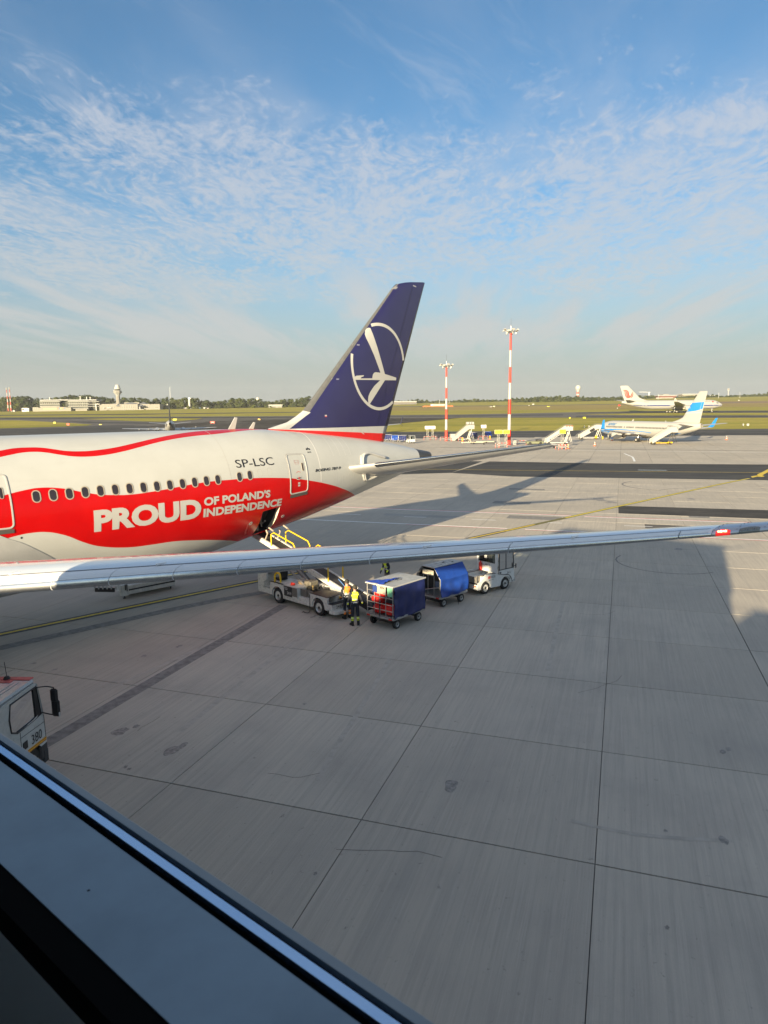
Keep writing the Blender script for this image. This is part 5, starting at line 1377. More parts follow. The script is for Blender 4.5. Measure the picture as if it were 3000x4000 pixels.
mb = MB(); mb.poly([(.27, -W2, 1.07), (1.37, -W2, 1.07), (1.29, -W2, 1.94), (.27, -W2, 1.94)]); mb.build('door_pane', clear_glass, dr)
mb = MB(); mb.cbox((.33, -W2-.03, .92), (.12, .03, .07), .01); mb.build('door_handle', black_p, dr)
mb = MB(); mb.prism([(1.36, 1.02), (1.42, 1.02), (1.32, 1.98), (1.26, 1.98)], -W2+.0, -W2+.07, 'Y'); mb.prism([(1.36, 1.02), (1.42, 1.02), (1.32, 1.98), (1.26, 1.98)], W2-.07, W2, 'Y'); mb.cbox((.74, 0, 1.985), (1.2, 2*W2-.02, .05), .02); mb.b2((1.20, -W2+.05, .58), (1.42, W2-.05, 1.04)); mb.build('cab_shell', tug_white, tg)
mb = MB(); mb.poly([(1.41, -W2+.07, 1.05), (1.41, W2-.07, 1.05), (1.31, W2-.07, 1.96), (1.31, -W2+.07, 1.96)]); mb.build('windscreen', clear_glass, tg)
mb = MB(); mb.cbox((.62, .05, .98), (.42, .42, .12), .03); mb.cbox((.40, .05, 1.28), (.10, .42, .52), .03); mb.build('driver_seat', black_p, tg)
mb = MB(); t = [(1.02+.03*math.sin(a), .05+.16*math.cos(a), 1.12+.14*math.sin(a)) for a in [2*math.pi*k/14 for k in range(14)]]; mb.tube(t, .014, 6, True); mb.build('steering_wheel', black_p, tg)
mb = MB(); mb.cbox((1.47, -W2+.35, .42), (.10, .75, .24), .04); mb.cbox((1.47, W2-.35, .42), (.10, .75, .24), .04); mb.build('front_bumper', mat('bumper_grey', (.40, .40, .39), .5), tg)
mb = MB(); mb.tube([(1.36, -W2, 1.14), (1.40, -W2-.10, 1.16)], .014, 6); mb.cbox((1.40, -W2-.12, 1.16), (.07, .05, .24), .02); mb.build('wing_mirror', black_p, tg)
for x in (-.72, .76):
    for s_ in (-1, 1): wheel(tg, (x, s_*(W2-.10), .31), .31, .18, 'Y', mat('rim_grey', (.42, .42, .40), .4, .4), side=s_)
mb = MB(); mb.cyl((.02, .34, .93), (.02, .34, 1.30), .085, 14); mb.lathe([(.085, 1.30), (.05, 1.36), (.03, 1.38)], (.02, .34, 0), 'Z', 14); mb.cyl((.02, .34, 1.36), (.02, .34, 1.42), .03, 8); mb.build('fire_extinguisher', signal_red, tg)
flat_text('2622', 'number', letter_black, tg, (.128, .14, 1.22), (0, -1, 0), (0, 0, 1), .12, .34, .0)
flat_text('2622', 'number', letter_black, tg, (.84, -W2-.016, .80), (1, 0, 0), (0, 0, 1), .11, .28, .0)
flat_text('LS', 'emblem', letter_black, tg, (.98, -W2-.016, .50), (1, 0, 0), (0, 0, 1), .11, .14, .01)
def side_text(s_, nm, mt, x, z, h, w_, bold=.0): flat_text(s_, nm, mt, tg, (x, -W2-.006, z), (1, 0, 0), (0, 0, 1), h, w_, bold)
mb = MB(); mb.prism([(-.56, .74), (-.40, .74), (-.385, .865), (-.545, .865)], -W2-.008, -W2, 'Y'); mb.build('red_emblem', signal_red, tg)
flat_text('LS', 'emblem_letters', letter_white, tg, (-.54, -W2-.011, .76), (1, 0, 0), (0, 0, 1), .085, .12, .0)
side_text('AIRPORT', 'company_lettering', letter_black, -.36, .815, .045, .34, .01); side_text('SERVICES', 'company_lettering', letter_black, -.36, .755, .045, .34, .01); side_text('BAGAŻOWY', 'duty_lettering', letter_black, -.50, .645, .055, .38, .0)

# ---- truck cab at the left edge. local: +x forward, -y its right side (towards the viewer)
tk = thing('truck', 'pale grey truck cab numbered 380 with orange stripe, at the left edge', 'truck', (-3.58, -12.44, 0), rad(41.6))
mb = MB()
rows = []
for y, i_ in ((0.0, .04), (-.05, .0), (-2.25, .0), (-2.30, .04)):
    pass
sideq = [(-1.62, .62), (-1.62, 2.40), (-1.45, 2.50), (-.06, 2.50), (.02, 2.44), (.20, 1.62), (.25, .85), (.22, .62), (.10, .62)] + arc_pts(-.42, .42, .55, 25, 155, 8) + [(-1.1, .62)]
wq = [(-1.20, 1.72), (-1.24, 2.05), (-1.16, 2.40), (-.06, 2.40), (.08, 1.62), (-.30, 1.60), (-.95, 1.60)]
def ring_panel(outer, hole, y, yd, mt, name, par):
    """flat panel with a hole, triangulated between the outlines, given thickness"""
    bm = bmesh.new(); vo = [bm.verts.new((x, y, z)) for x, z in outer]; vh = [bm.verts.new((x, y, z)) for x, z in hole]
    e = [bm.edges.new((vo[i], vo[(i+1) % len(vo)])) for i in range(len(vo))] + [bm.edges.new((vh[i], vh[(i+1) % len(vh)])) for i in range(len(vh))]
    bmesh.ops.triangle_fill(bm, use_beauty=True, use_dissolve=False, edges=e)
    r_ = bmesh.ops.extrude_face_region(bm, geom=bm.faces[:]); 
    for v in r_['geom']:
        if isinstance(v, bmesh.types.BMVert): v.co.y += yd
    bmesh.ops.recalc_face_normals(bm, faces=bm.faces[:]); return bm_obj(bm, name, mt, par)
ring_panel(sideq, wq, -.0, .06, truck_grey, 'cab_side', tk)
ring_panel(sideq, wq, 2.24, .06, truck_grey, 'cab_side', tk)
mb = MB(); mb.prism([(-1.62, .62), (-1.62, 2.50), (-1.56, 2.50), (-1.56, .62)], .06, 2.24, 'Y'); mb.build('cab_back', truck_grey, tk)
mb = MB(); mb.cbox((-.80, 1.15, 2.53), (1.60, 2.22, .10), .05); mb.build('roof', truck_grey, tk)
mb = MB(); mb.cbox((-.02, 1.15, 2.585), (.20, 2.1, .03), .012); mb.build('roof_marking', mat('faded_red_paint', (.55, .09, .08), .5, var=.2, scale=6), tk)
mb = MB(); mb.cbox((-.20, .75, 2.583), (.20, .5, .02), .006); mb.build('roof_marking', mat('faded_red_paint', (.55, .09, .08), .5), tk)
mb = MB(); mb.cbox((-.85, .85, 2.60), (1.15, .06, .03), .01); mb.cbox((-.85, 1.6, 2.60), (1.15, .06, .03), .01); mb.build('roof_rib', black_p, tk)
mb = MB()
for k in range(2): mb.cbox((-.98-.07*k, .42, 2.59), (.02, .22, .012), .004)
mb.cbox((-.70, .30, 2.588), (.9, .012, .012), .003); mb.cbox((-.70, .42, 2.588), (.9, .012, .012), .003); mb.build('roof_lines', letter_white, tk)
mb = MB(); mb.lathe([(.09, 2.57), (.09, 2.60), (.05, 2.66), (.0, 2.67)], (-.05, .72, 0), 'Z', 12); mb.tube([(-.05, .72, 2.66), (-.10, .72, 3.05)], .008, 5); mb.build('roof_aerial', black_p, tk)
mb = MB(); mb.prism([(-.06, 2.44), (.02, 2.44), (.20, 1.62), (.14, 1.62)], .0, .10, 'Y'); mb.prism([(-.06, 2.44), (.02, 2.44), (.20, 1.62), (.14, 1.62)], 2.2, 2.3, 'Y'); mb.prism([(.14, 1.62), (.20, 1.62), (.25, .85), (.22, .55), (.0, .55), (.0, 1.62)], .06, 2.24, 'Y'); mb.build('cab_front', truck_grey, tk)
mb = MB(); mb.poly([(.0, .10, 2.43), (.0, 2.2, 2.43), (.17, 2.2, 1.63), (.17, .10, 1.63)]); mb.build('windscreen', clear_glass, tk)
mb = MB(); mb.poly([(x, .02, z) for x, z in wq]); wd = mb.build('side_window', glass_mat('smoked_glass', (.13, .15, .15)), tk)
mb = MB(); mb.tube([(x, -.004, z) for x, z in wq], .022, 6, True); mb.prism([(-.18, 2.40), (-.06, 2.40), (.10, 1.60), (-.14, 1.62)], -.006, .03, 'Y'); mb.build('window_frame', black_p, wd)
mb = MB(); mb.prism([(-.98, 1.58), (-.20, 1.58), (-.08, 1.66), (-.30, 1.63), (-.96, 1.60)], -.02, -.004, 'Y'); mb.build('window_sill', letter_white, wd)
mb = MB(); mb.b2((-1.5, .10, .62), (.12, 2.2, 1.0)); mb.b2((-.10, .1, 1.0), (.14, 2.2, 1.50)); mb.cbox((-.72, .62, 1.18), (.50, .50, .20), .05); mb.cbox((-1.0, .62, 1.62), (.16, .50, .72), .05); mb.cbox((-.99, .62, 2.08), (.13, .30, .22), .05); mb.build('cab_interior', black_p, tk)
mb = MB(); t = [(-.22+.10*math.sin(a), .62+.22*math.cos(a), 1.60+.20*math.sin(a)) for a in [2*math.pi*k/16 for k in range(16)]]; mb.tube(t, .02, 6, True); mb.build('steering_wheel', black_p, tk)
mb = MB(); mb.tube([(-.86, -.003, 1.60), (-.86, -.003, .66)], .006, 5); mb.tube([(.19, -.003, 1.55), (.22, -.003, .9)], .006, 5); mb.tube([(-.86, -.003, 1.42), (.20, -.003, 1.36)], .006, 5); mb.build('door_joint', black_p, tk)
mb = MB(); mb.cbox((-.70, -.008, 1.16), (.20, .02, .20), .03); mb.build('door_handle', black_p, tk)
mb = MB(); mb.prism([(-.62, .90), (.22, .86), (.235, .95), (-.60, .99)], -.008, .0, 'Y'); mb.build('orange_stripe', mat('amber_tape', (.72, .33, .02), .45), tk)
mb = MB(); mb.prism([(-.62, .905), (.22, .865), (.222, .875), (-.62, .915)], -.011, .0, 'Y'); mb.prism([(-.61, .965), (.23, .925), (.232, .932), (-.61, .972)], -.011, .0, 'Y'); mb.build('stripe_edge', letter_black, tk)
flat_text('380', 'number', letter_black, tk, (-.42, -.008, 1.035), (1, 0, -.045), (.0, 0, 1), .24, .46, .0)
mb = MB(); mb.cbox((.16, 1.15, .46), (.28, 2.34, .42), .06); mb.cbox((.10, .04, .62), (.34, .10, .40), .04); mb.build('front_bumper', mat('bumper_black', (.035, .036, .038), .55), tk)
mb = MB(); mb.tube(smoothpts([(-.02, -.01, 2.36), (.20, -.12, 2.30), (.38, -.20, 2.20)], 4), .016, 6); mb.tube([(.12, -.01, 1.64), (.28, -.12, 1.52), (.42, -.20, 1.44)], .016, 6); mb.cyl((.40, -.20, 2.20), (.43, -.20, 1.42), .014, 6); ma = mb.build('mirror_arm', black_p, tk)
mb = MB(); mb.cbox((.40, -.20, 1.98), (.10, .20, .36), .05); mb.cbox((.44, -.20, 1.62), (.10, .22, .46), .05); mb.build('mirror_head', black_p, ma)
mb = MB(); mb.cbox((.41, -.30, 1.46), (.07, .02, .12), .01); mb.build('mirror_label', letter_white, ma)
for y, sd in ((.18, -1), (2.12, 1)): wheel(tk, (-.42, y, .46), .46, .28, 'Y', steel, side=sd)
mb = MB(); mb.b2((-5.2, .55, .55), (-1.62, 1.75, .85)); mb.cbox((-3.6, 1.15, 1.55), (3.2, 2.2, 1.3), .05); mb.build('truck_body', truck_grey, tk)
for x in (-3.4,):
    for y, sd in ((.18, -1), (2.12, 1)): wheel(tk, (x, y, .46), .46, .28, 'Y', steel, side=sd)

# ---- pallet platform half hidden under the near wing
pl = thing('loader_platform', 'low white loading platform with striped roller edge under the near wing', 'loading platform', (6.9, 2.75, 0), 0)
mb = MB(); mb.cbox((0.1, .25, .38), (2.6, 1.2, .46), .03); mb.build('platform_side', mat('platform_white', (.62, .61, .57), .55, var=.1, scale=3, dirt_amt=.2), pl)
mb = MB(); mb.b2((-1.18, -.365, .36), (1.38, -.345, .43)); mb.build('guide_slot', black_p, pl)
mb = MB(); mb.cbox((-1.34, -.28, .42), (.36, .30, .56), .02); mb.cbox((-1.60, -.34, .55), (.03, .05, .56), .01); mb.build('corner_post', mat('platform_white', (.46, .45, .42), .55), pl)
mb = MB(); mb.cbox((-1.34, -.44, .58), (.06, .02, .30), .01); mb.cbox((-1.26, -.44, .55), (.05, .02, .36), .01); mb.build('post_slot', black_p, pl)
mb = MB(); mb.cyl((-1.34, -.28, .0), (-1.34, -.28, .32), .03, 8); mb.cyl((-1.34, -.28, .0), (-1.34, -.28, .03), .08, 10); mb.cyl((1.2, -.2, 0), (1.2, -.2, .34), .04, 8); mb.cyl((.0, .5, 0), (0, .5, .34), .04, 8); mb.build('jack', dark_metal, pl)
for k in range(6):
    mb = MB(); mb.cbox((-1.68-.14*k, -.12+.16*k, .58), (.06, .12, .16), .01, Matrix.Rotation(-.8, 3, 'Z')); mb.build('roller', letter_white, pl)
mb = MB(); mb.cbox((-2.05, .30, .46), (1.0, .08, .20), .01, Matrix.Rotation(-.86, 3, 'Z')); mb.build('roller_rail', black_p, pl)
mb = MB(); mb.cbox((1.58, .0, .62), (.20, .5, .24), .02); mb.build('end_block', mat('platform_white', (.46, .45, .42), .55), pl)
# ------------------------------------------------------------------ people (skinned bodies)
def person(label, loc, rotz, pose, vest, cuff, back_text=None, group='ramp workers round the belt loader'):
    """body is one skinned surface; local frame faces +y, z up"""
    root = thing('person', label, 'person', loc, rotz, group)
    J = pose
    chain = [('pelvis', None, (.130, .105)), ('waist', 'pelvis', (.128, .098)), ('chest', 'waist', (.158, .112)), ('neckb', 'chest', (.085, .075)), ('neck', 'neckb', (.055, .055)), ('skull', 'neck', (.074, .088)), ('crown', 'skull', (.062, .072))]
    for s_ in 'LR':
        chain += [('hip'+s_, 'pelvis', (.098, .098)), ('knee'+s_, 'hip'+s_, (.066, .070)), ('calf'+s_, 'knee'+s_, (.066, .070)), ('ankle'+s_, 'calf'+s_, (.050, .055)), ('toe'+s_, 'ankle'+s_, (.045, .040)),
                  ('sho'+s_, 'chest', (.066, .066)), ('elb'+s_, 'sho'+s_, (.052, .052)), ('wri'+s_, 'elb'+s_, (.036, .036))]
    names = [c[0] for c in chain]
    me = bpy.data.meshes.new('body'); me.from_pydata([J[n] for n in names], [(names.index(c[1]), names.index(c[0])) for c in chain if c[1]], [])
    o = link('body', me, root)
    sk = o.modifiers.new('skin', 'SKIN'); sk.use_smooth_shade = True
    for i, c in enumerate(chain):
        d = me.skin_vertices[0].data[i]; d.radius = c[2]; d.use_root = (c[0] == 'pelvis')
    ss = o.modifiers.new('sub', 'SUBSURF'); ss.levels = 2; ss.render_levels = 2
    dg = bpy.context.evaluated_depsgraph_get(); m2 = bpy.data.meshes.new_from_object(o.evaluated_get(dg))
    o.modifiers.clear(); o.data = m2
    for q in (navy_cloth, vest, reflect, skin, boot, cuff): m2.materials.append(q)
    seg = {}
    def near(p, a, b):
        a, b = Vector(J[a]), Vector(J[b]); d = b-a; t = max(0, min(1, (p-a).dot(d)/d.length_squared)); return (p-(a+d*t)).length, t
    for f in m2.polygons:
        p = f.center; best = min(((near(p, c[1], c[0]), c[1], c[0]) for c in chain if c[1]), key=lambda q: q[0][0])
        (dd, t), a, b = best; k = 0
        if b in ('skull', 'crown') or (b == 'neck'): k = 3
        elif b in ('chest', 'neckb') or a == 'waist': k = 1
        elif b == 'waist': k = 0
        elif b.startswith('sho'): k = 1 if t < .72 else 0
        elif b.startswith('wri'): k = cuff_i if t > .42 else 0
        elif b.startswith('elb'): k = 0
        elif b.startswith('ankle') or b.startswith('calf') or b.startswith('toe'): k = 5 if b.startswith('ankle') and t < .75 else (0 if b.startswith('calf') else 4)
        z = p.z
        if k == 1 and abs(z-(J['waist'][2]+.035)) < .026: k = 2
        if b == 'waist' and abs(z-(J['waist'][2]-.10)) < .024: k = 2
        if b == 'ankleL' or b == 'ankleR':
            if k == 5 and (.08 < t < .2 or .62 < t < .75): k = 2
            elif k == 5 and .33 < t < .42 and vest is hivis_y: k = 0
        if b.startswith('wri') and (.42 < t < .52): k = 2
        f.material_index = k; f.use_smooth = True
    # head: face, ears, cap, ear defenders
    hd = Vector(J['skull']); d = Vector(J['face']).normalized(); sd = Vector((d.y, -d.x, 0)).normalized(); u = Vector((0, 0, 1))
    mb = MB(); mb.lathe([(.0, .105), (.05, .10), (.082, .07), (.092, .02), (.094, -.015), (.088, -.02)], hd+u*.03, 'Z', 16); mb.build('cap', mat('dark_cap', (.04, .038, .03), .8, var=.3, scale=30), root, smooth=True)
    mb = MB(); mb.cbox(hd+d*.12+u*.022, (.14, .10, .014), .005, Matrix.Rotation(math.atan2(d.y, d.x)-math.pi/2, 3, 'Z')); mb.build('cap_peak', mat('dark_cap', (.04, .038, .03), .8), root)
    mb = MB()
    for s_ in (-1, 1): mb.lathe([(.0, -.03), (.035, -.028), (.042, 0), (.035, .022), (.0, .026)], hd+sd*(s_*.088)-u*.02, 'X', 12)
    mb.tube(smoothpts([hd+sd*.10-u*.02, hd+sd*.08+u*.09-d*.02, hd+u*.142-d*.02, hd-sd*.08+u*.09-d*.02, hd-sd*.10-u*.02], 4), .011, 6); mb.build('ear_defenders', black_p, root, smooth=True)
    mb = MB(); mb.tube([hd-d*.075-u*.01+sd*.05*q for q in (-1, 0, 1)], .038, 8); mb.build('hair', hair_m, root, smooth=True)
    mb = MB(); mb.cyl(hd+d*.085-u*.025, hd+d*.112-u*.045, .012, 6, .018); mb.build('nose', skin, root)
    mb = MB()
    for s_ in (-1, 1): mb.lathe([(.0, -.012), (.012, -.006), (.012, .006), (.0, .012)], hd+d*.082+sd*(.032*s_)-u*.002, 'Z', 8)
    mb.build('eyes', mat('eyes', (.06, .045, .04), .3), root)
    mb = MB(); mb.cbox(hd+d*.085-u*.072, (.045, .012, .010), .003, Matrix.Rotation(math.atan2(d.y, d.x)-math.pi/2, 3, 'Z')); mb.build('mouth', mat('lips', (.36, .15, .12), .5), root)
    # gloved hands: palm, four fingers of different lengths, thumb
    for s_ in 'LR':
        w_ = Vector(J['wri'+s_]); dr_ = (w_-Vector(J['elb'+s_])).normalized(); out = Vector((-1 if s_ == 'L' else 1, 0, 0)); pn = dr_.cross(out).normalized(); ac = pn.cross(dr_).normalized()
        mb = MB(); pc = w_+dr_*.055
        rot = Matrix((ac, pn, dr_)).transposed()
        mb.cbox(w_+dr_*.01, (.062, .05, .06), .018, rot); mb.cbox(pc, (.08, .032, .10), .014, rot)
        for k, (off, ln) in enumerate(((-.030, .062), (-.010, .074), (.011, .070), (.031, .054))):
            b0 = w_+dr_*.10+ac*off; b1 = b0+dr_*ln*.55+pn*.012; b2_ = b1+dr_*ln*.38+pn*.026; mb.tube([b0, b1, b2_], [.0098, .0092, .0075], 6)
        t0 = w_+dr_*.035-ac*.038; mb.tube([t0, t0-ac*.022+dr_*.032+pn*.012, t0-ac*.024+dr_*.062+pn*.030], [.013, .0115, .009], 6)
        mb.build('hand', glove_m, root, smooth=True)
    for s_ in 'LR':
        a, t_ = Vector(J['ankle'+s_]), Vector(J['toe'+s_]); dd = (t_-a); dd.z = 0; dd.normalize(); yaw = math.atan2(dd.y, dd.x)
        mb = MB(); mb.cbox(a+dd*.055+Vector((0, 0, -a.z+.05)), (.285, .105, .085), .03, Matrix.Rotation(yaw, 3, 'Z')); mb.cbox(a+dd*.055+Vector((0, 0, -a.z+.012)), (.295, .11, .024), .008, Matrix.Rotation(yaw, 3, 'Z')); mb.cyl(a+Vector((0, 0, -.02)), a+Vector((0, 0, .12)), .062, 10); mb.build('boot', boot, root)
    if back_text:
        bm = text_mesh(back_text, .045, .20, .01, 0, 'CENTER'); c = Vector(J['chest'])
        wrap(bm, lambda x, y: c+Vector((x, -.118-abs(x)*-.12, .02+y))); bm_obj(bm, 'back_lettering', mat('vest_print', (.30, .32, .30), .6), root)
    return root
cuff_i = 5
std = dict(pelvis=(0, 0, .96), waist=(0, .0, 1.12), chest=(0, -.01, 1.34), neckb=(0, -.01, 1.47), neck=(0, .0, 1.53), skull=(0, .025, 1.63), crown=(0, .02, 1.71), face=(0, 1, 0),
           hipL=(-.095, 0, .90), hipR=(.095, 0, .90), kneeL=(-.115, .02, .50), kneeR=(.115, .01, .50), calfL=(-.118, -.012, .37), calfR=(.118, -.015, .37), ankleL=(-.125, -.03, .10), ankleR=(.13, -.03, .10), toeL=(-.145, .12, .045), toeR=(.16, .11, .045),
           shoL=(-.195, -.01, 1.40), shoR=(.195, -.01, 1.40), elbL=(-.265, .0, 1.12), elbR=(.265, .0, 1.12), wriL=(-.265, .10, .90), wriR=(.27, .09, .89))
yel = dict(std); yel.update(toeL=(-.17, .10, .045), shoL=(-.195, -.01, 1.39), elbL=(-.285, -.01, 1.13), elbR=(.275, -.02, 1.12), wriL=(-.30, .06, .90), wriR=(.34, .05, .91))
face_dir = rad(-40)
person('person in yellow hi-vis vest and lime-banded trousers, back turned, by the barred cart', (10.42, -9.08, 0), rad(-33), yel, hivis_y, hivis_y, 'AIRPORT')
ora = dict(std); ora.update(kneeL=(-.11, .04, .50), kneeR=(.12, .05, .50), ankleR=(.15, .02, .10), toeR=(.16, .17, .045), elbL=(-.26, .02, 1.12), wriL=(-.22, .16, .93), elbR=(.26, .04, 1.12), wriR=(.16, .22, 1.02), skull=(.01, .03, 1.635), crown=(.01, .03, 1.71))
person('person in orange hi-vis vest, back turned, at the low end of the belt loader', (10.83, -8.12, 0), rad(-20), ora, hivis_o, hivis_o, 'AIRPORT')
lean = {k: Vector(v) for k, v in std.items()}
for k in ('waist', 'chest', 'neckb', 'neck', 'skull', 'crown', 'shoL', 'shoR', 'elbL', 'elbR', 'wriL', 'wriR'):
    lean[k] = lean[k] + Vector((0, (lean[k].z-.96)*.28, 0))
lean['wriL'] += Vector((.04, .12, -.02)); lean['wriR'] += Vector((-.04, .14, .02)); lean = {k: tuple(v) for k, v in lean.items()}
person('person in yellow hi-vis vest bending beyond the carts, mostly hidden by the wing', tuple(gnd(1512, 2178, 1.6))[:2]+(0,), rad(80), lean, hivis_y, hivis_y)
# ------------------------------------------------------------------ other aircraft
def jet(name, label, loc, heading, P, group=None):
    """generic twin-jet. local +x is the nose, origin on the ground between the main wheels; +y its left"""
    root = thing(name, label, 'airliner', loc, heading, group)
    st = P['st']                                    # (x, zc, w, h)
    sx = [q[0] for q in st][::-1]
    def at(x, k): return pchip(x, sx, [q[k] for q in st][::-1])
    body = P['paint']; mats = P['mats']
    mb = MB(); rows = []
    n = 90
    for i in range(n+1):
        x = sx[0]+(sx[-1]-sx[0])*(.5-.5*math.cos(math.pi*i/n)); zc, w_, h_ = at(x, 1), at(x, 2), at(x, 3)
        rows.append([Vector((x, w_*math.sin(2*math.pi*k/28), zc+h_*math.cos(2*math.pi*k/28))) for k in range(28)])
    mb.grid(rows, True); fz = mb.build('fuselage', body, root, smooth=True)
    def side(x, z, s_, off=.02):
        zc, w_, h_ = at(x, 1), at(x, 2), at(x, 3); c = max(-1, min(1, (z-zc)/h_)); return Vector((x, s_*((w_+off)*math.sqrt(max(0, 1-c*c))+.004), z))
    def decal(nm, pts, mt, s_, off=.02, cell=.6):
        bm = cut_grid(poly_bm(pts), cell); wrap(bm, lambda x, z: side(x, z, s_, off)); return bm_obj(bm, nm, mt, root)
    s_ = P['side']                                  # the side that shows
    # windows: one part each
    wx0, wx1, wz, pitch = P['win']; skip = P.get('skip', ())
    k = 0; x = wx0; me = None
    while x > wx1:
        if not any(a < x < b for a, b in skip):
            mb = MB(); q = [side(x+dx*P['ww']/2, wz+dz*P['wh']/2, s_, .03) for dx, dz in ((-1, -1), (-1, 1), (1, 1), (1, -1))]; mb.poly(q); mb.build('window', P['wmat'], root); k += 1
        x -= pitch
    mb = MB(); zc = at(P['cock'], 1)
    for a, b in ((0, .55), (.62, 1.1)):
        x0 = P['cock']-a*P['cs']; x1 = P['cock']-b*P['cs']; h0 = P['cz']
        mb.poly([side(x0, h0-.22*P['cs'], s_, .03), side(x0-.15, h0+.30*P['cs'], s_, .03), side(x1, h0+.34*P['cs'], s_, .03), side(x1, h0-.12*P['cs'], s_, .03)])
    mb.build('cockpit_window', dark_glass, root)
    # wings, winglets
    for sg in (-1, 1):
        mb = MB(); rows = []
        for (y, xl, ch, z, tk) in P['wing']:
            (u_, l_), = wing_rows([((-xl, y*sg, z), ch, .03, tk, .01)], [0, .01, .04, .1, .25, .45, .7, 1], [0, .01, .04, .1, .25, .45, .7, 1])
            rows.append([Vector((-p.x, p.y, p.z)) for p in list(reversed(l_))+u_[1:]])
        mb.grid(rows, True); mb.face([mb.vert(p) for p in rows[-1]]); wg = mb.build('wing', P['wing_mat'], root, smooth=rad(40))
        y, xl, ch, z, tk = P['wing'][-1]
        if P.get('winglet'):
            h_, mt = P['winglet']; mb = MB()
            mb.grid([[(xl, y*sg, z), (xl-ch*.5, y*sg+sg*.05, z+.05), (xl-ch, y*sg, z)], [(xl-.5, (y+.35)*sg, z+.35), (xl-.5-ch*.42, (y+.40)*sg, z+.35), (xl-ch-.2, (y+.35)*sg, z+.35)], [(xl-h_*.62-.35, (y+.85)*sg, z+h_), (xl-h_*.62-.65, (y+.88)*sg, z+h_), (xl-h_*.62-.95, (y+.85)*sg, z+h_)]])
            if P.get('split'): mb.grid([[(xl-.2, (y+.1)*sg, z+.1), (xl-ch, (y+.1)*sg, z+.1)], [(xl-1.3, (y+.9)*sg, z-.75), (xl-1.7, (y+.9)*sg, z-.75)]])
            o = mb.build('winglet', mt, wg); sm = o.modifiers.new('s', 'SOLIDIFY'); sm.thickness = .09
        for (fy, fx, fl) in P['flap_fair']:
            mb = MB(); mb.lathe([(.0, 0), (.20, .5), (.27, fl*.35), (.22, fl*.65), (.0, fl)], (0, 0, 0), 'X', 10); o = mb.build('flap_fairing', P['paint'], wg, smooth=True); o.location = (fx-fl, fy*sg, P['fz'])
        # engines
        ex, ey, ez, er, el = P['eng']; mb = MB()
        mb.lathe([(er*.80, el*.02), (er*.86, .02*el-.0), (er*.95, -.03*el), (er, -.20*el), (er*1.0, -.45*el), (er*.88, -.75*el), (er*.70, -.98*el), (er*.62, -.98*el)], (0, 0, 0), 'X', 26)
        e = mb.build('engine', P.get('eng_mat', body), root, smooth=rad(50)); e.location = (ex, ey*sg, ez)
        mb = MB(); mb.lathe([(er*.62, -.97*el), (.0, -.80*el)], (0, 0, 0), 'X', 20); mb.lathe([(er*.80, .0), (.0, -.15*el)], (0, 0, 0), 'X', 20); mb.build('engine_core', dark_metal, e)
        mb = MB(); mb.lathe([(er*.48, -.80*el), (er*.42, -1.06*el), (er*.2, -1.2*el), (.0, -1.25*el)], (0, 0, 0), 'X', 16); mb.build('exhaust', mat('exhaust_metal', (.30, .27, .24), .4, .8), e, smooth=True)
        if P.get('eng_band'):
            mb = MB(); rr = er*1.012
            def ring(t, x): return Vector((x, rr*math.cos(t), rr*math.sin(t)*1.0))
            rows = []
            for i in range(13):
                q = i/12; x = -.02*el-.72*el*q; rad_ = rr*(.93+.07*min(1, q*5)) if q < .2 else rr*(1 if q < .62 else 1-.16*(q-.62)/.38)
                a0, a1 = rad(100-100*q), rad(215-185*q**.7) if q > .02 else rad(250)
                rows.append([Vector((x, sg*-1*rad_*math.sin(a0+(a1-a0)*j/6-1.57)*-1, rad_*math.cos(a0+(a1-a0)*j/6-.0))) for j in range(7)])
            mb.grid(rows); mb.build('engine_band', P['eng_band'], e)
        mb = MB(); mb.prism([(ex-.35*el, ez+er*.8), (ex-.3*el, ez+er*1.1), (ex-1.3*el, P['pz']+.1), (ex-1.35*el, P['pz']-.3), (ex-.95*el, ez+er*.5)], ey*sg-.12, ey*sg+.12, 'Y'); mb.build('pylon', body, root)
        # tailplane
        mb = MB(); rows = []
        for (y, xl, ch, z, tk) in P['stab']:
            (u_, l_), = wing_rows([((-xl, y*sg, z), ch, 0, tk, 0)], [0, .02, .1, .3, .6, 1], [0, .02, .1, .3, .6, 1]); rows.append([Vector((-p.x, p.y, p.z)) for p in list(reversed(l_))+u_[1:]])
        mb.grid(rows, True); mb.face([mb.vert(p) for p in rows[-1]]); mb.build('tailplane', P.get('stab_mat', P['wing_mat']), root, smooth=rad(40))
        # main wheels
        gy = P['gear_y']*sg; wr = P['wr']; mb = MB()
        mb.cyl((0, gy, wr), (0, gy*.85, P['pz']), wr*.22, 10); mb.cyl((.0, gy, wr*1.4), (wr*1.4, gy*.9, P['pz']), wr*.10, 8); mb.build('gear_leg', steel, root)
        for bx in P['bogie']:
            for dy in (-.42, .42):
                mb = MB(); mb.lathe([(wr*.55, -.2), (wr*.95, -.19), (wr, -.1), (wr, .1), (wr*.95, .19), (wr*.55, .2)], (0, 0, 0), 'Y', 18); t_ = mb.build('wheel', rubber, root, smooth=rad(40)); t_.location = (bx, gy+dy*wr*1.3, wr)
                mb = MB(); mb.lathe([(wr*.55, .16), (.0, .10)], (0, 0, 0), 'Y', 14); mb.lathe([(wr*.55, -.16), (.0, -.10)], (0, 0, 0), 'Y', 14); mb.build('rim', far_white, t_)
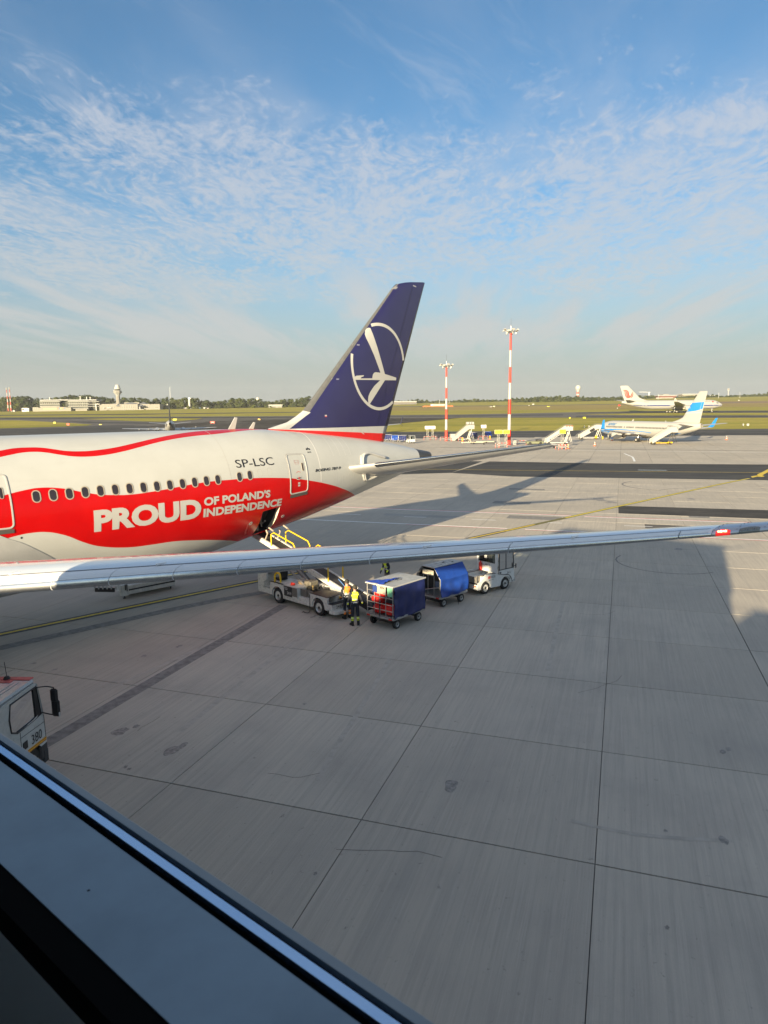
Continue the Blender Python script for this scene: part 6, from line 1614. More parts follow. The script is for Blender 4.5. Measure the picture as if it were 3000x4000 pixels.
    nx = P['nose_gear']; mb = MB(); mb.cyl((nx, 0, P['nr']), (nx-.2, 0, P['pz']), .09*P['cs']+.05, 10); mb.prism([(nx-.6, 1.1*P['cs']), (nx+.5, 1.1*P['cs']), (nx+.5, 1.6*P['cs']), (nx-.6, 1.6*P['cs'])], -.45, -.40, 'Y'); mb.build('nose_gear_leg', steel, root)
    for dy in (-.25, .25):
        mb = MB(); mb.lathe([(.0, -.1), (P['nr']*.9, -.1), (P['nr'], -.05), (P['nr'], .05), (P['nr']*.9, .1), (.0, .1)], (nx, dy*P['cs'], P['nr']), 'Y', 16); mb.build('nose_wheel', rubber, root)
        mb = MB(); mb.lathe([(.0, -.13), (P['nr']*.55, -.115), (P['nr']*.55, .115), (.0, .13)], (nx, dy*P['cs'], P['nr']), 'Y', 12); mb.build('nose_rim', far_white, root)
    # fin
    F_ = P['fin']; base_t, tip_t = P['fin_t']
    zs = sorted(set([q[1] for q in F_['le']]+[q[1] for q in F_['te']]+P.get('fin_z', [])))
    def li(L, z):
        for (xa, za), (xb, zb) in zip(L, L[1:]):
            if za <= z <= zb: return xa+(xb-xa)*(z-za)/(zb-za+1e-9)
        return L[-1][0] if z > L[-1][1] else L[0][0]
    z0_, z1_ = F_['le'][0][1], F_['le'][-1][1]
    rows = []
    zz = [z0_+(z1_-z0_)*k/30 for k in range(31)]
    for z in zz:
        a, b = li(F_['le'], z), li(F_['te'], z); t_ = base_t+(tip_t-base_t)*(z-z0_)/(z1_-z0_)
        row = []
        for f in (0, .02, .08, .2, .4, .7, 1, .7, .4, .2, .08, .02):
            pass
        up = [(f, naca(f, 1.0)/.5*t_) for f in (0, .01, .04, .1, .25, .5, .75, 1)]
        row = [Vector((a+(b-a)*f, w_, z)) for f, w_ in up]+[Vector((a+(b-a)*f, -w_, z)) for f, w_ in reversed(up[1:-1])]
        rows.append(row)
    mb = MB(); mb.grid(rows, True); mb.face([mb.vert(p) for p in rows[-1]]); fn = mb.build('tail_fin', P.get('fin_mat', body), root, smooth=rad(45))
    def fdecal(nm, pts, mt, off=.02):
        bm = cut_grid(poly_bm(pts), .6)
        def q(x, z):
            a, b = li(F_['le'], z), li(F_['te'], z); t_ = base_t+(tip_t-base_t)*(z-z0_)/(z1_-z0_); f = max(.0, min(1, (x-a)/(b-a)))
            return Vector((x, s_*(naca(f, 1.0)/.5*t_+off), z))
        wrap(bm, q); return bm_obj(bm, nm, mt, fn)
    return root, decal, fdecal, side, li
N = dict(st=[(19.6, 2.95, .05, .05), (19.2, 2.98, .55, .55), (18.0, 3.08, 1.15, 1.15), (16.0, 3.24, 1.68, 1.72), (13.5, 3.30, 1.87, 1.98), (8, 3.30, 1.88, 2.0), (-6, 3.30, 1.88, 2.0), (-9, 3.42, 1.84, 1.88), (-13, 3.82, 1.45, 1.45), (-16.5, 4.22, .95, 1.0), (-18.6, 4.48, .42, .55)],
         win=(14.2, -11.9, 3.68, .508), ww=.30, wh=.42, wmat=mat('far_window', (.05, .042, .038), .3), cock=17.6, cs=1.0, cz=3.9, side=1,
         wing=[(1.4, 6.6, 8.4, 2.0, .13), (5.6, 3.6, 4.9, 2.35, .12), (16.9, -3.3, 1.7, 3.55, .10)], wing_mat=mat('far_wing_grey', (.40, .40, .41), .4), winglet=(2.4, blue_p),
         flap_fair=((4.0, 1.0, 3.4), (7.6, .0, 3.2), (11.0, -1.6, 2.6)), fz=2.25, eng=(7.0, 4.83, 1.62, 1.06, 4.2), pz=2.2,
         stab=[(.9, -13.6, 3.6, 4.35, .10), (7.1, -18.2, 1.25, 5.0, .10)], gear_y=2.86, wr=.56, bogie=(0,), nose_gear=15.6, nr=.34,
         fin=dict(le=[(-8.3, 5.15), (-10.9, 5.75), (-12.4, 6.35), (-17.3, 12.5)], te=[(-17.9, 5.15), (-19.75, 12.5)]), fin_t=(.34, .09), paint=far_white, mats=None)
hd = FWD*math.cos(rad(20)) - RIGHT*math.sin(rad(20))
P = dict(N); P['eng_band'] = blue_p; P['skip'] = ((6.6, 7.1), (5.6, 6.1), (2.2, 2.6))
j1, dec, fdec, side_, _ = jet('holiday_airliner', 'white twin jet with blue fin band and blue winglets between two sets of stairs', sl(183.2, 68.6), math.atan2(hd.y, hd.x), P)
dec('blue_swoosh', [(17.6, 2.35), (15.5, 2.95), (12.0, 3.12), (8.0, 3.12), (4.0, 2.98), (.0, 2.78), (-3.6, 2.52), (-3.5, 2.36), (.0, 2.62), (4.0, 2.80), (8.0, 2.92), (11.0, 2.80), (13.0, 2.2), (14.5, 1.75), (16.5, 1.9)], blue_p, 1)
dec('blue_swoosh', [(-8.6, 2.2), (-10.4, 2.30), (-12.0, 2.55), (-13.2, 2.62), (-11.5, 2.24), (-9.6, 1.85), (-8.4, 1.66)], blue_p, 1)
fdec('fin_band', [(-14.55, 9.0), (-15.35, 9.85), (-18.95, 10.05), (-18.55, 8.45), (-16.5, 7.95), (-13.75, 7.75), (-13.9, 8.2)], blue_p)
fdec('fin_band', [(-13.55, 7.55), (-18.4, 7.75), (-18.35, 7.50), (-13.35, 7.25)], mat('pale_grey_band', (.48, .47, .44), .4))
fdec('rudder_joint', [(-17.0, 5.3), (-16.92, 5.3), (-19.0, 12.3), (-19.08, 12.3)], grey_wall, .022)
def jet_text(root, side_, s, x0, z0, h, w_, mt, bold=.0, sgn=1, shear=.0, nm='lettering'):
    bm = cut_grid(text_mesh(s, h, w_, bold, shear), .3, (1,)); wrap(bm, lambda a, b: side_(x0-a*sgn, z0+b, sgn, .04)); return bm_obj(bm, nm, mt, root)
jet_text(j1, side_, 'enter', 13.6, 4.02, .82, 3.4, mat('enter_blue', (.06, .16, .32), .4), .03, 1, .25)
jet_text(j1, side_, 'air', 10.15, 3.98, .34, .75, mat('pale_letter_grey', (.42, .45, .50), .4), .0, 1)
jet_text(j1, side_, 'SP-ESW', -9.3, 4.12, .34, 1.7, letter_black, .0, 1, .2)
for x0, z0, w_, h_ in ((-12.55, 2.9, .8, 1.75),):
    q = rrect(w_/2, h_/2, .15); mb = MB(); pts = [side_(x0+a, z0+h_/2+b, 1, .035) for a, b in q]; mb.tube(pts, .025, 5, True); mb.build('cabin_door', grey_wall, j1)
mb = MB(); mb.prism([(5.9, 5.28), (5.35, 5.28), (5.2, 5.75), (5.45, 5.75)], -.04, .04, 'Y'); mb.prism([(-6.6, 5.28), (-6.85, 5.28), (-6.8, 5.55), (-6.65, 5.55)], -.04, .04, 'Y'); mb.build('blade_aerial', far_white, j1)
for z, x in ((2.55, -16.3), (2.75, -15.7)): pass

# jet seen tail-on beyond the fuselage
def look(u, s): p = at_s(u, 1650, s); d = (p-CAM); return p, math.atan2(d.y, d.x)
P = dict(N); P['fin_mat'] = mat('dark_olive_fin', (.035, .035, .045), .4); P['winglet'] = None; P['side'] = 1; P['wing_mat'] = far_white; P['wing'] = [(1.4, 6.6, 8.4, 2.0, .13), (5.6, 3.6, 4.9, 2.15, .12), (16.9, -3.3, 1.7, 2.7, .10)]
p, a = look(664, 268); jet('distant_airliner', 'small jet with a dark fin seen tail on, just above the red-striped fuselage', (p.x, p.y, 0), a, P)
P = dict(N); P['winglet'] = (2.6, navy); P['split'] = True; P['wing_mat'] = far_white
p = sl(262, -10.9); jet('hidden_airliner', 'jet hidden behind the dark blue fin, only its split winglet showing to the right', (p.x, p.y, 0), math.atan2(FWD.y, FWD.x)+rad(3), P)

# wide-body taxiing on the far taxiway
W = dict(st=[(32.0, 4.55, .05, .05), (31.3, 4.55, .9, .8), (29.3, 4.75, 1.9, 1.7), (26.5, 4.95, 2.6, 2.55), (23, 5.0, 2.82, 2.82), (-11, 5.0, 2.82, 2.82), (-17, 5.25, 2.65, 2.55), (-24, 6.0, 1.75, 1.75), (-29, 6.55, .95, 1.05), (-31.6, 6.8, .35, .5)],
         win=(25, -23, 5.55, .9), ww=.30, wh=.34, wmat=mat('far_window_pale', (.20, .20, .20), .3), cock=28.7, cs=1.5, cz=5.75, side=-1,
         wing=[(2.2, 11.5, 11.5, 3.9, .13), (9.4, 5.0, 6.9, 4.6, .12), (28.8, -8.2, 2.3, 6.6, .10)], wing_mat=mat('far_wing_dark', (.24, .24, .24), .5), winglet=(2.2, far_white),
         flap_fair=((8.0, 1.0, 5), (13.0, -2.0, 4.5), (18.0, -4.6, 4), (23, -7.2, 3)), fz=4.5, eng=(10.8, 9.4, 2.75, 1.62, 6.4), pz=4.2,
         stab=[(1.2, -23.0, 6.0, 7.0, .10), (9.7, -30.2, 2.2, 8.1, .10)], stab_mat=mat('far_stab', (.36, .34, .31), .5), gear_y=5.3, wr=.68, bogie=(-.95, .95), nose_gear=25.4, nr=.52,
         fin=dict(le=[(-15.0, 7.75), (-18.2, 8.5), (-20.5, 9.6), (-28.2, 17.0)], te=[(-30.0, 7.75), (-33.0, 17.0)]), fin_t=(.5, .14), paint=mat('widebody_paint', (.34, .333, .32), .4, coat=.2), mats=None)
s0 = 446; p = sl(s0, 182.0); z0 = terz(s0, 182.0)+.1
j2, dec, fdec, side_, _ = jet('taxiing_airliner', 'white wide-body jet with a red swirl on its fin, taxiing far off', (p.x, p.y, z0), math.atan2(RIGHT.y, RIGHT.x), W)
dec('cheat_line', [(30.9, 4.52), (27, 4.70), (-18, 4.80), (-24.5, 5.10), (-24.5, 4.75), (-18, 4.20), (27, 4.08), (31.2, 4.22)], mat('cheat_blue', (.015, .025, .16), .4), -1, .02, 2.0)
dec('cheat_line', [(30.6, 4.80), (27, 4.90), (-20, 5.02), (-20, 4.90), (27, 4.78), (30.7, 4.70)], mat('pale_blue_line', (.30, .36, .48), .4), -1, .025, 2.0)
dec('flag', [(24.2, 6.30), (24.2, 6.95), (25.5, 6.95), (25.5, 6.30)], red_p, -1, .03)
bm = text_mesh('国际航空公司', .75, 5.6, .02); wrap(bm, lambda a, b: side_(17.6+a, 6.25+b, -1, .04)); bm_obj(bm, 'lettering', mat('far_letter_dark', (.16, .12, .12), .5), j2)
bm = text_mesh('B-5906', .42, 2.6, .01); wrap(bm, lambda a, b: side_(-18.0+a, 6.5+b, -1, .04)); bm_obj(bm, 'registration', mat('far_letter_dark', (.16, .12, .12), .5), j2)
swirl_m = mat('swirl_red', (.34, .035, .02), .45)
def swirl(pts, w_):
    q = smoothpts([(a, b, 0) for a, b in pts], 5); L, Rr = [], []
    for i, p_ in enumerate(q):
        d = (q[min(i+1, len(q)-1)]-q[max(i-1, 0)]).normalized(); n_ = Vector((-d.y, d.x, 0)); k = w_*1.35*(.5+.5*math.sin(math.pi*(.1+.8*i/(len(q)-1))))
        L.append((p_+n_*k/2)[:2]); Rr.append((p_-n_*k/2)[:2])
    fdec('red_swirl', L+list(reversed(Rr)), swirl_m, .03)
swirl([(-30.9, 14.1), (-29.2, 14.0), (-28.0, 13.0), (-27.6, 11.4), (-27.0, 10.3), (-26.0, 10.6), (-25.6, 12.2)], .62)
swirl([(-30.6, 13.2), (-29.4, 13.1), (-28.7, 12.2), (-28.4, 10.9), (-27.6, 9.8), (-26.6, 9.6)], .55)
swirl([(-30.2, 12.2), (-29.6, 12.0), (-29.4, 11.0), (-28.7, 9.9), (-27.7, 9.2)], .45)
swirl([(-25.2, 13.2), (-24.9, 11.6), (-25.3, 10.2), (-26.2, 9.5)], .40)

# ------------------------------------------------------------------ apron furniture further off
def put(o, u, v, label=None): pass
def floodmast(u, v, h, rb, rt, bands, label):
    g0 = gnd(u, v); t = thing('floodlight_mast', label, 'floodlight mast', (g0.x, g0.y, 0), math.atan2(FWD.y, FWD.x), 'red and white floodlight masts')
    zs = [0]+[h*b for b in bands]+[h]
    for i, (a, b) in enumerate(zip(zs, zs[1:])):
        ra, rb2 = rb+(rt-rb)*a/h, rb+(rt-rb)*b/h; mb = MB(); mb.cyl((0, 0, a), (0, 0, b), ra, 14, rb2); mb.build('pole_section', signal_red if i % 2 == 0 else far_white, t, smooth=rad(40))
    mb = MB(); mb.lathe([(.5, h-.3), (.75, h-.1), (.75, h+.15), (.5, h+.3)], (0, 0, 0), 'Z', 14); mb.cyl((0, 0, h+.3), (0, 0, h+1.4), .10, 8); mb.build('head_frame', steel, t)
    for k in range(10):
        a = 2*math.pi*k/10+.2; d = Vector((math.cos(a), math.sin(a), 0)); mb = MB(); mb.cyl(d*.6+Vector((0, 0, h)), d*1.55+Vector((0, 0, h+.25)), .06, 6)
        rot = Matrix.Rotation(a, 3, 'Z') @ Matrix.Rotation(rad(35 if k % 3 else -15), 3, 'Y'); mb.cbox(d*1.75+Vector((0, 0, h+.28+.25*(k % 2))), (.55, .75, .16), .04, rot)
        if k % 2: mb.cbox(d*1.2+Vector((0, 0, h-.3)), (.3, .25, .5), .04, rot)
        mb.build('floodlight', mat('lamp_housing', (.50, .48, .42), .4, .3), t)
    mb = MB(); mb.cyl((0, 0, h+1.4), (0, 0, h+3.2), .03, 5); mb.build('lightning_rod', dark_metal, t)
    return t
floodmast(1988, 1738, 27.2, .44, .24, (.135, .275, .41, .555, .695, .84), 'taller right-hand red and white floodlight mast beside the yellow stand signs')
floodmast(1743, 1722, 20.6, .40, .22, (.15, .29, .43, .57, .715, .86), 'shorter red and white floodlight mast beside the white covered stairs')

def barrier(u, v, L_=1.6, rz=0.0, label=None, group='red and white tube barriers round the stand signs'):
    g0 = gnd(u, v); t = thing('barrier', label, 'barrier', (g0.x, g0.y, 0), math.atan2(RIGHT.y, RIGHT.x)+rz, group)
    n = 5
    for k in range(n):
        mb = MB(); mb.cyl((-L_/2+L_*k/n, 0, .98), (-L_/2+L_*(k+1)/n, 0, .98), .06, 8); mb.build('rail_band', signal_red if k % 2 else far_white, t)
    for x in (-L_/2, L_/2):
        for k in range(4):
            mb = MB(); mb.cyl((x, 0, .25*k), (x, 0, .25*k+.25), .06, 8); mb.build('post_band', far_white if k % 2 else signal_red, t)
    mb = MB(); mb.cyl((-L_/2, 0, .52), (L_/2, 0, .52), .045, 8); mb.build('mid_rail', far_white, t)
    return t
def stand_sign(u, v, h, masts, sign_m, label, group='stand sign gantries on lattice legs'):
    g0 = gnd(u, v); t = thing('stand_sign', label, 'stand sign', (g0.x, g0.y, 0), math.atan2(RIGHT.y, RIGHT.x), group)
    for x, w_ in masts:
        mb = MB(); q = .26
        for a in (-q, q):
            for b in (-q, q): mb.cyl((x+a, b, 0), (x+a, b, h), .024, 5)
        k = 0; z = 0
        while z < h-.3:
            sg = 1 if k % 2 else -1
            for b in (-q, q): mb.cyl((x-q*sg, b, z), (x+q*sg, b, z+.55), .02, 4); mb.cyl((x-q, b, z), (x+q, b, z), .02, 4)
            z += .55; k += 1
        mb.build('lattice_leg', mat('pale_steel', (.36, .35, .32), .5, .2), t)
        mb = MB(); mb.cbox((x, -.30, h+.42), (w_, .12, .86), .03); f = mb.build('sign_panel', sign_m, t)
        mb = MB(); mb.cbox((x, -.22, h+.42), (w_+.12, .16, .98), .03); mb.build('sign_case', far_white, f)
        mb = MB()
        for k in range(4):
            if sign_m is sign_yellow: mb.cbox((x-w_*.28+w_*.19*k, -.365, h+.42), (.10, .01, .34), .003)
            else: mb.cbox((x-w_*.28+w_*.19*k, -.365, h+.42), (.12, .01, .44), .003)
        mb.build('sign_marks', mat('sign_mark_olive', (.40, .42, .03), .5) if sign_m is sign_yellow else mat('sign_mark_grey', (.45, .44, .42), .5), f)
    return t
white_face = mat('white_sign_face', (.62, .61, .58), .5)
stand_sign(1680, 1717, 3.1, ((-.75, 1.5), (.75, 1.5)), white_face, 'pair of white stand signs on lattice legs left of the shorter floodlight mast')
stand_sign(1888, 1716, 3.3, ((0, 1.5),), white_face, 'single white stand sign on a lattice leg between the two masts')
stand_sign(1962, 1746, 3.1, ((-.95, 1.75), (.85, 1.45)), sign_yellow, 'pair of yellow stand signs on lattice legs at the foot of the taller mast')
stand_sign(2195, 1752, 3.35, ((0, 1.4),), sign_yellow, 'single yellow stand sign above the tip of the tailplane')
nb = 0
for u, v, L_, rz, lab in ((1668, 1718, 1.8, 0, 'leftmost red and white barrier under the pair of white signs'), (1692, 1717.5, 1.6, .1, 'second red and white barrier under the pair of white signs'), (1706, 1716, 1.3, 1.2, 'end-on red and white barrier right of the pair of white signs'),
                          (1730, 1721, 1.5, 0, 'red and white barrier left of the shorter mast foot'), (1752, 1723, 1.6, 0, 'red and white barrier right of the shorter mast foot'), (1800, 1723, 1.5, .3, 'red and white barrier in front of the covered stairs'),
                          (1878, 1717, 1.5, 0, 'red and white barrier left under the single white sign'), (1896, 1716.5, 1.5, 0, 'red and white barrier right under the single white sign'),
                          (1941, 1748, 1.4, .9, 'red and white barrier left of the yellow sign pair'), (1966, 1747, 1.8, 0, 'red and white barrier under the yellow sign pair'), (2038, 1737, 2.2, 0, 'long red and white barrier right of the taller mast'),
                          (2183, 1754, 1.5, 0, 'red and white barrier left under the single yellow sign'), (2207, 1754, 1.5, 0, 'red and white barrier right under the single yellow sign'), (2196, 1757, 1.6, .15, 'frontmost red and white barrier under the single yellow sign')):
    barrier(u, v, L_, rz, lab)
def hydrant(u, v, label):
    g0 = gnd(u, v); t = thing('hydrant_post', label, 'post', (g0.x, g0.y, 0), 0, 'yellow posts beside the stand signs')
    mb = MB(); mb.cyl((0, 0, 0), (0, 0, 1.05), .13, 8); mb.cbox((0, 0, .95), (.36, .3, .22), .04); mb.build('post', yellow, t); mb = MB(); mb.cbox((.1, 0, .05), (.8, .5, .10), .02); mb.build('foot', orange_p, t)
hydrant(2219, 1753, 'yellow post right of the single yellow sign'); hydrant(1914, 1716, 'yellow post right of the single white sign'); hydrant(1806, 1725, 'yellow post in front of the covered stairs')
def cone(u, v, label):
    g0 = gnd(u, v); t = thing('traffic_cone', label, 'traffic cone', (g0.x, g0.y, 0), 0, 'orange cones round the parked jet')
    mb = MB(); mb.cbox((0, 0, .03), (.55, .55, .06), .02); mb.build('base', orange_p, t)
    for k, (a, b) in enumerate(((.06, .30), (.30, .52), (.52, .74), (.74, .98))):
        mb = MB(); r_ = lambda z: .24-.20*z; mb.cyl((0, 0, a), (0, 0, b), r_(a), 10, r_(b)); mb.build('cone_band', orange_p if k % 2 == 0 else letter_white, t)
cone(2323, 1742, 'orange and white cone in front of the blue winglet'); cone(2391, 1721, 'small orange cone by the nose wheel of the parked jet'); cone(2838, 1718, 'orange and white cone behind the parked jet')

def stairs(name, label, base, rz, H=2.75, L_=5.2, txt=None, group='passenger stairs', enclosed=False, dark=False):
    """mobile steps climbing along local +x"""
    t = thing(name, label, 'passenger stairs', base, rz, group); w_ = 1.5
    mb = MB(); mb.cbox((L_*.55, 0, .42), (L_*1.05, w_*.8, .16), .03); mb.cbox((L_*1.02, 0, .5), (.5, w_*1.2, .3), .04); mb.build('chassis', gse_white if not dark else yellow, t)
    for x in (.5, L_*.98):
        for y in (-w_*.45, w_*.45): mb = MB(); mb.lathe([(0, -.1), (.30, -.1), (.33, -.05), (.33, .05), (.30, .1), (0, .1)], (x, y, .33), 'Y', 14); mb.build('wheel', rubber, t)
    for k in range(14):
        q = k/14; mb = MB(); mb.cbox((L_*q+.2, 0, .45+H*q), (.40, w_-.1, .05), .01); mb.build('step', steel, t)
    for s_ in (-1, 1):
        mb = MB(); h_ = 1.05
        mb.prism([(-.05, .30), (-.10, .30+h_), (L_-.1, H+.55+h_*.9), (L_+1.6, H+.55+h_*.9), (L_+1.6, H+.35), (L_, H+.35)], s_*w_/2-.03, s_*w_/2+.03, 'Y'); mb.build('side_panel', far_white, t)
        mb = MB(); mb.tube([(-.5, s_*w_/2, .55), (-.5, s_*w_/2, 1.5), (.1, s_*w_/2, 1.75), (L_-.1, s_*w_/2, H+1.75), (L_+1.6, s_*w_/2, H+1.75)], .035, 6); mb.build('hand_rail', steel, t)
    mb = MB(); mb.cbox((L_+.8, 0, H+.42), (1.7, w_, .10), .02); mb.build('platform', gse_white, t)
    mb = MB(); mb.cyl((L_*.98, -.5, .5), (L_+.9, -.5, H+.4), .08, 8); mb.cyl((L_*.98, .5, .5), (L_+.9, .5, H+.4), .08, 8); mb.cyl((L_+1.5, -.6, .5), (L_+.6, -.6, H+.4), .05, 8); mb.cyl((L_+1.5, .6, .5), (L_+.6, .6, H+.4), .05, 8); mb.build('lift_strut', dark_metal if dark else gse_white, t)
    if enclosed:
        for k in range(3):
            mb = MB(); mb.cbox((L_-.2+.75*k, 0, H+1.95), (.5, w_*.9, .75), .08); mb.build('canopy_box', far_white, t)
        mb = MB(); mb.cbox((-.6, 0, 1.0), (1.3, w_, 1.9), .08); mb.build('cab', far_white, t)
    if txt:
        ux = Vector((L_, 0, H)).normalized(); flat_text(txt, 'lettering', navy, t, (.9, -w_/2-.04, .62+.35), ux, Vector((-ux.z, 0, ux.x)), .42, 3.4, .01)
    return t
AR = math.atan2(RIGHT.y, RIGHT.x)
g0 = gnd(2543, 1737); s1 = stairs('passenger_stairs', 'white steps on yellow wheels at the rear door of the parked jet', g0, AR+.08, 2.55, 4.6, None, dark=True)
g0 = gnd(2262, 1717); s2 = stairs('passenger_stairs', 'white steps with a dark side window at the front door of the parked jet', g0, AR+.12, 2.6, 5.0)
mb = MB(); ux = Vector((5.0, 0, 2.6)).normalized(); n_ = Vector((-ux.z, 0, ux.x)); o_ = Vector((3.0, -.80, 1.95)); mb.poly([o_, o_+ux*1.5, o_+ux*1.5+n_*.75, o_+n_*.75]); mb.build('dark_window', black_p, s2)
mb = MB(); mb.tube([(-1.9, -.7, .5), (-1.2, -.7, 1.35), (.4, -.7, 1.9)], .03, 5); mb.tube([(-1.9, -.7, .5), (.4, -.7, 1.0)], .03, 5); mb.build('entry_rail', steel, s2)
mb = MB(); mb.cbox((4.6, -.9, .7), (.6, .4, .7), .05); mb.cbox((6.6, -.8, .45), (.3, .3, .8), .04); mb.build('power_pack', yellow, s2)
g0 = gnd(2132, 1736); s3 = stairs('passenger_stairs', 'white steps lettered RYANAIR with a red and white top rail', g0, AR+.05, 3.0, 4.9, 'RYANAIR')
for k in range(5): mb = MB(); mb.cbox((4.95+.32*k, -.8, 4.45), (.30, .06, .22), .01); mb.build('rail_band', signal_red if k % 2 == 0 else far_white, s3)
g0 = gnd(1776, 1722); stairs('passenger_stairs', 'cream covered steps with a stubby cab between the two masts', g0, AR+.25, 2.9, 4.0, None, enclosed=True)
# electrical cabinet
g0 = gnd(2010, 1738); t = thing('cabinet', 'plain white equipment cabinet right of the taller mast', 'cabinet', g0, AR); mb = MB(); mb.cbox((0, 0, .72), (.8, .6, 1.44), .03); mb.build('case', far_white, t); mb = MB(); mb.cbox((.1, -.31, .35), (.25, .02, .3), .005); mb.build('vent', grey_wall, t)
# far baggage train: copies of the near vehicles
RT = AR
q = gnd(1604, 1731); d1 = dup(tg, (q.x, q.y, 0), RT+rad(-70), 'white tow tractor facing right, just beyond the tail cone'); d1['group'] = 'distant baggage train'
for u, v, lab, src in ((1571, 1727, 'dark blue cart directly behind the distant tractor', c1), (1543, 1726, 'bright blue curtained cart in the middle of the distant train', c2), (1514, 1723, 'dark blue cart at the tail of the distant train by the fin foot', c1)):
    q = gnd(u, v); dup(src, (q.x, q.y, 0), RT+rad(4), lab, 'distant baggage train')
q = gnd(1848, 1714); dup(c1, (q.x, q.y, 0), RT+.1, 'open barred cart with blue curtain left of the single white sign', 'lone carts on the far stands')
q = gnd(1905, 1710); dup(c2, (q.x, q.y, 0), RT+.2, 'cart with bright blue cover right of the single white sign', 'lone carts on the far stands')
def towbar(u, v, rz, label, m_, L_=4.5, tri=False):
    g0 = gnd(u, v); t = thing('tow_bar', label, 'tow bar', g0, AR+rz, 'tow bars lying between the masts')
    mb = MB(); mb.cyl((-L_/2, 0, .38), (L_/2, 0, .38), .09, 8); mb.build('bar', m_, t)
    mb = MB(); mb.cbox((-L_/2-.1, 0, .38), (.4, .5, .3), .06); mb.cbox((L_/2+.1, 0, .36), (.5, .3, .2), .05); mb.build('head', dark_metal if not tri else m_, t)
    for y in (-.4, .4):
        mb = MB(); mb.lathe([(0, -.07), (.2, -.07), (.2, .07), (0, .07)], (.3, y, .2), 'Y', 12); mb.build('wheel', rubber, t)
    mb = MB(); mb.cyl((.3, -.4, .2), (.3, .4, .2), .04, 6); mb.build('axle', dark_metal, t)
    if tri: mb = MB(); mb.tube([(-1.0, -.3, .45), (-.7, 0, 1.9), (-.4, -.3, .45)], .07, 6); mb.cyl((-.85, -.2, 1.0), (-.55, -.2, 1.0), .05, 6); mb.build('lifting_frame', m_, t)
cream = mat('cream_tow_bar', (.58, .52, .38), .5)
towbar(1845, 1734, .05, 'cream tow bar with an A-frame between the masts', cream, 5.0, True); towbar(1885, 1737, -.05, 'dark tow bar lying beside the cream one', dark_metal, 5.5); towbar(1895, 1731, .0, 'pale tow bar lying behind the other two', cream, 5.0); towbar(2160, 1750, .1, 'black tow bar head poking out below the tailplane tip', dark_metal, 2.0)
g0 = gnd(2088, 1737); t = thing('tow_tractor', 'low olive pushback tractor just over the tailplane tip', 'pushback tractor', g0, AR)
mb = MB(); mb.cbox((0, 0, .55), (4.2, 1.9, .6), .1); mb.build('chassis', mat('olive_drab', (.16, .17, .10), .6), t); mb = MB(); mb.cbox((1.0, 0, 1.05), (1.3, 1.5, .55), .08); mb.build('cab', dark_metal, t)
for x in (-1.3, 1.3):
    for y in (-.85, .85): mb = MB(); mb.lathe([(0, -.15), (.38, -.15), (.38, .15), (0, .15)], (x, y, .38), 'Y', 12); mb.build('wheel', rubber, t)
# chocks and pink-vested worker under the jet
p = gnd(2467, 1713); 
# ------------------------------------------------------------------ the far side of the field
def far_at(u, v, s): return at_s(u, v, s)
def fbox(root, name, u0, u1, v0, v1, s, depth, mt, inset=0.0):
    """a block whose front face fills the given photo rectangle at distance s, as a part of root (world coordinates)"""
    a, b = at_s(u0, v1, s), at_s(u1, v1, s); top = at_s(u0, v0, s)
    d = FWD*depth; z0, z1 = min(a.z, b.z), top.z
    mb = MB(); q = [(a.x, a.y), (b.x, b.y), ((b+d).x, (b+d).y), ((a+d).x, (a+d).y)]
    mb.prism(q, z0-.0, z1, 'Z'); o = mb.build(name, mt, root); 
    return o
def win_row(root, n, u0, u1, v0, v1, s, frac, mt, name='window'):
    w_ = (u1-u0)/n
    for k in range(n):
        uc = u0+w_*(k+.5); fbox(root, name, uc-w_*frac/2, uc+w_*frac/2, v0, v1, s-.25, .5, mt)
ST = 880
# control tower
c = at_s(464, 1604, ST); tw = thing('control_tower', 'white airport control tower with a glazed cab and radome, rising over a white building', 'control tower', c, AR)
def prof(lst): return [(r, h) for r, h in lst]
k_ = ST/2733.0
mb = MB(); mb.lathe([(8*k_, -2), (7.6*k_, 40*k_), (7.6*k_, 58*k_)], (0, 0, 0), 'Z', 8); mb.build('shaft', beige_wall, tw)
mb = MB(); mb.lathe([(7.6*k_, 58*k_), (8.5*k_, 60*k_), (17*k_, 69*k_)], (0, 0, 0), 'Z', 8); mb.build('lower_gallery', grey_wall, tw)
mb = MB(); mb.lathe([(17*k_, 69*k_), (17*k_, 71*k_), (14*k_, 76.5*k_), (10*k_, 76.5*k_)], (0, 0, 0), 'Z', 8); mb.build('gallery', beige_wall, tw)
mb = MB(); mb.lathe([(10*k_, 76.5*k_), (11.2*k_, 82*k_)], (0, 0, 0), 'Z', 12); cabg = mb.build('glazed_cab', dark_glass, tw)
for a in range(12):
    t = 2*math.pi*a/12; mb = MB(); mb.cyl((10.1*k_*math.cos(t), 10.1*k_*math.sin(t), 76.5*k_), (11.3*k_*math.cos(t), 11.3*k_*math.sin(t), 82*k_), .12, 4); mb.build('mullion', far_white, cabg)
mb = MB(); mb.lathe([(11.8*k_, 82*k_), (11.8*k_, 85*k_), (10.5*k_, 88*k_), (8*k_, 88*k_)], (0, 0, 0), 'Z', 16); mb.build('roof_ring', far_white, tw)
mb = MB(); mb.lathe([(8.6*k_, 88*k_), (9*k_, 91*k_), (8.2*k_, 95.5*k_), (5*k_, 98.8*k_), (0, 99.6*k_)], (0, 0, 0), 'Z', 18); mb.build('radome', far_white, tw, smooth=True)
mb = MB(); mb.cyl((11*k_, 0, 85*k_), (11*k_, 0, 97*k_), .10, 5); mb.cyl((-13.5*k_, 0, 76*k_), (-13.5*k_, 0, 79*k_), .5, 6); mb.build('aerial', steel, tw)
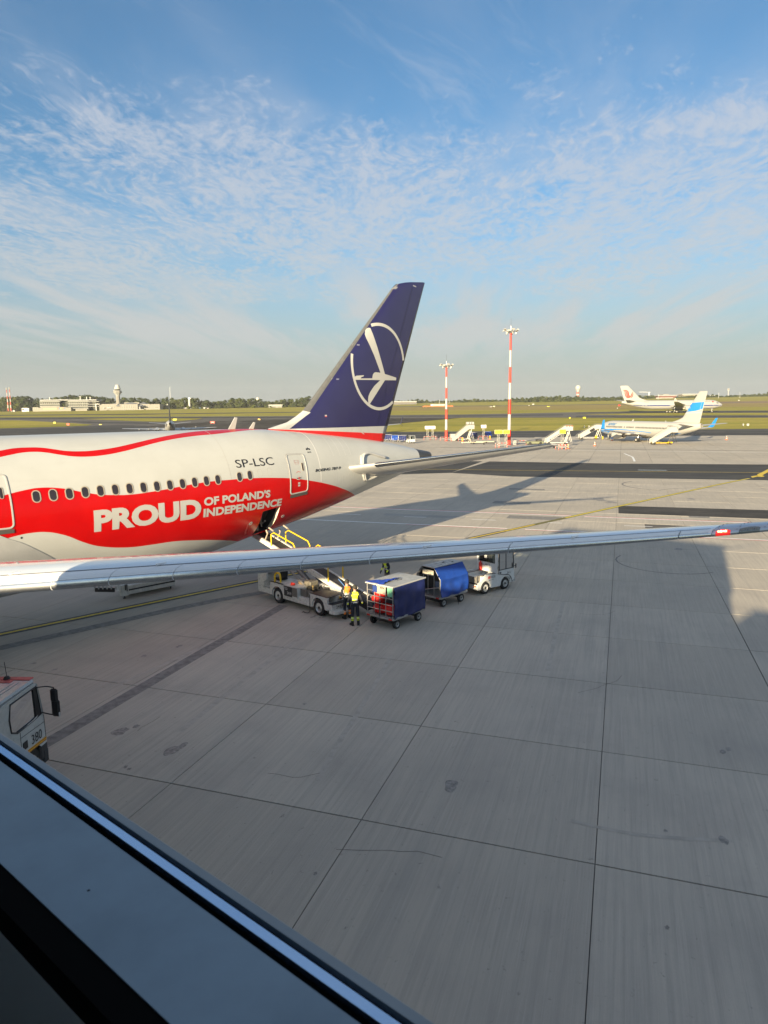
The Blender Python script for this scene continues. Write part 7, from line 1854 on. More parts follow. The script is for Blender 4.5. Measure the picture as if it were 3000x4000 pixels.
cc = lambda x: 350+x*.211
cy_ = lambda y: 1480+y*.211
def origin_empty(name, label, cat, group=None): return thing(name, label, cat, (0, 0, 0), 0, group)
tb = origin_empty('white_building', 'long white building with rows of slit windows at the foot of the control tower', 'building')
for u0, u1, v0, s, dp in ((185, 525, 466, ST-6, 14), (520, 600, 492, ST-9, 8), (560, 897, 468, ST-10, 14), (600, 925, 436, ST+6, 14), (925, 1118, 466, ST-2, 14), (1118, 1140, 470, ST-4, 10), (1140, 1305, 466, ST-7, 14), (865, 1010, 560, ST-14, 6)):
    fbox(tb, 'wall', cc(u0), cc(u1), cy_(v0), cy_(597), s, dp, beige_wall)
wdark = mat('slit_window', (.06, .055, .05), .3)
win_row(tb, 10, cc(562), cc(890), cy_(487), cy_(543), ST-10, .34, wdark); win_row(tb, 9, cc(565), cc(865), cy_(563), cy_(580), ST-10, .28, wdark)
win_row(tb, 4, cc(340), cc(470), cy_(497), cy_(543), ST-6, .36, wdark); win_row(tb, 4, cc(990), cc(1112), cy_(490), cy_(540), ST-2, .34, wdark); win_row(tb, 2, cc(1215), cc(1275), cy_(520), cy_(536), ST-7, .4, wdark); win_row(tb, 2, cc(1215), cc(1275), cy_(558), cy_(572), ST-7, .4, wdark)
for u0, u1, v0, v1 in ((250, 275, 532, 545), (900, 940, 515, 560), (320, 400, 530, 545)): fbox(tb, 'canopy', cc(u0), cc(u1), cy_(v0), cy_(v1), ST-8, 1.5, grey_wall)
def pitched(root, u0, um, u1, v0, v1, s, dp, mt):
    a, b, c_ = at_s(u0, v1, s), at_s(u1, v1, s), at_s(um, v0, s); d = FWD*dp; mb = MB(); mid = c_+d*.5
    k = [a, b, b+d, a+d]; mb.face([mb.vert(p) for p in (a, b, mid)]); mb.face([mb.vert(p) for p in (b, b+d, mid)]); mb.face([mb.vert(p) for p in (b+d, a+d, mid)]); mb.face([mb.vert(p) for p in (a+d, a, mid)]); mb.build('roof', mt, root)
slate = mat('slate_roof', (.13, .135, .15), .7)
pitched(tb, cc(620), cc(735), cc(860), cy_(428), cy_(466), ST-8, 12, slate); pitched(tb, cc(925), cc(975), cc(1040), cy_(425), cy_(464), ST, 12, slate); pitched(tb, cc(410), cc(470), cc(530), cy_(430), cy_(464), ST, 12, slate); pitched(tb, cc(470), cc(520), cc(580), cy_(470), cy_(505), ST-11, 6, slate); pitched(tb, cc(895), cc(935), cc(985), cy_(470), cy_(505), ST-12, 8, slate)
# office block
cl_ = lambda x: x*.3014
cm_ = lambda y: 1480+y*.3014
ob = origin_empty('office_building', 'low dark glass office block with white floor bands left of the control tower', 'building')
for u0, u1, v0, s in ((520, 778, 282, ST-4), (772, 884, 274, ST+4), (880, 1146, 285, ST-5), (1140, 1250, 272, ST+2)):
    fbox(ob, 'glazed_front', cl_(u0), cl_(u1), cm_(v0), cm_(422), s, 18, dark_glass)
for u0, u1, vs in ((519, 778, (292, 325, 354, 380)), (880, 1146, (290, 321, 352, 380)), (1140, 1284, (293, 325, 353))):
    for v in vs: fbox(ob, 'floor_band', cl_(u0), cl_(u1), cm_(v), cm_(v+5.5), ST-7, 3.5, mat('band_white', (.24, .235, .225), .6))
for u0, u1 in ((519, 880), (880, 1250)): fbox(ob, 'roof_slab', cl_(u0), cl_(u1), cm_(270), cm_(278), ST-6, 22, grey_wall)
win_row(ob, 9, cl_(540), cl_(770), cm_(303), cm_(324), ST-4.5, .10, grey_wall, 'mullion'); win_row(ob, 9, cl_(890), cl_(1140), cm_(302), cm_(320), ST-5.5, .10, grey_wall, 'mullion'); win_row(ob, 9, cl_(890), cl_(1140), cm_(332), cm_(351), ST-5.5, .10, grey_wall, 'mullion')
fbox(ob, 'portal', cl_(1243), cl_(1252), cm_(322), cm_(422), ST-9, 2, far_white); fbox(ob, 'portal', cl_(1243), cl_(1290), cm_(322), cm_(330), ST-9, 2, far_white)
for u, v in ((1036, 222), (1120, 232), (1165, 232), (640, 240)): fbox(ob, 'roof_aerial', cl_(u), cl_(u+7), cm_(v), cm_(274), ST, 1, far_white)
hb = origin_empty('exhibition_trailer', 'row of pale site cabins with a coloured sign band in front of the office block', 'site cabins')
for u0, u1, v0 in ((425, 500, 368), (500, 530, 374), (530, 738, 364), (738, 856, 366), (856, 922, 370), (980, 1130, 392)): fbox(hb, 'cabin', cl_(u0), cl_(u1), cm_(v0), cm_(424), ST-22, 6, mat('cabin_cream', (.21, .195, .16), .7))
fbox(hb, 'sign_band', cl_(560), cl_(735), cm_(385), cm_(395), ST-22.4, .3, mat('ochre_band', (.45, .38, .20), .7))
for k, m_ in enumerate((orange_p, mat('sign_blue', (.05, .15, .35), .6), yellow, orange_p, mat('sign_blue', (.05, .15, .35), .6))): fbox(hb, 'sign_letter', cl_(742+22*k), cl_(756+22*k), cm_(376), cm_(388), ST-22.4, .3, m_)
win_row(hb, 3, cl_(430), cl_(498), cm_(380), cm_(392), ST-22.2, .3, grey_wall)
for u0, u1, v0, lab in ((285, 375, 378, 'white box lorry under the trees left of the office block'), (150, 190, 407, 'small white van at the foot of the trees on the far left'), (340, 365, 420, 'white car parked beside the box lorry')):
    vb = origin_empty('parked_van', lab, 'van', 'white vehicles parked below the far trees'); fbox(vb, 'van_body', cl_(u0), cl_(u1), cm_(v0), cm_(430), ST-25, 3, far_white); fbox(vb, 'windscreen', cl_(u0+3), cl_(u0+(u1-u0)*.3), cm_(v0+(430-v0)*.2), cm_(v0+(430-v0)*.5), ST-25.2, .4, dark_glass); fbox(vb, 'wheels', cl_(u0+6), cl_(u1-6), cm_(426), cm_(432), ST-25.3, .5, rubber)
# chimneys
for u, vt, lab in ((33, 1523, 'left one of the two red and white striped lattice masts'), (44, 1521, 'right one of the two red and white striped lattice masts')):
    a, b = at_s(u, 1606, ST-30), at_s(u, vt, ST-30); t = thing('striped_mast', lab, 'mast', (a.x, a.y, a.z), AR, 'striped masts at the far left'); H = b.z-a.z
    for k in range(7):
        mb = MB(); mb.cyl((0, 0, H*k/7), (0, 0, H*(k+1)/7), .75-.05*k, 8); mb.build('band', far_white if k % 2 else mat('faded_red', (.42, .09, .07), .6), t)
    mb = MB(); mb.cyl((0, 0, H), (0, 0, H+2.5), .9, 8); mb.build('head', steel, t)
# slim twin-leg pylon, blue hut, low white hut
def simple(name, label, cat, parts, group=None):
    t = origin_empty(name, label, cat, group)
    for nm, a in parts: fbox(t, nm, *a)
    return t
S2 = 900
simple('lamp_pylon', 'slim two-legged white pylon in front of the trees', 'pylon', [('leg', (737, 739.5, 1557, 1592, S2-8, .5, far_white)), ('leg', (740.5, 743, 1557, 1592, S2-8, .5, far_white)), ('lamp_head', (736.5, 743, 1554, 1558, S2-8.5, 1, steel))])
simple('blue_hut', 'low blue hut with a white end at the edge of the far wood', 'hut', [('wall', (768, 791, 1592, 1603, S2-6, 8, mat('hut_blue', (.10, .24, .42), .6))), ('white_end', (791, 802, 1591, 1603, S2-6, 8, far_white)), ('roof', (767, 803, 1590.5, 1592.2, S2-7, 10, grey_wall)), ('opening', (792, 796, 1595, 1600, S2-6.4, .5, dark_glass))])
simple('white_hut', 'long low white hut beside the two-legged pylon', 'hut', [('wall', (716, 752, 1593, 1600, S2-6, 6, beige_wall)), ('roof', (715, 753, 1592, 1593.5, S2-7, 8, grey_wall)), ('doorway', (728, 731, 1595, 1600, S2-6.4, .5, dark_glass))])
simple('pink_hut', 'tiny pale hut right of the blue hut', 'hut', [('wall', (808, 818, 1594, 1602, S2-6, 5, mat('pinkish_wall', (.55, .44, .40), .7))), ('roof', (807, 819, 1593, 1594.2, S2-7, 6, grey_wall))])
simple('substation', 'pale flat-roofed block beside the foot of the dark blue fin', 'building', [('wall', (1050, 1102, 1584, 1598, S2-6, 8, mat('block_grey', (.22, .215, .20), .7))), ('roof', (1049, 1103, 1581, 1584, S2-8, 10, far_white)), ('shutter', (1060, 1064, 1587, 1598, S2-6.3, .5, grey_wall)), ('shutter', (1080, 1084, 1587, 1598, S2-6.3, .5, grey_wall))])
# small ball radome behind the trees
c = at_s(1008, 1590, 940); t = thing('ball_radome', 'white ball radome just above the far trees', 'radome', c, 0); kk = 940/2733
mb = MB(); mb.lathe([(0, 38.5*kk), (4*kk, 37.5*kk), (6.6*kk, 34*kk), (7.4*kk, 30.5*kk), (6.6*kk, 27*kk), (4.5*kk, 24.5*kk)], (0, 0, 0), 'Z', 18); mb.build('ball', far_white, t, smooth=True)
mb = MB(); mb.cyl((0, 0, 0), (0, 0, 25*kk), 3*kk, 10); mb.build('tower', grey_wall, t)
# radar tower on the right
c = at_s(2256, 1578, 1060); t = thing('radar_tower', 'red and white radar tower topped by a large white ball, above the trees', 'radar tower', c, 0); kk = 1060/2733
mb = MB(); mb.lathe([(0, 72*kk), (5*kk, 71*kk), (9*kk, 67*kk), (10.4*kk, 61*kk), (9*kk, 55*kk), (6*kk, 51.8*kk)], (0, 0, 0), 'Z', 20); mb.build('ball', far_white, t, smooth=True)
mb = MB(); mb.lathe([(9*kk, 50.5*kk), (9*kk, 52*kk), (6*kk, 52*kk)], (0, 0, 0), 'Z', 14); mb.build('deck', steel, t)
for k, (a, b) in enumerate(((0, 28), (28, 33), (33, 38), (38, 46.5), (46.5, 51))): mb = MB(); mb.cyl((0, 0, a*kk), (0, 0, b*kk), 5.4*kk, 12); mb.build('shaft_band', far_white if k % 2 == 0 else mat('faded_red', (.42, .09, .07), .6), t)
# brick fire station
S3 = 1000
fsn = origin_empty('fire_station', 'grey and red fire station with tall red doors right of the fin', 'building')
fbox(fsn, 'upper_wall', 1520, 1627, 1569, 1580, S3, 14, mat('station_grey', (.17, .155, .14), .8)); fbox(fsn, 'lower_wall', 1520, 1627, 1580, 1591, S3, 14, mat('station_pale', (.20, .165, .14), .8)); fbox(fsn, 'roof', 1519, 1628, 1567.5, 1569.5, S3-1, 16, grey_wall)
win_row(fsn, 16, 1536, 1626, 1573, 1579, S3, .5, mat('station_window', (.10, .10, .11), .3)); win_row(fsn, 6, 1531, 1576, 1581.5, 1591, S3, .62, mat('station_door', (.34, .06, .06), .6), 'door'); win_row(fsn, 4, 1590, 1626, 1580.5, 1588, S3, .55, mat('station_door', (.34, .06, .06), .6), 'door')
# localiser aerials
la = origin_empty('landing_aerial', 'orange and white landing-system aerial array standing on the far grass', 'aerial array')
SL_ = 760; off_v = 0
for k, u in enumerate((1651, 1654, 1664, 1671, 1687, 1690, 1727, 1749, 1766)):
    for q in range(4): fbox(la, 'post_band', u, u+1.7, 1587+4*q, 1591+4*q, SL_+(k % 2)*4, .4, orange_p if q % 2 == 0 else far_white)
fbox(la, 'cross_bar', 1655, 1770, 1586, 1587.5, SL_, .4, orange_p); fbox(la, 'cabin_roof', 1682, 1738, 1579, 1586, SL_+6, 4, far_white); win_row(la, 8, 1692, 1738, 1580.5, 1584, SL_+5.8, .4, grey_wall, 'panel'); fbox(la, 'sign_panel', 1683, 1692, 1581, 1584, SL_+5.7, .3, blue_p)
fbox(la, 'lower_bar', 1688, 1730, 1594, 1595.3, SL_, .4, far_white)
for k in range(7): fbox(la, 'striped_board', 1704+3.8*k, 1707.8+3.8*k, 1595.5, 1604, SL_-3, .5, signal_red if k % 2 else far_white)
# row of white ground lights and taxi signs on the grass
for k in range(14):
    u = 1782+4.05*k; t = simple('approach_light', None, None, [('lamp', (u, u+2.6, 1586.2, 1589, 800, .5, far_white)), ('stake', (u+.9, u+1.6, 1589, 1590.5, 800, .3, steel))], 'row of white approach lights'); tag(t, 'one of a row of small white approach lights on the far grass', 'approach light')
def tsign(u, v, w_, h_, face, label, s=None, group='guidance signs on the grass'):
    s_, l_ = ter(u, v) if s is None else (s, 0); s_ -= .5
    t = origin_empty('taxiway_sign', label, 'taxiway sign', group)
    fbox(t, 'sign_board', u-w_/2, u+w_/2, v-h_, v-1, s_, .5, face); fbox(t, 'leg', u-w_*.35, u-w_*.28, v-1.2, v+.8, s_+.1, .2, steel); fbox(t, 'leg', u+w_*.28, u+w_*.35, v-1.2, v+.8, s_+.1, .2, steel)
    if w_ > 11:
        for k in range(3): fbox(t, 'sign_mark', u-w_*.26+w_*.2*k, u-w_*.16+w_*.2*k, v-h_*.8, v-h_*.35, s_-.03, .02, letter_white if face is signal_red else mat('sign_mark_olive', (.40, .42, .03), .5))
for u, v, w_, h_, f, lab in ((683, 1643, 14, 7, sign_yellow, 'yellow guidance sign right of the tail-on jet'), (830, 1654, 18, 8, signal_red, 'red guidance sign on the grass above the fuselage'), (213, 1655, 9, 7, sign_yellow, 'yellow guidance sign on the left grass island'), (266, 1662, 11, 8, signal_red, 'red guidance sign on the left grass island'),
                         (1012, 1641, 9, 5, mat('amber_sign', (.80, .45, .05), .5), 'amber marker near the foot of the fin'), (392, 1660, 10, 3, sign_yellow, 'low yellow sign by the taxiway curve'), (2226, 1636, 5, 6, sign_yellow, 'narrow yellow sign left of the blue winglet'), (2283, 1635, 11, 6, sign_yellow, 'wide yellow sign left of the blue winglet'),
                         (2922, 1664, 8, 9, far_white, 'white marker board on the right-hand grass'), (2904, 1664, 3.5, 9, far_white, 'slim white post on the right-hand grass'), (2283, 1671, 3, 9, far_white, 'left slim post on the grass by the front steps'), (2301, 1671, 3, 9, far_white, 'right slim post on the grass by the front steps'),
                         (1918, 1591, 9, 3, far_white, 'white board far out on the dry grass'), (1930, 1590, 7, 4, mat('cream_board', (.66, .58, .32), .6), 'cream board far out on the dry grass'), (2083, 1582, 8, 5, far_white, 'tilted white board beside the service road'), (2067, 1586, 5, 3, far_white, 'small grey board beside the service road'), (2142, 1589, 11, 2.5, sign_yellow, 'low yellow board out on the dry grass'), (2419, 1587, 8, 6, signal_red, 'red board beyond the wide-body tail'), (2412, 1597, 3, 4, far_white, 'white knob marker under the wide-body tail'), (2886, 1566, 6, 4, far_white, 'white board at the far right of the field'), (765, 1672, 3, 7, mat('dark_sign', (.1, .1, .1), .6), 'small dark post on the grass over the fuselage')):
    tsign(u, v, w_, h_, f, lab)
# vehicles and sheds on the far right
for k, (u, w_, v, h_, m_, lab) in enumerate(((2318, 20, 1572, 4, far_white, 'long white lorry left in the far parking line'), (2335, 12, 1572, 4, far_white, 'white van second in the far parking line'), (2352, 10, 1572, 5, mat('brown_van', (.40, .22, .14), .6), 'brown van in the far parking line'), (2376, 16, 1571, 4, far_white, 'white bus in the far parking line'), (2392, 14, 1571, 4, far_white, 'white lorry right in the far parking line'), (2416, 12, 1571, 4, mat('pale_blue_van', (.40, .46, .50), .5), 'pale van last in the far parking line'))):
    simple('parked_van', lab, 'van', [('van_body', (u-w_/2, u+w_/2, v-h_, v, 1010, 3, m_)), ('window_band', (u-w_*.4, u+w_*.3, v-h_*.85, v-h_*.5, 1009.7, .4, dark_glass))], 'vehicles in the far parking line')
S4 = 1250
simple('flat_terminal', 'long flat pale hall behind the wide-body tail', 'building', [('wall', (2516, 2627, 1556, 1566, S4, 20, beige_wall)), ('roof', (2514, 2629, 1554, 1556.5, S4-2, 24, far_white))])
simple('red_block', 'distant brick buildings over the wide-body fuselage', 'building', [('wall', (2574, 2642, 1545, 1560, S4+60, 20, brick_red)), ('wall', (2590, 2612, 1540, 1560, S4+80, 15, beige_wall)), ('roof', (2572, 2644, 1543.5, 1545.5, S4+58, 24, grey_wall))])
simple('long_block', 'long pale block with a flat roof left of the white fin', 'building', [('wall', (2666, 2732, 1541, 1562, S4+40, 20, mat('block_tan', (.25, .235, .19), .8))), ('roof', (2664, 2734, 1538.5, 1541, S4+38, 24, grey_wall))]+[('window', (2668+6.5*k, 2671+6.5*k, 1545, 1552, S4+39.6, .5, dark_glass)) for k in range(10)])
simple('low_block', 'low tan block right of the white fin', 'building', [('wall', (2768, 2790, 1546, 1560, S4, 20, mat('block_tan', (.25, .235, .19), .8))), ('roof', (2766, 2792, 1544, 1546.5, S4-2, 24, grey_wall))])
simple('low_block', 'grey block at the far right behind the trees', 'building', [('wall', (2890, 2916, 1546, 1558, S4+20, 20, grey_wall)), ('roof', (2888, 2918, 1544.5, 1546.5, S4+18, 24, beige_wall))])
c = at_s(2843, 1562, S4); kk = S4/2733; t = thing('sign_tower', 'tall pole carrying a white box sign above the right-hand trees', 'sign tower', c, AR)
mb = MB(); mb.cyl((0, 0, 0), (0, 0, 36*kk), .5, 8); mb.build('pole', far_white, t); mb = MB(); mb.cbox((0, 0, 39*kk), (7*kk, 3*kk, 8*kk), .2); mb.build('box_sign', far_white, t); mb = MB(); mb.cbox((0, -1.6*kk, 39*kk), (3*kk, .05, 4*kk), .02); mb.build('sign_mark', brick_red, t)
c = at_s(2534, 1560, S4+30); t = thing('crane', 'pale tower crane jib on the skyline left of the white fin', 'crane', c, AR); kk = (S4+30)/2733
mb = MB(); mb.cyl((0, 0, 0), (0, 0, 26*kk), 1.0, 6); mb.build('tower', mat('hazy_steel', (.50, .50, .50), .6), t); mb = MB(); mb.cbox((-1*kk, 0, 27*kk), (13*kk, 1.2, 1.6*kk), .1); mb.cyl((-38*kk, 0, 28*kk), (-8*kk, 0, 27.6*kk), .5, 6); mb.build('jib', mat('hazy_steel', (.50, .50, .50), .6), t)
for u, v0, v1, lab in ((667, 1512, 1572, 'faint tall lattice aerial on the skyline right of the control tower'), (1514, 1552, 1590, 'thin pole right of the fin')):
    simple('aerial_mast', lab, 'aerial mast', [('pole', (u, u+1.0, v0, v1+25, 980, .4, mat('hazy_steel', (.50, .50, .50), .6))), ('pole_tip', (u+.3, u+.7, v0-4, v0, 980, .2, steel))], 'thin aerials on the skyline')
for k, (u, v0, v1) in enumerate(((630, 1582, 1604), (653, 1580, 1604), (1716, 1563, 1582), (1754, 1566, 1588), (2570, 1540, 1564), (2806, 1535, 1562), (2889, 1533, 1558), (2052, 1560, 1580), (2400, 1555, 1576))):
    t = simple('lamp_post', None, None, [('pole', (u, u+.9, v0, v1, 890 if u < 700 else 1050, .3, mat('hazy_steel', (.50, .50, .50), .6))), ('lamp_head', (u-.8, u+1.7, v0-.8, v0+.3, 890 if u < 700 else 1050, .5, steel))], 'slim lamp posts along the far boundary'); tag(t, 'slim grey lamp post standing along the far boundary trees', 'lamp post')

# ------------------------------------------------------------------ trees: each an individual crown on a trunk
def leaf_mat(name, c0, c1):
    m = bpy.data.materials.new(name); m.use_nodes = True; g = NG(m.node_tree); b = g.n['Principled BSDF']
    oi = g.add('ShaderNodeObjectInfo').outputs['Random']; isl = g.add('ShaderNodeNewGeometry').outputs['Random Per Island']
    g.put(b.inputs['Base Color'], g.mix(g.math('FRACT', g.math('ADD', g.math('MULTIPLY', oi, .5), g.math('MULTIPLY', isl, .55))), c0, c1)); b.inputs['Roughness'].default_value = .9; b.inputs['Specular IOR Level'].default_value = .1
    return m
leaf_a = leaf_mat('dark_foliage', (.013, .021, .008), (.036, .047, .015)); leaf_b = leaf_mat('green_foliage', (.024, .034, .011), (.058, .067, .019)); leaf_c = leaf_mat('light_foliage', (.050, .068, .014), (.10, .11, .023))
bark = mat('bark', (.07, .055, .04), .9)
ICO = bmesh.new(); bmesh.ops.create_icosphere(ICO, subdivisions=1, radius=1.0)
ICV = [v.co.copy() for v in ICO.verts]; ICF = [[v.index for v in f.verts] for f in ICO.faces]; ICO.free()
def crown_mesh(name, seed, mt, shape='round', n=16, leaves=240):
    """unit tree: about 1 high; clumps of foliage with gaps, loose sprays round the edge"""
    r_ = random.Random(seed); mb = MB()
    for k in range(n):
        t = r_.random()
        if shape == 'round': z = .30+.60*t; rr = .30*math.sin(math.pi*(.12+.80*t))**.7
        elif shape == 'tall': z = .18+.76*t; rr = .17*math.sin(math.pi*(.10+.82*t))**.6
        else: z = .16+.80*t; rr = .22*(1-t)+.02
        a = r_.uniform(0, 6.283); q = rr*r_.uniform(.35, 1.0); c = Vector((q*math.cos(a), q*math.sin(a), z)); s_ = r_.uniform(.085, .165)*(1.0 if shape == 'round' else .72)
        base = len(mb.v); ph = Vector((r_.uniform(0, 9), r_.uniform(0, 9), r_.uniform(0, 9)))
        for v in ICV: mb.v.append(tuple(c+Vector((v.x, v.y, v.z*.82))*s_*(1+.55*mnoise.noise(v*1.9+ph))))
        for f in ICF: mb.face([base+i for i in f])
    for k in range(leaves):
        t = r_.random(); z = .22+.76*t
        rr = {'round': .36*math.sin(math.pi*(.10+.84*t))**.7, 'tall': .21*math.sin(math.pi*(.10+.84*t))**.6, 'cone': .26*(1-t)+.03}[shape]
        a = r_.uniform(0, 6.283); q = rr*r_.uniform(.75, 1.08); c = Vector((q*math.cos(a), q*math.sin(a), z)); s_ = r_.uniform(.014, .034)
        d1 = Vector((r_.gauss(0, 1), r_.gauss(0, 1), r_.gauss(0, 1))).normalized()*s_; d2 = d1.cross(Vector((r_.gauss(0, 1), r_.gauss(0, 1), r_.gauss(0, 1)))).normalized()*s_*.7
        mb.poly([c-d1, c+d2, c+d1, c-d2])
    return mb.mesh(name, mt, recalc=False)
def trunk_mesh():
    mb = MB(); mb.tube([(0, 0, -.05), (.005, 0, .2), (-.01, .01, .45), (.0, 0, .7)], [.028, .022, .016, .006], 6)
    for k in range(4): a = k*1.7; mb.tube([(0, 0, .25+.08*k), (.12*math.cos(a), .12*math.sin(a), .42+.09*k)], [.012, .005], 5)
    return mb.mesh('trunk', bark)
TR = trunk_mesh(); CROWNS = [crown_mesh('crown', 11, leaf_a), crown_mesh('crown', 12, leaf_a), crown_mesh('crown', 13, leaf_b), crown_mesh('crown', 14, leaf_b), crown_mesh('crown', 15, leaf_a, 'tall'), crown_mesh('crown', 16, leaf_b, 'tall'), crown_mesh('crown', 17, leaf_a, 'cone', 18), crown_mesh('crown', 18, leaf_c)]
KIND_WORDS = ('dark broad', 'dark rounded', 'mid green broad', 'mid green rounded', 'dark slim', 'mid green slim', 'dark pointed', 'pale yellow-green')
def tree(u, v, s, hpx, kind, label, group):
    p = at_s(u, v, s); H = hpx*s/2733; r0 = R.uniform(0, 6.28)
    label = KIND_WORDS[kind]+' '+label
    t = thing('tree', label, 'tree', p-Vector((0, 0, .3)), r0, group); wk = R.uniform(.9, 1.45)
    for nm, me in (('crown', CROWNS[kind]), ('trunk', TR)):
        o = link(nm, me, t); o.scale = (H*wk, H*wk, H)
def base_v(u, pts):
    for (a, va), (b, vb) in zip(pts, pts[1:]):
        if a <= u <= b: return va+(vb-va)*(u-a)/(b-a)
    return pts[-1][1]
BL = [(-200, 1610), (0, 1608), (560, 1603), (1180, 1596.5), (1530, 1588.5), (2000, 1582), (2450, 1574), (2800, 1566), (3300, 1554)]
SEG = [(-60, 400, 930, 50, 66, 20, 'tree in the wood at the far left', 'wood behind the office block and tower'), (330, 680, 945, 44, 62, 17, 'tree in the wood behind the control tower', 'wood behind the office block and tower'),
       (640, 1215, 905, 30, 52, 15, 'tree in the wood between control tower and blue fin', 'wood between the tower and the fin'), (1500, 2020, 1130, 18, 31, 17, 'tree in the low line right of the blue fin', 'low tree line right of the fin'),
       (2000, 2450, 1010, 24, 38, 15, 'tree in the clump around the radar tower', 'clump round the radar tower'), (2440, 3080, 1170, 19, 33, 17, 'tree in the line behind the wide-body jet', 'tree line behind the wide-body jet')]
for u0, u1, s, h0, h1, step, lab, grp in SEG:
    u = u0
    while u < u1:
        wob = .5+.5*math.sin(u*.021+1.3*math.sin(u*.007)); hh = h0+(h1-h0)*(.55*wob+.45*R.random())
        kind = R.choice((0, 0, 1, 1, 2, 3, 4, 6)) if s < 950 and u < 660 else R.choice((0, 1, 2, 2, 3, 3, 4, 5, 6))
        if 2560 < u < 2640: u += step; continue
        tree(u, base_v(u, BL)+1.0, s+R.uniform(-8, 14), hh, kind, lab, grp)
        u += step*R.uniform(.65, 1.3)
for u0, u1, s, h0, h1, step, lab, grp in SEG:              # shrubs and younger trees along the front edge
    u = u0
    while u < u1:
        if not (120 < u < 640) and not (2560 < u < 2640) and R.random() < .8:
            tree(u, base_v(u, BL)+1.2, s-R.uniform(12, 20), (h0*R.uniform(.42, .72)), R.choice((2, 3, 3, 7, 5)) if R.random() < .8 else 7, lab.replace('tree in', 'low front tree in'), grp+', front edge')
        u += step*1.5*R.uniform(.7, 1.4)
for u, v, s, h, k, lab in ((2200-30, 1577, 985, 16, 7, 'bush left at the foot of the radar tower clump'), (2240, 1575, 985, 16, 7, 'bush right under the radar tower'), (734, 1600, 885, 16, 7, 'tree left of the blue hut'), (758, 1600, 885, 17, 7, 'tree between the pylon and the blue hut'), (250, 1592, 870, 18, 3, 'tree in front of the dark office entrance'), (385, 1604, 860, 14, 1, 'bush at the left end of the white building')):
    tree(u, v, s, h, k, lab, 'bright bushes at the wood edge')
# the deep wood behind, one unbroken mass
mb = MB()
for u0, u1, s, h0, h1, step, lab, grp in SEG:
    u = u0
    while u < u1:
        if not 2560 < u < 2640:
            p = at_s(u, base_v(u, BL), s+45); H = h0*s/2733*R.uniform(.65, .95)
            for k in range(3):
                c = p+Vector((R.uniform(-3, 3), R.uniform(-3, 3), H*(.2+.28*k))); r0 = R.uniform(2.6, 4.6)*(s/1000); base = len(mb.v); ph = Vector((R.uniform(0, 9),)*3)
                for v in ICV: mb.v.append(tuple(c+Vector((v.x*1.25, v.y*1.25, v.z))*r0*(1+.5*mnoise.noise(v*1.7+ph))))
                for f in ICF: mb.face([base+i for i in f])
        u += 6*R.uniform(.7, 1.3)
tag(mb.build('deep_wood', leaf_a), kind='stuff')
# boundary fence, seen as a thin line
t = origin_empty('boundary_fence', 'thin boundary fence along the foot of the right-hand trees', 'fence')
for k in range(60):
    u = 2050+5.2*k; p = at_s(u, base_v(u, BL)+2, 980); mb = MB(); mb.cyl((p.x, p.y, p.z), (p.x, p.y, p.z+2.2), .09, 4); mb.build('post', steel, t)
mb = MB(); rows = []
for k in range(13):
    u = 2050+26*k; p = at_s(u, base_v(u, BL)+2, 980); rows.append([p+Vector((0, 0, 2.0)), p+Vector((0, 0, 2.12))])
mb.grid(rows); rows = [[a-Vector((0, 0, 1.0)), b-Vector((0, 0, 1.0))] for a, b in rows]; mb.grid(rows); mb.build('wire', steel, t)
# ------------------------------------------------------------------ the gate building the picture is taken from
E_ = Vector((-.0906, 1, 0)).normalized(); N_p = Vector((E_.y, -E_.x, 0))       # along the glazing, and outwards
def gp(p, e, z): return CAM + N_p*p + E_*e + Vector((0, 0, z))
gb = thing('gate_building', 'dark grey window transom of the gate building across the lower left corner', 'building', (0, 0, 0))
def beam(name, prof_, e0, e1, mt, par, smooth=False):
    mb = MB(); n = len(prof_); k = len(mb.v)
    for e in (e0, e1):
        for p_, z in prof_: mb.v.append(tuple(gp(p_, e, z)))
    mb.face([k+i for i in range(n)]); mb.face([k+n+i for i in reversed(range(n))])
    for i in range(n): mb.face((k+i, k+n+i, k+n+(i+1) % n, k+(i+1) % n))
    return mb.build(name, mt, par)
E0, E1 = -2.1, 8.6
sill_m2 = mat('dark_anodised_sill', (.245, .325, .385), .42, .30, var=.10, scale=4, spec=.4)
bead_m = mat('sky_tinted_bead', (.46, .68, .95), .25, .9)  # blue of the reflected sky is put into the bead's base colour
cap_m = mat('grey_pressure_cap', (.30, .335, .35), .45, .3, var=.05, scale=6)
gask = mat('black_gasket', (.006, .006, .006), .9, spec=.05)
Zs = -.82
beam('sill', [(.455, Zs), (.617, Zs+.0), (.617, Zs-.06), (.455, Zs-.05)], E0, E1, sill_m2, gb)
beam('inner_gasket', [(.617, Zs-.010), (.633, Zs-.010), (.633, Zs-.06), (.617, Zs-.06)], E0, E1, gask, gb)
beam('glazing_bead', [(.633, Zs+.002), (.648, Zs+.004), (.651, Zs-.0), (.651, Zs-.05), (.633, Zs-.05)], E0, E1, bead_m, gb)
beam('outer_gasket', [(.651, Zs-.012), (.663, Zs-.012), (.663, Zs-.05), (.651, Zs-.05)], E0, E1, gask, gb)
beam('pressure_cap', [(.663, Zs+.0), (.679, Zs-.0), (.684, Zs-.005), (.684, Zs-.07), (.663, Zs-.07)], E0, E1, cap_m, gb)
beam('lower_gasket', [(.408, Zs-.004), (.4545, Zs-.002), (.4545, Zs-.05), (.41, Zs-.06)], E0, E1, gask, gb)
mb = MB(); mb.grid([[gp(.43, e, z) for z in (Zs-.04, -1.62)] for e in (E0, E1)]); o = mb.build('lower_pane', green_glass, gb); o['label'] = 'green tinted lower window pane'
mb = MB()
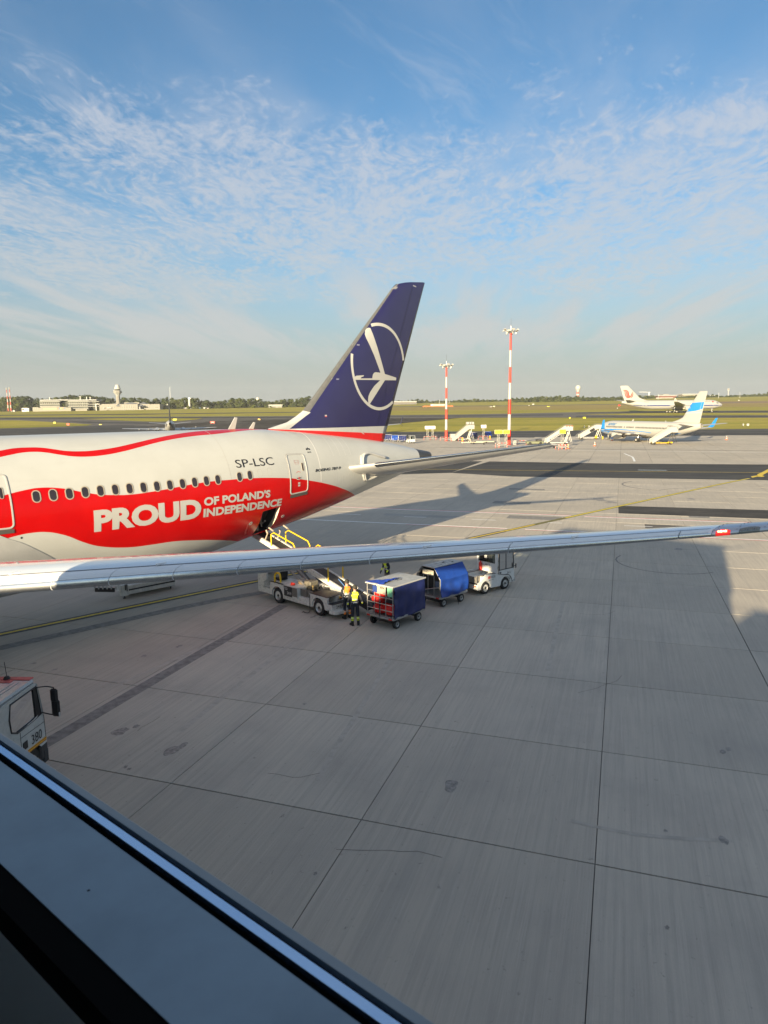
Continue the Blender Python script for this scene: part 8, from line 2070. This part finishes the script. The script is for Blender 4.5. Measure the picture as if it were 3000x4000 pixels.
for p_, e in ((.548, .62), (.58, .16), (.52, 1.1)): mb.lathe([(0, .0008), (.0022, .0007), (.0028, 0)], gp(p_, e, Zs), 'Z', 8)
mb.build('dirt_speck', mat('dirt_speck', (.02, .02, .02), .9), gb)
wall_m = mat('terminal_cladding', (.30, .31, .32), .5, var=.06, scale=1)
beam('floor_slab', [(-2.4, -1.62), (.45, -1.62), (.45, -2.0), (-2.4, -2.0)], E0, E1, wall_m, gb)
beam('lower_wall', [(-2.4, -2.0), (.40, -2.0), (.40, -9.2), (-2.4, -9.2)], E0, E1, mat('facade_mirror', (.55, .60, .64), .06, .85), gb)  # unseen wall given a mirror-like finish to brighten reflections in the slats
beam('roof', [(-2.5, .92), (.58, .92), (.58, 1.0), (-2.5, 1.0)], E0-.3, E1+.3, wall_m, gb)
beam('back_wall', [(-2.4, -1.62), (-2.2, -1.62), (-2.2, .92), (-2.4, .92)], E0, E1, wall_m, gb)
for e0, e1 in ((E0-.15, E0), (E1, E1+.15)): beam('end_wall', [(-2.4, -1.62), (.58, -1.62), (.58, .92), (-2.4, .92)], e0, e1, wall_m, gb)
# lower wing of the terminal, and the passenger bridge at the second door: both off to the side, they shade the stand
tl = thing('terminal_wing', 'lower terminal wing standing behind the viewpoint', 'building', (0, 0, 0))
mb = MB(); mb.b2((-60, -100, 0), (-10.0, -33.8, 7.2)); mb.build('wall', mat('facade_mirror', (.55, .60, .64), .06, .85), tl); mb = MB(); mb.b2((-60.5, -100.5, 7.2), (-9.8, -33.9, 7.35)); mb.build('roof_edge', grey_wall, tl)
pb = thing('passenger_bridge', 'passenger bridge at the second left door of the airliner', 'passenger bridge', (0, 0, 0))
mb = MB(); mb.b2((-23.0, -27.5, .2), (-20.0, -3.4, 7.45)); mb.build('tunnel', wall_m, pb); mb = MB(); mb.b2((-24.0, -29.5, .2), (-19.5, -22.6, 8.35)); mb.build('shade_block', wall_m, pb); mb = MB(); mb.b2((-23.2, -27.7, 7.45), (-19.8, -3.2, 7.6)); mb.build('roof', grey_wall, pb)  # taller block at the bridge's outer end is added to shade carts and tractor
# ------------------------------------------------------------------ the air: thin morning haze
hm = bpy.data.materials.new('thin_haze'); hm.use_nodes = True; hg = NG(hm.node_tree); hg.n.clear()
pv = hg.add('ShaderNodeVolumePrincipled'); pv.inputs['Color'].default_value = (.92, .94, .96, 1); pv.inputs['Density'].default_value = .00010; pv.inputs['Anisotropy'].default_value = 0.0
ho = hg.add('ShaderNodeOutputMaterial'); hg.l.new(pv.outputs[0], ho.inputs['Volume'])
mb = MB(); q = [sl(-420, -1500)[:2], sl(-420, 1500)[:2], sl(1700, 1500)[:2], sl(1700, -1500)[:2]]
mb.prism(q, -1.2, 62.0, 'Z'); tag(mb.build('haze', hm), kind='stuff')
scene.cycles.volume_bounces = 0
